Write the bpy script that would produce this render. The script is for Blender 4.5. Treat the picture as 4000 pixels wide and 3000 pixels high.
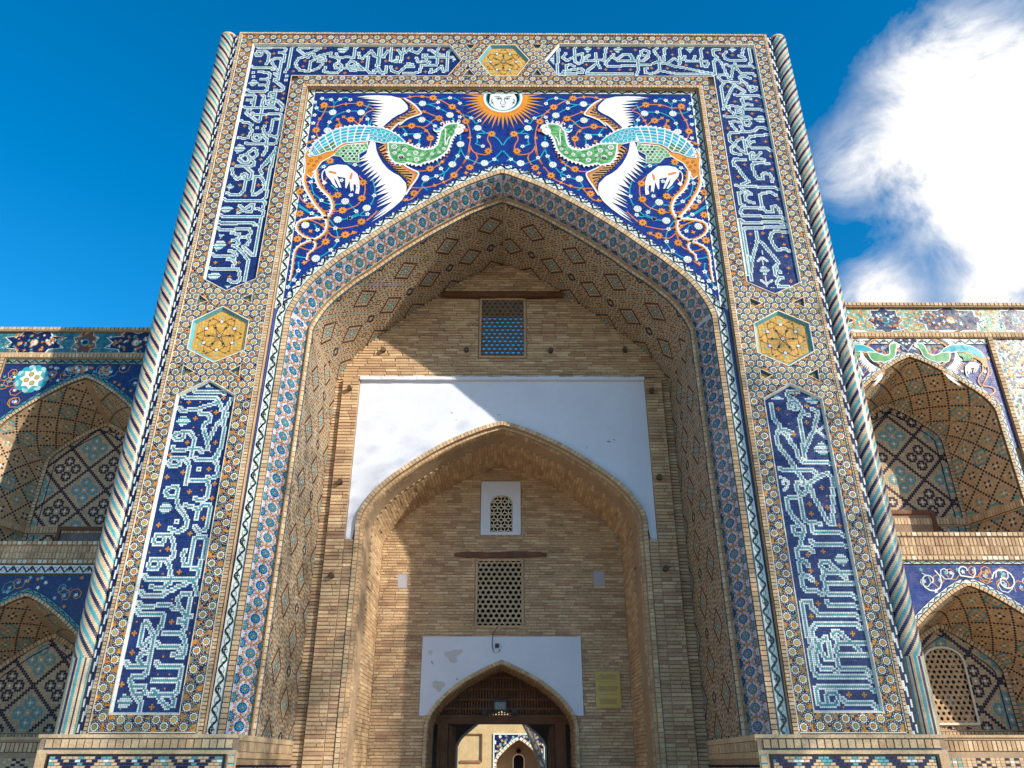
import bpy, math, random
import numpy as np
from mathutils import Matrix, Vector
random.seed(7); RNG = np.random.default_rng(7)
for o in list(bpy.data.objects): bpy.data.objects.remove(o)
SC = bpy.context.scene
COL = SC.collection
EYE = 1.65
# ------------------------------------------------------------------ camera
CX, CY, YAW, PITCH, FPX = 0.1024, -9.2123, 0.0048, 0.4589, 3020.0
cd = bpy.data.cameras.new('camera'); cam = bpy.data.objects.new('camera', cd); COL.objects.link(cam)
cam.location = (CX, CY, EYE); cam.rotation_euler = (math.pi/2 + PITCH, 0, -YAW)
cd.sensor_width = 36; cd.lens = FPX/4000*36; cd.clip_start = .05; cd.clip_end = 3000
SC.camera = cam
def ray(u, v):
    x = (u-2000)/FPX; w = (1500-v)/FPX
    c, s = math.cos(PITCH), math.sin(PITCH)
    y = c - s*w; z = s + c*w
    c, s = math.cos(YAW), math.sin(YAW)
    return np.array([c*x + s*y, -s*x + c*y, z])
# a photograph pixel (4000 x 3000) seen on the vertical plane at depth Y -> real x, z there (z above ground)
def P(u, v, Y=0.0):
    d = ray(u, v); t = (Y-CY)/d[1]
    return (CX + d[0]*t, EYE + d[2]*t)
# ------------------------------------------------------------------ sun and sky
SUN_AZ, SUN_EL = 50.6, 24.5        # degrees: to the right of the facade's normal, above the horizon
EXPO = 0.35
sd = Vector((math.sin(math.radians(SUN_AZ))*math.cos(math.radians(SUN_EL)), -math.cos(math.radians(SUN_AZ))*math.cos(math.radians(SUN_EL)), math.sin(math.radians(SUN_EL))))
sl = bpy.data.lights.new('sun', 'SUN'); sl.energy = 4.6; sl.angle = math.radians(.5); sl.color = (1, .93, .82)
so = bpy.data.objects.new('sun', sl); COL.objects.link(so); so.rotation_euler = sd.to_track_quat('Z', 'Y').to_euler(); so.location = sd*60
W = bpy.data.worlds.new('World'); SC.world = W; W.use_nodes = True
wn, wl = W.node_tree.nodes, W.node_tree.links
wn.clear()
def N(t, **k):
    n = wn.new(t)
    for a, b in k.items(): setattr(n, a, b)
    return n
wout = N('ShaderNodeOutputWorld'); bg = N('ShaderNodeBackground'); sky = N('ShaderNodeTexSky')
sky.sky_type = 'NISHITA'; sky.sun_disc = False; sky.sun_elevation = math.radians(SUN_EL)
sky.sun_rotation = math.atan2(sd.x, sd.y); sky.altitude = 300; sky.air_density = 1.0; sky.dust_density = .3; sky.ozone_density = 4.0
hs = N('ShaderNodeHueSaturation'); hs.inputs['Saturation'].default_value = 1.34; hs.inputs['Value'].default_value = 1.75; hs.inputs['Hue'].default_value = .492
wl.new(sky.outputs[0], hs.inputs['Color'])
tc = N('ShaderNodeTexCoord')
def mth(op, a, b=None, c=None, clamp=False):
    n = N('ShaderNodeMath', operation=op); n.use_clamp = clamp
    for i, q in enumerate((a, b, c)):
        if q is None: continue
        if isinstance(q, (int, float)): n.inputs[i].default_value = q
        else: wl.new(q, n.inputs[i])
    return n.outputs[0]
def noise(sc, det, rough=.6, off=(0, 0, 0), dist=0.):
    m = N('ShaderNodeMapping'); m.inputs['Location'].default_value = off; m.inputs['Scale'].default_value = (sc, sc, sc*1.25)
    wl.new(tc.outputs['Generated'], m.inputs[0])
    n = N('ShaderNodeTexNoise'); n.inputs['Scale'].default_value = 1; n.inputs['Detail'].default_value = det; n.inputs['Roughness'].default_value = rough; n.inputs['Distortion'].default_value = dist
    wl.new(m.outputs[0], n.inputs['Vector']); return n.outputs['Fac']
nz = noise(9, 9, .62, (3.1, 1.7, .4), .6)
dens = None
# cloud heads: photo position, angular size, weight
for (u, v, r, wgt) in [(3640, 420, 3.8, .34), (3900, 500, 5.0, .62), (3830, 700, 3.6, .34), (3960, 900, 3.2, .42), (3520, 640, 2.6, .16), (3500, 200, 2.4, .15), (3720, 180, 2.6, .22), (3950, 270, 1.9, .36),
                       (3290, 620, 2.6, .20), (3420, 1180, 2.4, .7), (3850, 1200, 2.0, .34), (3350, 760, 3., .12), (4450, 700, 7, .5), (4350, 1250, 5, .4)]:
    d = ray(u, v); d /= np.linalg.norm(d)
    dn = N('ShaderNodeVectorMath', operation='DISTANCE'); wl.new(tc.outputs['Generated'], dn.inputs[0]); dn.inputs[1].default_value = tuple(d)
    q = mth('MULTIPLY', dn.outputs['Value'], 1/math.radians(r))
    g = mth('MULTIPLY', mth('EXPONENT', mth('MULTIPLY', mth('MULTIPLY', q, q), -1.)), wgt)
    dens = g if dens is None else mth('ADD', dens, g)
m1 = mth('MULTIPLY', mth('ADD', dens, 0), mth('ADD', mth('MULTIPLY', nz, 4.2), -1.1))
cl = mth('MULTIPLY', mth('SUBTRACT', m1, .10), 1.7, clamp=True)
clp = mth('POWER', cl, .8)
nz2 = noise(14, 6, .55, (.3, 5.7, 2.4))
mixc = N('ShaderNodeMixRGB'); mixc.inputs[1].default_value = (4.6, 5.1, 6.0, 1); mixc.inputs[2].default_value = (8.6, 8.5, 8.5, 1)
wl.new(mth('MULTIPLY', mth('SUBTRACT', mth('ADD', mth('MULTIPLY', cl, .55), nz2), .45), 2.2, clamp=True), mixc.inputs[0])
mx = N('ShaderNodeMixRGB'); wl.new(clp, mx.inputs[0]); wl.new(hs.outputs[0], mx.inputs[1]); wl.new(mixc.outputs[0], mx.inputs[2])
wl.new(mx.outputs[0], bg.inputs['Color']); bg.inputs['Strength'].default_value = .10
wl.new(bg.outputs[0], wout.inputs[0])
vs = SC.view_settings; vs.view_transform = 'Standard'; vs.look = 'None'; vs.gamma = 1; vs.use_curve_mapping = False; vs.exposure = EXPO
# ------------------------------------------------------------------ materials
def lin(c):
    c = [x/255 for x in c]
    return tuple(x/12.92 if x <= .04045 else ((x+.055)/1.055)**2.4 for x in c)
C = {k: lin(v) for k, v in dict(
    blue=(34, 50, 104), navy=(26, 28, 72), ultra=(28, 50, 124), teal=(92, 156, 160), turq=(44, 160, 172), cyan=(120, 196, 200), white=(222, 226, 216), cream=(226, 212, 186),
    tan=(198, 166, 128), tan2=(208, 180, 142), brick=(190, 158, 122), brickr=(176, 140, 110), mortar=(168, 142, 114), dk=(46, 38, 58), orange=(212, 136, 40), yellow=(204, 158, 72), green=(66, 118, 62), dgreen=(30, 66, 50),
    lgreen=(96, 160, 96), black=(20, 18, 26), dark=(40, 30, 40), pink=(196, 140, 108), brown=(110, 68, 40), greyg=(120, 140, 118), joint=(70, 48, 50), plaster=(214, 216, 224), slate=(70, 96, 110)).items()}
def mat(name, rough=.6, bump=0., bscale=60, attr=True, color=None, nvar=.16, nscale=2.5, fine=0., spec=.5, coat=0., metal=0.):
    m = bpy.data.materials.new(name); m.use_nodes = True
    n, l = m.node_tree.nodes, m.node_tree.links
    b = n['Principled BSDF']; b.inputs['Roughness'].default_value = rough; b.inputs['Specular IOR Level'].default_value = spec
    b.inputs['Coat Weight'].default_value = coat; b.inputs['Coat Roughness'].default_value = .12; b.inputs['Metallic'].default_value = metal
    if attr:
        a = n.new('ShaderNodeAttribute'); a.attribute_name = 'Col'; src = a.outputs['Color']
    else:
        r = n.new('ShaderNodeRGB'); r.outputs[0].default_value = (*color, 1); src = r.outputs[0]
    t = n.new('ShaderNodeTexCoord')
    def nz_(s, d=5):
        q = n.new('ShaderNodeTexNoise'); q.inputs['Scale'].default_value = s; q.inputs['Detail'].default_value = d; q.inputs['Roughness'].default_value = .65
        l.new(t.outputs['Object'], q.inputs['Vector']); return q.outputs['Fac']
    def rng(f, lo, hi):
        q = n.new('ShaderNodeMapRange'); q.inputs[1].default_value = .3; q.inputs[2].default_value = .7; q.inputs[3].default_value = lo; q.inputs[4].default_value = hi
        l.new(f, q.inputs[0]); return q.outputs[0]
    def mul(c, f):
        q = n.new('ShaderNodeVectorMath'); q.operation = 'SCALE'; l.new(c, q.inputs[0]); l.new(f, q.inputs['Scale']); return q.outputs[0]
    src = mul(src, rng(nz_(nscale), 1-nvar, 1+nvar))
    if fine: src = mul(src, rng(nz_(45, 3), 1-fine, 1+fine))
    l.new(src, b.inputs['Base Color'])
    l.new(rng(nz_(8), max(rough-.12, .05), min(rough+.14, 1)), b.inputs['Roughness'])
    if bump:
        bp = n.new('ShaderNodeBump'); bp.inputs['Strength'].default_value = bump; bp.inputs['Distance'].default_value = .01
        l.new(nz_(bscale, 6), bp.inputs['Height']); l.new(bp.outputs[0], b.inputs['Normal'])
    return m
M_GLAZE = mat('glazed_tile', .28, .12, 30, nvar=.13, fine=.08, spec=.5)
M_BRICK = mat('fired_brick', .88, .6, 55, nvar=.15, fine=.2, spec=.25)
M_MATTE = mat('matte_mosaic', .62, .3, 40, nvar=.12, fine=.12, spec=.35)
M_PLASTER = mat('lime_plaster', .85, .25, 14, nvar=.05, fine=.03, nscale=1.6, spec=.3)
M_WOOD = mat('old_wood', .7, .6, 25, nvar=.3, fine=.25)
M_METAL = mat('painted_metal', .45, .05, 20, nvar=.08)
M_BARK = mat('tree_bark', .9, .8, 30, nvar=.25, fine=.2)
M_GLASS = mat('lamp_glass', .08, attr=True)
# ------------------------------------------------------------------ mesh collector
class Bag:
    def __init__(s): s.v = []; s.f = []; s.c = []
    def face(s, pts, col):
        k = len(s.v); s.v += [tuple(p) for p in pts]; s.f.append(tuple(range(k, k+len(pts)))); s.c.append(col)
    def box(s, x0, x1, y0, y1, z0, z1, col, skip=''):
        k = len(s.v)
        s.v += [(x0,y0,z0),(x1,y0,z0),(x1,y1,z0),(x0,y1,z0),(x0,y0,z1),(x1,y0,z1),(x1,y1,z1),(x0,y1,z1)]
        F = {'f':(0,1,5,4),'r':(1,2,6,5),'b':(2,3,7,6),'l':(3,0,4,7),'t':(4,5,6,7),'d':(3,2,1,0)}
        for q, i in F.items():
            if q in skip: continue
            s.f.append(tuple(k+j for j in i)); s.c.append(col)
    def build(s, name, m, parent=None, kind=None, smooth=False):
        me = bpy.data.meshes.new(name)
        me.from_pydata(s.v, [], s.f)
        a = me.attributes.new('Col', 'FLOAT_COLOR', 'FACE')
        arr = np.ones((len(s.f), 4), np.float32)
        if s.c: arr[:, :3] = np.array(s.c, np.float32)
        a.data.foreach_set('color', arr.ravel())
        me.materials.append(m)
        if smooth: me.polygons.foreach_set('use_smooth', [True]*len(s.f))
        me.update()
        o = bpy.data.objects.new(name, me); COL.objects.link(o)
        if parent is not None: o.parent = parent
        if kind: o['kind'] = kind
        return o
def jit(c, a=.12, h=.0):
    k = 1 + random.uniform(-a, a)
    return (c[0]*k*(1+random.uniform(-h, h)), c[1]*k, c[2]*k*(1+random.uniform(-h, h)))
def empty(name, loc, label, cat, group=None):
    o = bpy.data.objects.new(name, None); COL.objects.link(o); o.location = loc
    o['label'] = label; o['category'] = cat
    if group: o['group'] = group
    return o
# shapes are built in world coordinates and hang under an Empty: parent without shifting
def sub(o, parent):
    o.parent = parent; o.matrix_parent_inverse = Matrix.Translation(parent.location).inverted()
    return o
def mk(bag, name, m, parent, kind=None, smooth=False):
    o = bag.build(name, m, None, kind, smooth)
    if parent is None: return o
    if parent.type == 'EMPTY': sub(o, parent)
    else: o.parent = parent; o.matrix_parent_inverse = parent.matrix_parent_inverse.inverted() if False else Matrix.Identity(4)
    return o
# ------------------------------------------------------------------ mappers: (s, t, h) -> world
def flat(Y): return lambda s, t, h=0.: (s, Y-h, t)
class Path:
    """polyline in the x-z plane with arclength; normal to the left of travel"""
    def __init__(s, pts):
        s.p = np.array(pts, float); d = np.diff(s.p, axis=0); s.l = np.hypot(d[:,0], d[:,1]); s.a = np.concatenate([[0], np.cumsum(s.l)]); s.L = s.a[-1]
        t = d/s.l[:,None]; n = np.stack([-t[:,1], t[:,0]], 1)
        vn = np.zeros_like(s.p); vn[0] = n[0]; vn[-1] = n[-1]
        for i in range(1, len(s.p)-1):
            m = n[i-1]+n[i]; m /= np.hypot(*m); vn[i] = m/max(np.dot(m, n[i]), .5)
        s.vn = vn
    def at(s, q, off=0.):
        q = min(max(q, 0), s.L); i = min(int(np.searchsorted(s.a, q, 'right'))-1, len(s.l)-1); i = max(i, 0)
        f = (q-s.a[i])/s.l[i]
        p = s.p[i]*(1-f)+s.p[i+1]*f; n = s.vn[i]*(1-f)+s.vn[i+1]*f
        return p + n*off
    def off(s, d): return Path(s.p + s.vn*d)
def band_map(path, Y):        # s along, t outward in the facade plane
    def f(s, t, h=0.):
        p = path.at(s, t); return (p[0], Y-h, p[1])
    return f
def reveal_map(path, Y0, inset, depth, width):   # t runs 0..width into the wall while the curve closes in by inset
    def f(s, t, h=0.):
        k = t/width; p = path.at(s, -inset*k - h*.9); return (p[0], Y0 + depth*k, p[1])
    return f
def resample(pts, step):
    P_ = Path(pts); n = max(2, int(round(P_.L/step))); return [tuple(P_.at(P_.L*i/n)) for i in range(n+1)]
def smooth_pts(pts, n=6):
    out = []; p = [pts[0]] + list(pts) + [pts[-1]]
    for i in range(1, len(p)-2):
        a, b, c, d = map(np.array, p[i-1:i+3])
        for k in range(n):
            t = k/n; out.append(tuple(.5*((2*b)+(-a+c)*t+(2*a-5*b+4*c-d)*t*t+(-a+3*b-3*c+d)*t**3)))
    out.append(tuple(pts[-1])); return out
def tube2(bag, mp, pts, w, col, h):     # flat ribbon through 2-D points
    q = Path(pts) if len(pts) > 1 else None
    for i in range(len(pts)-1):
        a, b = q.p[i], q.p[i+1]; na, nb = q.vn[i]*w/2, q.vn[i+1]*w/2
        bag.face([mp(*(a-na), h), mp(*(b-nb), h), mp(*(b+nb), h), mp(*(a+na), h)], col)
def disc(bag, mp, x, z, r, col, h, n=8, rz=None, ph=0.):
    rz = rz or r
    bag.face([mp(x+r*math.cos(ph+2*math.pi*i/n), z+rz*math.sin(ph+2*math.pi*i/n), h) for i in range(n)], col)
def star(bag, mp, x, z, r0, r1, n, col, h, ph=0., k=1.):
    pts = []
    for i in range(2*n):
        r = r0 if i % 2 == 0 else r1; a = ph+math.pi*i/n
        pts.append((x+r*math.cos(a)*k, z+r*math.sin(a)))
    for i in range(2*n):
        a, b = pts[i], pts[(i+1) % (2*n)]
        bag.face([mp(x, z, h), mp(*a, h), mp(*b, h)], col)
def pip(x, z, poly):
    ins = False; j = len(poly)-1
    for i in range(len(poly)):
        xi, zi = poly[i]; xj, zj = poly[j]
        if (zi > z) != (zj > z) and x < (xj-xi)*(z-zi)/(zj-zi)+xi: ins = not ins
        j = i
    return ins
# ------------------------------------------------------------------ key dimensions (metres, z above ground)
def zrow(v, Y=0.): return P(1950, v, Y)[1]
LEDGE = EYE+.301; TOP = EYE+11.231; HW = 4.5
YS = .07                                        # plane of the spandrel, set back from the frame
# half profile of the great arch (world x, z), traced once on the left, used on both sides
_tr = [(1962, 678), (1945, 684), (1826, 727), (1717, 781), (1627, 829), (1500, 905), (1400, 973), (1351, 1003), (1306, 1036), (1261, 1071), (1216, 1112), (1170, 1171), (1139, 1225), (1112, 1290), (1092, 1360), (1081, 1440)]
_w = [P(u, v, YS) for u, v in _tr]
AX = 0.0
APEX = _w[0][1]; JX = 2.985
prof = [(-JX, LEDGE)]
for x, z in _w[::-1]:
    if x > -JX+.004 or z > 8.0: prof.append((max(x, -JX), z))
prof[-1] = (0.0, APEX)
LEFT = smooth_pts(prof[1:], 3)
LEFT = [(-JX, LEDGE)] + [(max(x, -JX), z) for x, z in LEFT]
PROF = LEFT + [(-x, z) for x, z in LEFT[::-1][1:]]       # left foot -> apex -> right foot
def thin(pts, step):
    out = [pts[0]]
    for p in pts[1:]:
        if math.hypot(p[0]-out[-1][0], p[1]-out[-1][1]) > step*.5 or p == pts[-1]: out.append(p)
    return out
def insert_pts(pts, step):
    out = []
    for a, b in zip(pts, pts[1:]):
        n = max(1, int(math.hypot(b[0]-a[0], b[1]-a[1])/step))
        for i in range(n): out.append((a[0]+(b[0]-a[0])*i/n, a[1]+(b[1]-a[1])*i/n))
    out.append(pts[-1]); return out
ARCH = Path(insert_pts(thin(PROF, .12), .12))
print('apex', APEX, 'profile', [tuple(round(q, 2) for q in p) for p in LEFT[::4]])
# ------------------------------------------------------------------ inscription strokes traced off the photograph, crop by crop
CROPS = dict(L1=(600,1480,5.183), L2=(540,1780,5.183), L3=(480,2080,4.6075), L4=(420,2420,4.365), R1=(2960,1500,5.183), R2=(3000,1800,5.183), R3=(3040,2100,4.6075), R4=(3080,2440,4.6075),
    A1=(920,150,6.38), A2=(860,390,6.38), A3=(820,620,6.38), A4=(780,860,3.4), T1=(1140,160,3.528), T2=(1460,160,3.528), T3=(2120,160,3.528), T4=(2440,160,3.528),
    B1=(2760,150,3.66), B2=(2820,390,3.66), B3=(2840,620,3.66), B4=(2860,860,3.283), S1=(1180,340,3.1725), S2=(1560,340,3.0214), S3=(1160,580,3.1725), S4=(1500,560,2.761), S5=(1080,800,2.2125), S6=(1800,345,4.097))
def cp(crop, txt):
    ox, oy, s = CROPS[crop]
    return [tuple((float(a)/s+ox, float(b)/s+oy)) for a, b in (q.split(',') for q in txt.split())]
# s = strokes, d = striped diamonds, x = crosses, o = single orange tiles, q = open squares, w = plain white strokes
TXT = {
'L': {
 'L1': dict(s="830,235 870,262 1390,258 1440,295|620,345 660,372 1190,368 1270,385 1320,430 1350,530 1365,620|540,590 590,635 790,630 860,605 950,580 1040,550 1130,522 1220,495 1300,460|920,690 960,715 1080,712 1140,760 1130,860 1060,900 1000,950 1040,1070 1060,1150 1085,1250 1085,1400|1095,1300 1150,1200 1200,1100 1250,1010 1300,930 1350,850 1400,760 1440,690 1480,590 1520,500 1560,420|1480,700 1445,840 1410,1100 1370,1370 1330,1450 1280,1530 1230,1620|460,1090 620,1070 620,1170 560,1230 450,1220 420,1150 470,1090|620,1070 740,1080 790,1140 830,1220 820,1350 790,1480 750,1570|380,1385 420,1430 930,1430 990,1490",
            d="460,870 540,740 680,760 750,855 640,945 540,960;1120,110 1220,190 1020,190", x="1420,395 720,478 1265,685 860,800 685,1295 1245,1295 340,1525", o="545,478 955,475 1155,660 825,985 1185,985 915,1125 1150,1490"),
 'L2': dict(s="680,60 840,60 840,180 770,220 650,220 620,150 680,60|840,60 930,60 1000,140 1030,230 1010,400 960,560|1150,60 1180,80 1520,80 1590,160 1600,240 1600,400 1540,450 1440,470 1390,425|1600,0 1540,70|1070,515 1370,515 1420,560 1420,640 1390,820 1310,880 1210,890 1135,845|600,660 700,625 780,640 800,700 770,820 650,820 570,790 570,720 600,660|760,830 790,930 810,1030 860,1090 930,1170 970,1250 980,1330 970,1440 900,1500 800,1530 700,1505 645,1455|960,1000 1030,1040 1180,1060 1190,1130 1185,1280|1200,1130 1260,1060 1310,1000 1430,995 1470,1060 1440,1250 1410,1440 1330,1510 1230,1530 1190,1490 1145,1440",
            d="410,1070 530,930 640,965 710,1050 600,1150 480,1190", x="1420,285 900,340 585,432 1550,570 1035,725 1500,870 1310,1265 410,1395 1035,1580", o="1287,690", q="1220,280 765,1330"),
 'L3': dict(s="590,50 740,50 740,150 690,210 570,210 545,140 590,60|740,50 850,50 890,140 920,230 900,420 855,470|1115,325 1070,400 1080,500 1110,570 1190,580 1225,520 1250,300 1290,110 1360,70 1470,70 1490,130 1450,350 1400,600 1340,660 1370,700 1370,780 1310,840|1250,645 1340,660|510,475 660,475 660,580 600,640 490,640 460,570 510,480|660,475 760,480 810,560 850,630 870,700 850,850 850,900 780,950 740,1010 600,1000 525,965|390,790 450,845 1300,835|320,1080 380,1135 700,1140 790,1080 880,1035 1000,985 1090,930 1180,870 1290,870 1290,950 1310,1020 1340,1100|1220,1500 1160,1520 1180,1350 1210,1200 1200,1105 1060,1110 990,1200 1000,1290 1020,1370 1090,1450 1140,1500|1140,1510 1130,1600 1020,1590|290,1260 340,1320 850,1315 910,1380|250,1410 310,1470 700,1470 730,1520 700,1659",
            x="1205,20 805,300 1010,700 865,1595", o="485,358 660,330 1378,240 1340,440 713,730 345,965 882,1195 1300,1285 250,1600"),
 'L4': dict(s="1350,0 1330,60 1310,150 1250,220 960,230|1230,20 1300,60|1250,230 1300,300 1320,380 1340,480 1320,580 1270,620 1190,630 1115,590|660,50 610,100 580,250 550,430 590,460 640,420 700,360 760,300 830,220 880,130 930,60 950,0|660,50 720,100 750,200 790,270 780,370 750,560 690,760 660,900 600,960 430,985 390,1050 410,1120 430,1230 490,1310 540,1370 560,1430 560,1550|750,545 620,555 560,600 520,670 540,720 600,780|320,745 370,805 650,800|470,1140 630,1130 630,1230 560,1270 460,1270|840,400 890,465 1190,465 1245,525|830,740 880,795 1240,795 1270,850 1250,980 1180,1040 770,1048|1180,1040 1220,1080 1210,1200 1130,1290 710,1298|1110,1310 1140,1380 1110,1460 1030,1490 980,1440 920,1370 840,1260 790,1205",
            d="150,1410 280,1265 380,1300 440,1400 330,1500 220,1540", x="1085,35 450,235 405,565 240,1110 758,1490", o="1410,230 965,620 850,925 1055,925 970,1175 498,30")},
'R': {
 'R1': dict(s="800,150 620,150 590,200 640,260 720,310 790,350 810,420 880,490 930,580 870,650 850,720 880,900 920,1100 930,1300 945,1490|790,360 650,370 620,430 650,490 760,500 770,430|930,590 1040,630|945,1400 980,1280 1030,1170 1080,1040 1130,920 1170,800 1210,680 1200,570 1110,520|260,420 290,560 310,690 360,760 430,840 460,920 560,940 680,980|540,990 600,1060 670,1170 730,1260 780,1350 820,1450 880,1540 920,1575 1400,1575 1490,1630|450,930 390,980 370,1080 400,1180 460,1290 540,1390 610,1490 670,1590 710,1659",
            d="380,220 240,325 560,325;930,320 1050,250 1200,280 1250,330 1170,400 1060,390;1110,1315 1220,1200 1300,1170 1430,1250 1440,1380 1360,1450 1250,1430", w="1350,850 1220,970 1400,1120", x="757,217 400,498 1000,445 1245,463 1003,790 740,1010", o="1365,975 595,633 625,795"),
 'R2': dict(s="450,0 500,70 550,130 590,210 650,280 700,360 740,420 750,480 840,530 880,600 930,700 980,800 1020,880 1060,970 1110,1070 1160,1160 1210,1250 1250,1290 1330,1290 1320,1150 1310,960 1320,800 1310,620 1310,480 1290,350 1190,250 1100,290 1000,350 900,410 830,460 790,520 780,620 710,660 630,640 570,580 560,510 600,460 740,465|250,140 310,190 880,190 980,245|590,740 440,730 390,780 380,880 410,970 460,1040 520,1130 580,1210 630,1290 700,1340 720,1420 690,1480 560,1480 510,1420 510,1340 620,1300|700,1480 680,1560 660,1659|670,780 650,840 680,1000 700,1130 760,1200 840,1260 960,1255 1040,1290|870,1280 900,1400 930,1465 1440,1465 1550,1530",
            w="250,310 340,370 430,450 360,530 300,600|270,420 320,450 290,480", x="1085,535 830,865 1187,955 865,1075 1440,1313", o="1178,712"),
 'R3': dict(s="410,0 410,100 380,180 340,230 360,330 400,420 390,480 390,600 440,680 430,740 430,850 480,930 510,950 690,950 780,1010|400,175 540,175 620,235|420,400 490,450 550,490|450,660 540,700 600,750|590,65 670,115 1130,115 1230,170|1230,720 1140,660 1040,580 960,500 900,430 790,425 760,490 790,560 860,610 820,660 810,740 860,820 860,900 850,960 900,1020 930,1030 1300,1030 1400,1085|870,625 1310,625|870,825 1340,825|860,1150 930,1205 1330,1205 1440,1265|570,1145 450,1150 420,1200 450,1350 480,1500 510,1659|570,1150 610,1240 680,1320 730,1385 1370,1385 1470,1445|600,1659 650,1590 690,1570 1400,1570 1500,1625",
            d="990,395 1060,310 1160,280 1250,360 1260,430 1190,510 1080,480", x="815,258 540,318 590,605 685,835 720,1185 583,1428"),
 'R4': dict(s="300,0 340,150 380,300|450,50 440,150 490,300 520,370 590,450 620,560 680,620 760,630 750,520 720,380 670,220 600,300 540,390 500,470 500,560 530,700 590,780 760,785 870,850|440,390 380,470 400,620 430,800 500,900 560,945 1390,945 1510,1010|1290,480 1230,420 1140,340 1050,250 960,150 900,120 810,120 800,200 870,280 900,340 860,390 860,470 910,560 890,640 900,720 950,780 1370,785 1470,850|910,345 1380,345|920,560 1410,560|1540,1180 1430,1110 550,1110 500,1160 500,1300 540,1400 620,1440 820,1440 880,1400 880,1300 830,1230 720,1240 680,1290 710,1440|960,1330 1060,1405 1480,1405 1590,1475",
            x="1160,155 1080,1275 1360,1275", o="975,1475")},
'A': {
 'A1': dict(s="540,190 590,230 1220,230 1260,280 1200,360 1100,360|1200,360 1220,440 1200,570|640,320 750,310 830,400 830,480 790,600 760,640|640,320 650,400 600,440 520,440 500,390 560,320 640,320|1100,500 980,500 900,560 900,620 980,720 1080,820 1100,860|1100,500 1140,560 1120,700 1100,860 1060,960 1060,1020 980,1010 970,1060 1060,1120 1200,1220 1200,1270 1130,1310 970,1290|1430,210 1390,260 1310,720 1230,830|400,700 470,740 870,740 940,780|600,840 800,850 850,900 840,980 770,1020 650,1010|770,1020 820,1080 800,1150 740,1170 620,1160|740,1170 790,1220 780,1290 720,1330 370,1330 300,1290|980,880 1060,940|840,1390 900,1340 1000,1350 990,1440 970,1530 900,1540 800,1550 780,1620 860,1650 950,1610 970,1530|840,1390 830,1440 960,1450|970,1530 1050,1550 1180,1659|680,1420 720,1450 660,1659|260,1400 440,1410 500,1460 480,1560 400,1540 300,1530|440,1560 470,1600 440,1659",
            d="320,1110 440,1030 520,1050 600,1110 500,1170 400,1190", q="450,860 440,955 1265,940 1250,1030", x="950,375 600,580 1430,810 960,1205 610,1395 1210,1375 1160,1505"),
 'A2': dict(s="780,60 850,80 830,160|590,180 650,205 1340,205 1410,250|1070,0 1040,250 1020,320 1000,500 950,540 900,520 800,430 720,390 660,330 700,250 760,240|780,330 860,360 1480,355 1530,400 1500,620 1440,880 1390,920 1250,900|1400,930 1420,1000 1380,1080 1320,1110 700,1110 630,1075|1300,-20 1420,20 1540,130 1570,180 1530,270|1240,0 1160,60 1200,120 1320,110 1350,40|1440,480 1370,470 1300,510 1260,760 1200,850 1120,820 1060,720 1100,650|520,530 600,560 700,560 780,620 760,700 790,760 750,860 690,940 600,970 460,940|1000,880 870,880 820,960 860,1010 940,1010 1000,960 990,890|1000,880 1080,890 1160,980 1160,1080 1140,1250 1070,1370|840,1210 900,1270 900,1380 840,1440|840,1220 720,1310 640,1370 520,1400 480,1480 560,1550 680,1550 740,1500 700,1400 660,1370|680,1370 800,1480 860,1560 840,1620 780,1640 400,1650|1400,1190 1350,1300 1270,1400 1190,1500 1110,1590 1040,1659|1370,1300 1320,1450 1290,1659",
            d="340,1220 480,1090 560,1130 640,1210 540,1300 420,1340", q="920,690", x="600,655 580,865 1165,430 1145,570 1010,1485 330,1585"),
 'A3': dict(s="720,0 820,80 940,80 1010,20|1040,0 1100,80 1090,130 1030,180 680,190|900,210 1000,290 1050,350 1020,480 960,520 840,500|550,260 560,370 620,470 680,510 740,490 790,400 870,370 910,430 880,600 840,790 770,870 720,910 620,910 500,900 440,850|1480,20 1390,110 1300,200 1260,280 1290,370|1560,0 1500,300 1440,600 1390,950 1320,1020 1280,1050 430,1045 340,1000|1250,440 1140,440 1120,560 1080,680 1060,780 1080,890 1150,890 1280,800 1340,730 1350,580 1290,480 1250,440|1320,1060 1370,1110 1330,1220 1280,1260 1180,1240|1290,1260 1330,1330 1310,1420 1260,1445 330,1450 250,1405|740,1170 860,1260 930,1330 1040,1320 1080,1250 1090,1150 1020,1150 920,1220 820,1300 720,1350|210,1560 290,1605 1050,1600 1110,1659|1290,1500 1260,1600 1230,1659",
            d="390,690 510,630 630,690 480,780;270,1260 360,1170 500,1180 580,1250 460,1330 350,1370", x="590,125 1270,15 1400,255 745,650 1205,660 875,920 680,1275"),
 'A4': dict(s="240,20 290,45 700,35 730,65|230,105 290,125 660,120 680,160 660,210 580,225|640,220 665,270 630,320 570,350 620,400 690,470 730,470 770,250 800,60 820,0|430,170 520,180 540,220 500,260 440,265|490,260 520,310 470,340 440,340|480,350 560,420 610,480 640,540 630,640 600,790|390,405 460,420 480,470 470,510 370,525|155,455 210,480 410,475 460,510|440,540 460,570 445,620|120,630 170,650 500,650 540,690 520,800 490,830 430,825 395,795",
            d="180,340 230,280 320,280 360,330 290,380 220,415;90,740 160,700 250,695 290,740 230,780 140,785;240,180 335,190 275,245;310,855 430,855 370,900", x="398,293 203,565 530,560 390,750"),
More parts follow.
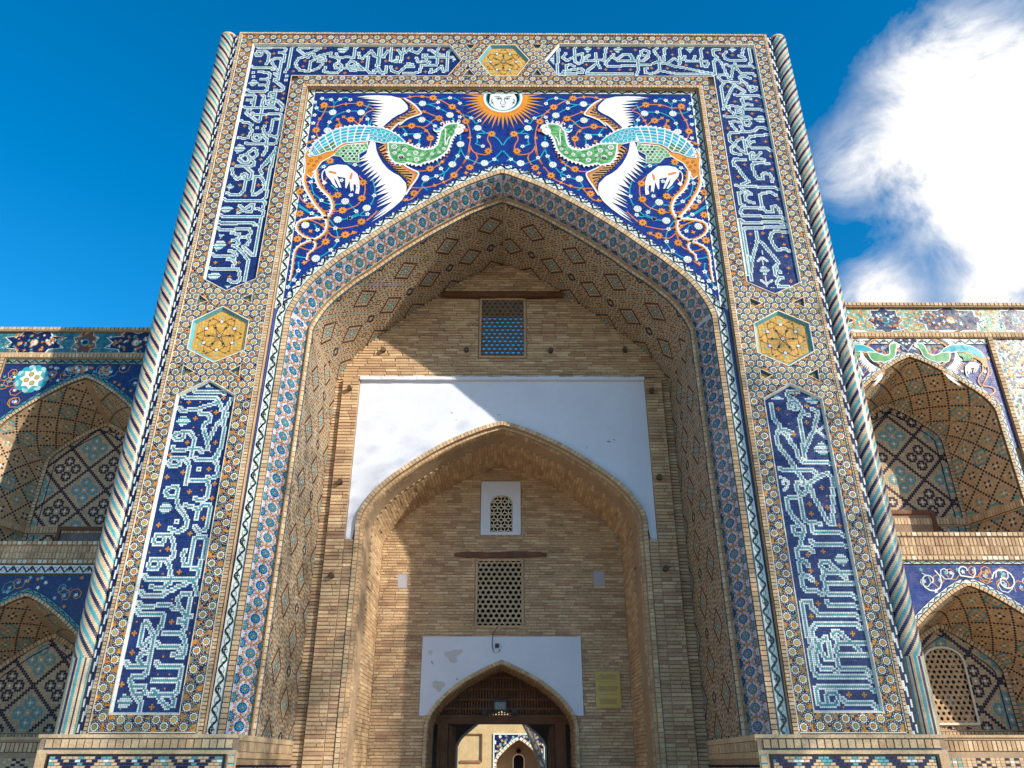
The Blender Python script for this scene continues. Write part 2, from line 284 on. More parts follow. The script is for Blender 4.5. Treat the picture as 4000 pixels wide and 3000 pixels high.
 'T1': dict(s="380,90 100,100 80,120 170,190 260,160 390,100|300,190 260,190 220,230 170,220 90,240 60,300 60,350 110,410 240,420 260,280 310,260|280,410 370,370 430,320|300,200 320,240 400,200 460,220 460,270 370,280 370,240 420,240|400,200 540,160 540,210 640,240 740,220 850,230 870,100 900,80|620,180 650,260|920,170 930,230 980,240 1100,130 1130,200 1180,220 1270,225|1230,100 1190,330|1060,220 1050,300 1030,400 1070,440 1140,440 1190,380 1210,430 1270,450|440,420 520,440 620,440 680,400 690,340 640,300 590,330 600,370 980,380 970,400 820,410 760,330 820,280 870,300 850,350 790,350|900,320 980,400|470,360 440,420",
            d="630,100 780,80 790,110 700,180 640,140", x="463,95 970,112 180,275 150,352 525,290 975,285 735,440"),
 'T2': dict(s="120,80 80,110 70,220 60,290 30,340|0,170 20,215 130,220 190,140|240,90 230,270 300,290 320,220|340,130 370,180 440,160 520,80 520,140 600,170 660,100|420,80 390,200 380,250 360,290|590,240 620,290 700,280 740,230 730,190 680,190 680,220 720,220|740,225 980,225 1060,230|760,130 800,125 860,180 960,190|900,80 870,150 870,300 850,340 760,330|770,290 740,330 650,330 630,420 560,440 420,450|1050,130 1020,160 1010,400 960,420 930,350 850,410 780,440|790,390 785,440|0,410 60,380 100,430 160,430 180,350|240,360 240,410 330,440 440,360 540,360 540,320 470,310 450,350",
            d="1080,200 1145,255 1080,300", x="180,90 290,130 720,75 960,120 475,230 160,272 940,285 308,372 713,420", o="830,70 405,310")},
'B': {
 'T3': dict(s="230,120 210,160 210,460|310,170 280,230 330,270 400,240 470,200 540,170|450,90 430,120 440,280 490,320 540,290 555,220|590,270 700,270 740,250 730,170|640,200 600,230 600,270|740,250 840,270 860,130 880,90|970,190 900,260 870,320 890,345 1270,340|980,230 1040,270 1230,270|1040,240 1120,190 1200,190 1230,260|430,350 390,330 330,340 320,390 340,400 530,380 560,410 550,440 240,455|760,300 700,350 620,410 610,450 1230,455|760,310 790,370|300,420 260,455",
            d="565,110 600,80 680,100 620,170;970,110 1050,75 1100,110 1030,175;90,260 165,190 165,345", x="337,98 770,98 942,143 270,315 867,392 1052,392 1210,392 598,322"),
 'T4': dict(s="0,190 70,190 110,230 110,270 0,270|110,275 260,270 330,220 330,150 270,120 220,140 230,190 300,210|0,340 360,330|195,210 180,260 190,400 170,460|440,90 410,130 430,180 480,230 490,280 400,310|570,90 540,130 540,270 480,300 490,400 440,430 360,450 290,440 280,390 310,370|520,310 580,310 680,240 740,280 820,240 860,280 940,280 960,210|830,210 810,250|780,90 760,130 770,300 750,320|1070,90 1045,130 1070,340 1120,355 1150,310 1130,280 960,280|600,320 700,350 800,370 900,390 1000,415 1190,440|480,410 600,430 720,450 1190,455|1270,115 1210,130 1220,190 1270,220|1250,260 1220,300 1250,460",
            d="835,110 880,80 960,95 900,175", x="348,90 152,122 652,90 652,188 1137,158 378,375 85,392 595,375 853,330 998,343", o="480,158 360,278 725,407 820,415"),
 'B1': dict(s="180,155 110,160 85,190 100,240 160,290 210,350 240,400 270,480 310,570 350,580 370,500 370,420 400,360|545,130 520,170 510,240 460,250 540,270 560,300 540,320 330,315 270,290 250,240 275,195|640,130 610,160 640,330 620,360|280,375 330,395 640,395 690,420|400,400 440,440 500,495 660,495 700,530|130,300 100,340 120,480 100,520|480,555 500,600 570,650 600,700 640,755 700,740 715,700 650,690|490,550 560,550 625,570|250,520 190,525 165,560 220,620 440,625 480,640|240,640 210,700 220,800 240,940|400,660 350,750 300,850 250,940|410,680 480,720 540,760 490,800 480,820|400,800 440,820 730,820 780,840|520,850 600,850 625,870|530,850 500,880 530,940",
            d="315,160 370,120 425,160 370,200", x="187,210 368,232 698,610 520,680 310,685 410,900 720,890", o="268,147 648,452 275,775 435,755"),
 'B2': dict(s="60,0 40,60 25,130|260,105 140,85 90,100 110,150 160,200 190,230|290,0 310,50 420,75|320,70 300,110 300,190 210,180 200,140 300,135 540,140 600,160|30,225 80,245 370,245 410,270|240,260 290,290 310,360 380,370 410,330 380,290 310,290|250,320 160,305 120,320 140,370 200,430|260,380 310,440|650,415 590,390 520,395 460,440 380,460 120,465 100,510 110,580 170,640 210,590 290,550 320,600 350,770 280,730 190,650|160,660 130,690 140,740 170,770 260,775|670,500 400,515 360,570 400,610 450,600|390,620 380,660 430,690 640,690 700,725|440,760 400,780 410,840 470,850 560,760|450,770 470,820 600,860|320,855 190,840 160,880 180,940|660,910 560,895 450,900 430,940",
            d="450,275 510,235 570,220 630,280 590,330 500,315", x="192,22 500,12 57,188 423,197 92,410 208,530 620,600 692,805 317,925", o="565,88 730,902"),
 'B3': dict(s="250,15 100,20 90,70 150,140 200,210 270,280 310,330 210,370|590,75 490,55 390,65 360,110 390,230 440,290 510,290 500,230 540,200 600,220 650,280 650,330|130,375 190,400 680,405 730,435|210,420 280,470 340,500|300,490 260,530 270,590 320,620 390,635|230,480 170,490 170,560 190,640 240,680|700,520 620,485 510,490 470,520 490,660 520,720 570,765 650,765 640,690 690,680 740,720 770,780|470,720 440,705 210,705 190,760 220,820 770,830 820,855|190,885 230,910 770,910 840,940",
            x="243,82 640,155 165,262 732,577", o="655,60 310,788"),
 'B4': dict(s="100,0 160,30 600,25 680,45|170,95 150,130 180,350 230,560 240,760|170,95 640,95 690,90|700,150 560,145 510,170 490,230 530,330 580,375 670,370 730,395|310,150 320,230 300,330 270,430 250,560 240,660|330,240 400,310 470,390 530,460 590,540 570,590 540,620 560,690 600,740 640,745|550,600 620,665|600,750 570,800 600,850 710,850|90,0 130,260 160,470 200,700",
            d="350,640 400,570 480,640 420,720", w="380,400 385,440|320,530 390,480 465,525|390,500 395,570|365,765 440,820 510,765|430,730 450,850|500,865 540,865", x="232,177 393,165 650,203 668,313 700,468 727,608 760,775", o="240,302 722,677 520,865")},
}
def seg_dist(px, pz, segs):
    d = np.full(px.shape, 9.)
    for (x0, z0), (x1, z1) in segs:
        m = (px > min(x0, x1)-.06) & (px < max(x0, x1)+.06) & (pz > min(z0, z1)-.06) & (pz < max(z0, z1)+.06)
        if not m.any(): continue
        qx, qz = px[m], pz[m]; dx, dz = x1-x0, z1-z0; L2 = dx*dx+dz*dz+1e-12
        t = np.clip(((qx-x0)*dx+(qz-z0)*dz)/L2, 0, 1)
        d[m] = np.minimum(d[m], np.hypot(qx-x0-t*dx, qz-z0-t*dz))
    return d
CELL = .0222
def inscription(key, poly, Y, horiz_z=None):
    CELL = .0188 if key in 'AB' else .0212
    """poly: region in world x,z on plane Y.  Every cell is one small glazed brick."""
    xs = [p[0] for p in poly]; zs = [p[1] for p in poly]
    x0, z0 = min(xs), min(zs); nx = int((max(xs)-x0)/CELL)+1; nz_ = int((max(zs)-z0)/CELL)+1
    gx, gz = np.meshgrid(x0+(np.arange(nx)+.5)*CELL, z0+(np.arange(nz_)+.5)*CELL, indexing='ij')
    snap = lambda p: (x0+(math.floor((p[0]-x0)/CELL)+.5)*CELL, z0+(math.floor((p[1]-z0)/CELL)+.5)*CELL)
    ins = np.zeros(gx.shape, bool); j = len(poly)-1
    for i in range(len(poly)):
        (xi, zi), (xj, zj) = poly[i], poly[j]
        if zi != zj: ins ^= ((zi > gz) != (zj > gz)) & (gx < (xj-xi)*(gz-zi)/(zj-zi)+xi)
        j = i
    cid = np.zeros(gx.shape, int)          # 0 blue 1 white 2 teal 3 orange 4 dark
    segs = []; ws = []; cells = []
    for crop, dd in TXT[key].items():
        for k, lst in (('s', segs), ('w', ws)):
            if k not in dd: continue
            for st in dd[k].split('|'):
                pts = [snap(P(u, v, Y)) for u, v in cp(crop, st)]
                lst += list(zip(pts, pts[1:]))
    D = seg_dist(gx, gz, segs)
    cid[D < 1.5*CELL] = 1; cid[D < .46*CELL] = 2
    if ws:
        Dw = seg_dist(gx, gz, ws); cid[Dw < .95*CELL] = 1
    for crop, dd in TXT[key].items():
        for st in (dd['d'].split(';') if 'd' in dd else []):
            pts = [P(u, v, Y) for u, v in cp(crop, st)]
            m = np.zeros(gx.shape, bool); j = len(pts)-1
            for i in range(len(pts)):
                (xi, zi), (xj, zj) = pts[i], pts[j]
                if zi != zj: m ^= ((zi > gz) != (zj > gz)) & (gx < (xj-xi)*(gz-zi)/(zj-zi)+xi)
                j = i
            row = np.arange(nz_)[None, :]*np.ones((nx, 1), int)
            cid[m & (row % 3 != 1)] = 1; cid[m & (row % 3 == 1)] = 2 if key in 'LR' else 2
        for kk, val in (('x', 3), ('q', 1), ('o', 3)):
            if kk not in dd: continue
            for u, v in cp(crop, dd[kk]):
                x, z = P(u, v, Y); a, b = int((x-x0)/CELL), int((z-z0)/CELL)
                if kk == 'o':
                    if 0 <= a < nx and 0 <= b < nz_: cid[a, b] = 3
                    continue
                for i in (-1, 0, 1):
                    for j in (-1, 0, 1):
                        if kk == 'x' and abs(i)+abs(j) > 1: continue
                        if 0 <= a+i < nx and 0 <= b+j < nz_: cid[a+i, b+j] = val
                if kk == 'q' and 0 <= a < nx and 0 <= b < nz_: cid[a, b] = 0
    B = Bag(); cols = [C['blue'], C['white'], C['teal'], C['orange'], C['black']]
    white2 = lin((224, 232, 226))
    def cell(i0, i1, j0, j1, c):
        g = .0016; xa, xb = x0+i0*CELL+g, x0+i1*CELL-g; za, zb = z0+j0*CELL+g, z0+j1*CELL-g
        h = [random.uniform(.0, .0028) for _ in range(3)]
        B.face([(xa, Y-h[0], za), (xb, Y-h[1], za), (xb, Y-h[1]-h[2]+h[0], zb), (xa, Y-h[2], zb)], c)
    topz = horiz_z
    for j in range(nz_):
        i = 0
        while i < nx:
            if not ins[i, j]: i += 1; continue
            vert = topz is not None and z0+j*CELL > topz[0] and topz[1] < x0+i*CELL < topz[2]
            c = cid[i, j]
            if c == 0 and not vert:
                n = 1; mxn = random.choice((2, 3, 3, 4))
                while n < mxn and i+n < nx and ins[i+n, j] and cid[i+n, j] == 0: n += 1
                cell(i, i+n, j, j+1, jit(C['blue'], .22)); i += n; continue
            if c == 0: cell(i, i+1, j, j+1, jit(C['blue'], .2)); i += 1; continue
            cell(i, i+1, j, j+1, jit(white2 if c == 1 else cols[c], .08)); i += 1
    return B
# ------------------------------------------------------------------ generic builders
def curtain(bag, prof, x0, x1, z0, z1, Y, col):
    """plane with an arch opening: prof runs left foot -> apex -> right foot"""
    if x0 < prof[0][0]: bag.face([(x0,Y,z0),(prof[0][0],Y,z0),(prof[0][0],Y,z1),(x0,Y,z1)], col)
    if x1 > prof[-1][0]: bag.face([(prof[-1][0],Y,z0),(x1,Y,z0),(x1,Y,z1),(prof[-1][0],Y,z1)], col)
    if z0 < prof[0][1] and False: pass
    for (a, za), (b, zb) in zip(prof, prof[1:]):
        if b-a > 1e-6: bag.face([(a,Y,za),(b,Y,zb),(b,Y,z1),(a,Y,z1)], col)
def curtain_in(bag, prof, z0, Y, col):      # the area under an arch
    for (a, za), (b, zb) in zip(prof, prof[1:]):
        if b-a > 1e-6: bag.face([(a,Y,z0),(b,Y,z0),(b,Y,zb),(a,Y,za)], col)
def loft(bag, pa, Ya, pb, Yb, col):
    for i in range(len(pa)-1):
        bag.face([(pa[i][0],Ya,pa[i][1]),(pa[i+1][0],Ya,pa[i+1][1]),(pb[i+1][0],Yb,pb[i+1][1]),(pb[i][0],Yb,pb[i][1])], col)
def width_at(prof, z):      # interval inside the arch at height z (None when above the apex)
    xs = []
    for (a, za), (b, zb) in zip(prof, prof[1:]):
        if (za-z)*(zb-z) <= 0 and za != zb: xs.append(a+(b-a)*(z-za)/(zb-za))
    return (min(xs), max(xs)) if len(xs) >= 2 else None
class Bricks:
    """brickwork: the largest ones stay single objects, the rest join one mesh"""
    def __init__(s, parent, limit, name='brick'): s.parent = parent; s.limit = limit; s.name = name; s.rest = Bag(); s.n = 0; s.cache = {}
    def put(s, x, z, Y, w, hgt, d=.03, rot=0., single=True, tone=None):
        c = tone or jit(random.choice((C['brick'], C['brick'], C['tan'], C['tan'], C['tan2'], C['brickr'])), .07)
        if single and s.n < s.limit:
            s.n += 1
            key = (round(w/.02), round(hgt/.01), s.n % 6)
            if key not in s.cache:
                b = Bag(); q = .004
                b.face([(-w/2+q,-d,-hgt/2+q),(w/2-q,-d,-hgt/2+q),(w/2-q,-d,hgt/2-q),(-w/2+q,-d,hgt/2-q)], c)
                for p0, p1, r0, r1 in (((-w/2,-hgt/2),(w/2,-hgt/2),(w/2-q,-hgt/2+q),(-w/2+q,-hgt/2+q)), ((w/2,-hgt/2),(w/2,hgt/2),(w/2-q,hgt/2-q),(w/2-q,-hgt/2+q)),
                                       ((w/2,hgt/2),(-w/2,hgt/2),(-w/2+q,hgt/2-q),(w/2-q,hgt/2-q)), ((-w/2,hgt/2),(-w/2,-hgt/2),(-w/2+q,-hgt/2+q),(-w/2+q,hgt/2-q))):
                    b.face([(p0[0],-d+q,p0[1]),(p1[0],-d+q,p1[1]),(r0[0],-d,r0[1]),(r1[0],-d,r1[1])], c)
                    b.face([(p0[0],0,p0[1]),(p1[0],0,p1[1]),(p1[0],-d+q,p1[1]),(p0[0],-d+q,p0[1])], c)
                o = b.build(s.name, M_BRICK); s.cache[key] = o.data; first = True
            else:
                o = bpy.data.objects.new(s.name, s.cache[key]); COL.objects.link(o)
            sub(o, s.parent) if s.parent.type == 'EMPTY' else setattr(o, 'parent', s.parent)
            if s.parent.type == 'EMPTY':
                o.location = (x, Y+random.uniform(0, .006), z)
            else: o.location = (x, Y+random.uniform(0, .006), z)
            o.rotation_euler = (random.uniform(-.02, .02), random.uniform(-.008, .008)+rot, random.uniform(-.02, .02))
            return
        b = s.rest; D = d-random.uniform(0, .008); t1, t2 = random.uniform(-.003, .003), random.uniform(-.003, .003)
        cc, ss = math.cos(rot), math.sin(rot); q = .003
        def R(a, e): return (x+a*cc-e*ss, z+a*ss+e*cc)
        o4 = [R(-w/2, -hgt/2), R(w/2, -hgt/2), R(w/2, hgt/2), R(-w/2, hgt/2)]; i4 = [R(-w/2+q, -hgt/2+q), R(w/2-q, -hgt/2+q), R(w/2-q, hgt/2-q), R(-w/2+q, hgt/2-q)]
        hh = [D+t1, D+t2, D-t1, D-t2]
        k = len(b.v); b.v += [(p[0], Y, p[1]) for p in o4] + [(p[0], Y-hh[i], p[1]) for i, p in enumerate(i4)]
        for f in ((4,5,6,7),(0,1,5,4),(1,2,6,5),(2,3,7,6),(3,0,4,7)): b.f.append(tuple(k+i for i in f)); b.c.append(c)
    def courses(s, z0, z1, spans, Y, pitch=.049, wl=(.20, .26), d=.026, single=None, gap=.006, bag=None):
        z = z0+pitch/2; r = 0
        while z < z1-pitch*.4:
            for a, b in spans(z):
                x = a + (random.uniform(0, .12) if b-a > .5 else 0); 
                if x > a+.03: s.put((a+x)/2, z+random.uniform(-.002, .002), Y, x-a-gap, pitch-gap, d, single=bool(single and single(x, z)))
                while x < b-.02:
                    w = min(random.uniform(*wl), b-x)
                    if b-x-w < .05: w = b-x
                    s.put(x+w/2, z+random.uniform(-.002, .002), Y, w-gap, pitch-gap-random.uniform(0, .003), d, single=bool(single and single(x+w/2, z)))
                    x += w
            z += pitch; r += 1
    def done(s):
        if s.rest.f: return mk(s.rest, 'brickwork', M_BRICK, s.parent, 'stuff')
def edging(mp, L, t0, t1, pitch, parent, name='brick_edging', h=.012, tones=('tan', 'tan2', 'brick'), joint='joint', limit=0, mtl=None, gapf=.2, single=None):
    """a strip of small bricks set across the run with dark joints between them"""
    base = Bag(); n = max(2, int(L/pitch)); p = L/n
    m = max(2, int(L/.12))
    for i in range(m): base.face([mp(L*i/m, t0, .001), mp(L*(i+1)/m, t0, .001), mp(L*(i+1)/m, t1, .001), mp(L*i/m, t1, .001)], C[joint])
    g = p*gapf/2
    for i in range(n):
        c = jit(C[random.choice(tones)], .1); a, b = i*p+g, (i+1)*p-g; e = (t1-t0)*.06; H = h+random.uniform(0, .004)
        main = base
        if single: base = Bag()
        base.face([mp(a, t0+e, H), mp(b, t0+e, H), mp(b, t1-e, H), mp(a, t1-e, H)], c)
        base.face([mp(a, t0+e, 0), mp(b, t0+e, 0), mp(b, t0+e, H), mp(a, t0+e, H)], c)
        base.face([mp(a, t0+e, 0), mp(a, t0+e, H), mp(a, t1-e, H), mp(a, t1-e, 0)], c)
        base.face([mp(b, t0+e, H), mp(b, t0+e, 0), mp(b, t1-e, 0), mp(b, t1-e, H)], c)
        if single: mk(base, single, mtl or M_BRICK, parent); base = main
    return mk(base, name, mtl or M_BRICK, parent, 'stuff')
def vine(mp, L, t0, t1, parent, period=.21, name='vine_border', wt='white', h=.004):
    B = Bag(); m = max(2, int(L/.1)); w = t1-t0; tc_ = (t0+t1)/2
    for i in range(m):
        a, b = L*i/m, L*(i+1)/m
        B.face([mp(a, t0, h), mp(b, t0, h), mp(b, t1, h), mp(a, t1, h)], jit(C[wt], .05))
        for e0, e1, c in ((0, .07, 'navy'), (.93, 1, 'navy'), (.10, .13, 'teal')):
            B.face([mp(a, t0+w*e0, h+.002), mp(b, t0+w*e0, h+.002), mp(b, t0+w*e1, h+.002), mp(a, t0+w*e1, h+.002)], C[c])
    n = max(1, round(L/period)); p = L/n; A = w*.27; ph = 0
    st = 10
    for k in range(n*st):
        def q(j): s_ = j*p/st; return s_, tc_+A*math.sin(2*math.pi*s_/p)
        (s0, y0), (s1, y1) = q(k), q(k+1); th = w*.065*(1+.8*abs(math.cos(math.pi*k/st*2)))
        B.face([mp(s0, y0-th, h+.003), mp(s1, y1-th, h+.003), mp(s1, y1+th, h+.003), mp(s0, y0+th, h+.003)], C['black'])
    for k in range(n*st):
        s0_, s1_ = k*p/st, (k+1)*p/st; y0_, y1_ = (tc_-A*.8*math.sin(2*math.pi*q_/p+.5) for q_ in (s0_, s1_)); B.face([mp(s0_, y0_-w*.02, h+.0025), mp(s1_, y1_-w*.02, h+.0025), mp(s1_, y1_+w*.025, h+.0025), mp(s0_, y0_+w*.025, h+.0025)], C['dgreen'])
    for k in range(2*n):
        s0 = (k+.5)*p/2; sg = 1 if k % 2 == 0 else -1
        yb = tc_+A*math.sin(2*math.pi*s0/p)
        for dx, ln, c in ((-.16, .20, 'black'), (.14, .16, 'green' if k % 2 else 'dgreen')):
            x = s0+dx*p; y = yb-sg*w*.18
            B.face([mp(x-p*.09, y+sg*w*.06, h+.005), mp(x, y-sg*w*ln, h+.005), mp(x+p*.05, y-sg*w*.02, h+.005), mp(x, y+sg*w*.10, h+.005)], C[c])
        if k % 4 == 0: star(B, mp, s0, tc_, w*.28, w*.08, 4, C['black'], h+.006)
    return mk(B, name, M_GLAZE, parent, 'stuff')
def strip_field(B, mp, s0, s1, t0, t1, step, colf, jitter=.12, gap=.06, hv=.003, ins=None):
    ns = max(1, round((s1-s0)/step)); nt = max(1, round((t1-t0)/step)); ds, dt = (s1-s0)/ns, (t1-t0)/nt
    for i in range(ns):
        for j in range(nt):
            a, b = s0+i*ds, s0+(i+1)*ds; c, d = t0+j*dt, t0+(j+1)*dt
            if ins and not ins((a+b)/2, (c+d)/2): continue
            H = random.uniform(0, hv)
            B.face([mp(a+ds*gap, c+dt*gap, H), mp(b-ds*gap, c+dt*gap, H), mp(b-ds*gap, d-dt*gap, H), mp(a+ds*gap, d-dt*gap, H)], jit(colf(i, j), jitter))
# girih ground: star rosettes on a close lattice
def rosettes(B, mp, pts, inside, rings=None, sc=1.):
    rings = rings if rings is not None else {}
    yt = (C['yellow'], C['orange'], C['yellow'], lin((176, 120, 60)), lin((150, 130, 70)))
    for x, z in pts:
        ph = random.uniform(0, 1)
        star(B, mp, x, z, .050*sc, .037*sc, 10, C['white'], .006, ph)
        disc(B, mp, x, z, .0315*sc, C['green'] if random.random() < .6 else C['dgreen'], .007, 10, ph=ph)
        disc(B, mp, x, z, .0250*sc, jit(random.choice(yt), .12), .008, 8)
        disc(B, mp, x, z, .005*sc, C['brown'], .009, 5)
        for k in range(10):
            a = ph+math.pi*(k+.5)/5; rx, rz = x+.059*sc*math.cos(a), z+.059*sc*math.sin(a)
            if not inside(rx, rz, .012*sc): continue
            key = (int(rx/(.030*sc)), int(rz/(.030*sc)))
            if any((key[0]+i, key[1]+j) in rings and math.hypot(rings[(key[0]+i, key[1]+j)][0]-rx, rings[(key[0]+i, key[1]+j)][1]-rz) < .029*sc for i in (-1, 0, 1) for j in (-1, 0, 1)): continue
            rings[key] = (rx, rz)
            disc(B, mp, rx, rz, .0168*sc, C['navy'], .0085, 6, ph=k); disc(B, mp, rx, rz, .0058*sc, C['white'], .0095, 5)
GCOL = [C['orange'], C['orange'], lin((196, 140, 70)), C['greyg'], lin((100, 130, 110)), C['navy'], lin((214, 150, 60)), lin((180, 110, 60))]
def girih(mp, regions, inside, parent, name='star_mosaic', seed=1):
    """regions: list of (x0,x1,z0,z1, mode) ; strips get two staggered rows, fields the full lattice"""
    B = Bag(); rings = {}
    for x0, x1, z0, z1, mode in regions:
        strip_field(B, mp, x0, x1, z0, z1, .026, lambda i, j: random.choice(GCOL), .15, .03, .002, lambda a, b: inside(a, b, 0))
        pts = []
        if mode == 'v':
            n = max(1, round((z1-z0)/.098)); 
            w = x1-x0; cxm = (x0+x1)/2
            for i in range(n):
                o = (w*.17 if w < .22 else w*.2)*(1 if i % 2 else -1)
                pts.append((cxm+o, z0+(i+.5)*(z1-z0)/n))
        elif mode == 'h':
            n = max(1, round((x1-x0)/.098)); w = z1-z0
            for i in range(n): pts.append((x0+(i+.5)*(x1-x0)/n, (z0+z1)/2+w*.19*(1 if i % 2 else -1)))
        else:
            p = .115; i = 0; z = z0+.05
            while z < z1:
                x = x0+.05+(p/2 if i % 2 else 0)
                while x < x1-.03: pts.append((x, z)); x += p
                z += p*.8; i += 1
        rosettes(B, mp, [q for q in pts if inside(q[0], q[1], .03)], inside, rings)
    return mk(B, name, M_GLAZE, parent, 'stuff')
# star-and-flower band that lines the arch
def flower_band(mp, L, wd, parent):
    B = Bag(); m = int(L/.1); warm = [C['pink'], C['orange'], lin((206, 150, 90)), lin((180, 120, 100))]
    for i in range(m): B.face([mp(L*i/m, 0, 0), mp(L*(i+1)/m, 0, 0), mp(L*(i+1)/m, wd, 0), mp(L*i/m, wd, 0)], lin((188, 194, 206)))
    n = round(L/.195); p = L/n; kt = 1.55
    def el(s, t, r, col, h, k=8, ph=0.):
        pts = [(s+r*math.cos(ph+2*math.pi*i/k), min(max(t+r*kt*math.sin(ph+2*math.pi*i/k), .004), wd-.004)) for i in range(k)]
        B.face([mp(a, b, h) for a, b in pts], col)
    def st(s, t):
        el(s, t, .056, C['slate'] if random.random() < .4 else lin((30, 70, 120)), .003, 10)
        for k in range(10):
            a = 2*math.pi*k/10; c = jit(C['turq'] if k % 2 else lin((90, 160, 190)), .1)
            q = [(s+r*math.cos(a+d), min(max(t+r*kt*math.sin(a+d), .004), wd-.004)) for r, d in ((.012, 0), (.034, -.2), (.046, 0), (.034, .2))]
            B.face([mp(x, y, .005) for x, y in q], c)
        el(s, t, .012, C['yellow'], .007, 6)
    for i in range(n+1):
        s0 = i*p
        for t0 in (wd*.02, wd*.98):
            if 0 < s0 < L: st(s0, t0)
        if i < n: st(s0+p/2, wd/2)
        if i == n: break
        for (ds, dt) in ((.5, .20), (.5, .80), (.13, .27), (.87, .27), (.13, .73), (.87, .73), (0, .38), (0, .62), (.17, .5), (.83, .5), (.30, .17), (.70, .17), (.30, .83), (.70, .83), (0, .5)):
            s, t = s0+ds*p, wd*dt
            if not .01 < s < L-.01: continue
            el(s, t, .0185, C['brown'], .002, 5, ds*9); el(s, t, .0125, jit(random.choice(warm), .12), .004, 5, ds*9)
        for ds in np.linspace(.04, .96, 12):
            for dt in (.08, .24, .36, .50, .64, .76, .92):
                el(s0+ds*p, wd*dt+random.uniform(-.01, .01), .006, random.choice((C['blue'], lin((120, 130, 160)), C['brown'])), .0015, 3, random.uniform(0, 3))
    return mk(B, 'star_flower_lining', M_GLAZE, parent, 'stuff')
# glazed brick patterns of the vaults (hazarbaf)
T_, D_, K_ = 'tan', 'dk', 'teal'
def pat_vault(i, j, nj):
    i = i % 28; j = (j+6) % 42
    D = min(abs(i-a)+abs(j-b) for a, b in ((0, 21), (28, 21), (14, 0), (14, 42)))
    E_ = min(abs(i-a)+abs(j-b) for a, b in ((7, 10), (7, 32), (21, 10), (21, 32), (14, 21), (0, 0), (0, 42), (28, 0), (28, 42)))
    if E_ <= 3: return D_ if E_ == 2 or (E_ == 3 and (i+j) % 2) else T_
    if D == 0: return 'white'
    if D <= 2: return K_
    if D <= 3: return T_
    if D == 4: return K_ if i % 2 else D_
    if D <= 6: return T_
    if D <= 8: return D_
    if D in (10, 12): return D_ if i % 2 == 0 else T_
    if D == 14: return K_
    if D == 16: return D_ if i % 2 else T_
    return T_
def pat_niche(i, j, nj=0):
    a, b = (i+j) % 12, (i-j) % 12
    if a in (0,) or b in (0,): return D_
    ci, cj = (a-6), (b-6); di, dj = (ci+cj)/2, (ci-cj)/2
    h = (((i+j)//12)*7+((i-j)//12)*3) % 4
    m = max(abs(di), abs(dj))
    if m <= 3 and not (abs(di) > 2 and abs(dj) > 2):
        if m < .6: return 'white'
        if abs(abs(di)-1) < .6 and abs(abs(dj)-1) < .6: return K_ if h in (0, 1) else D_
        if m > 2 and abs(di) != 0: return K_ if h in (0,) else T_
    return T_
def pat_big(i, j, nj=0):
    P_ = 22; a, b = (i+j) % P_, (i-j) % P_
    if a in (0, 1) or b in (0, 1): return D_
    a2, b2 = a-12, b-12; di, dj = (a2+b2)/2, (a2-b2)/2; h = (((i+j)//P_)+((i-j)//P_)) % 2
    for cx_, cz_ in ((4, 0), (-4, 0), (0, 4), (0, -4), (0, 0)) if True else ():
        m, n = abs(di-cx_), abs(dj-cz_)
        if max(m, n) <= 2:
            if max(m, n) < .6: return 'white'
            if (cx_, cz_) == (0, 0): return T_
            return (K_ if h else D_) if (m+n) >= 1.4 and not (m > 1.6 and n > 1.6) else T_
    return T_
def raster(mp, s1, t1, cs, ct, pat, parent, name, s0=0., t0=0., single=0, ins=None, h=.004, stag=False, mtl=None):
    B = Bag(); ns, nt = max(1, round((s1-s0)/cs)), max(1, round((t1-t0)/ct)); cs, ct = (s1-s0)/ns, (t1-t0)/nt
    m = max(1, ns//4)
    for i in range(m):
        for j in range(max(1, nt//8)):
            q = max(1, nt//8); a, b = s0+(s1-s0)*i/m, s0+(s1-s0)*(i+1)/m; c, d = t0+(t1-t0)*j/q, t0+(t1-t0)*(j+1)/q
            if ins and not ins((a+b)/2, (c+d)/2): continue
            B.face([mp(a, c, 0), mp(b, c, 0), mp(b, d, 0), mp(a, d, 0)], C['mortar'])
    for i in range(ns):
        for j in range(nt):
            a, b = s0+i*cs, s0+(i+1)*cs; c, d = t0+j*ct, t0+(j+1)*ct
            if ins and not ins((a+b)/2, (c+d)/2): continue
            k = pat(i, j, nt)
            col = jit(random.choice((C['tan'], C['tan'], C['brick'], C['tan2'])) if k == T_ else C[k], .07)
            H = h+random.uniform(-.0015, .0015)
            ga, gb = cs*.06, ct*.05
            B.face([mp(a+ga, c+gb, H), mp(b-ga, c+gb, H), mp(b-ga, d-gb, H), mp(a+ga, d-gb, H)], col)
    return mk(B, name, mtl or M_MATTE, parent, 'stuff')
# ================================================================== THE SETTING
def ground():
    B = Bag(); z = 0
    for x0, x1, y0, y1 in ((-1500, 1500, -1500, 1500),): B.face([(x0,y0,-.02),(x1,y0,-.02),(x1,y1,-.02),(x0,y1,-.02)], lin((176, 158, 136)))
    o = mk(B, 'ground', mat('dusty_earth', .95, .3, 3, nvar=.15), None); o['kind'] = 'structure'
    B = Bag()
    for i in range(-26, 26):
        for j in range(-30, 5):
            x, y = i*.6+(j % 2)*.3, j*.6-.3
            B.box(x+.005, x+.592, y+.005, y+.592, -.02, random.uniform(.0, .006), jit(lin((182, 164, 142)), .1), 'd')
    o = mk(B, 'pavement', M_BRICK, None); o['kind'] = 'structure'
ground()
# ================================================================== PORTAL
G = empty('portal_building', (0, 0, 0), 'tall tiled entrance portal with two phoenix birds, sun face and inscription bands round its arch', 'portal')
ztopin = P(1950, 341, 0)[1]; zT = TOP
FX = 3.2
ZSP = min(z for x, z in LEFT[2:] )
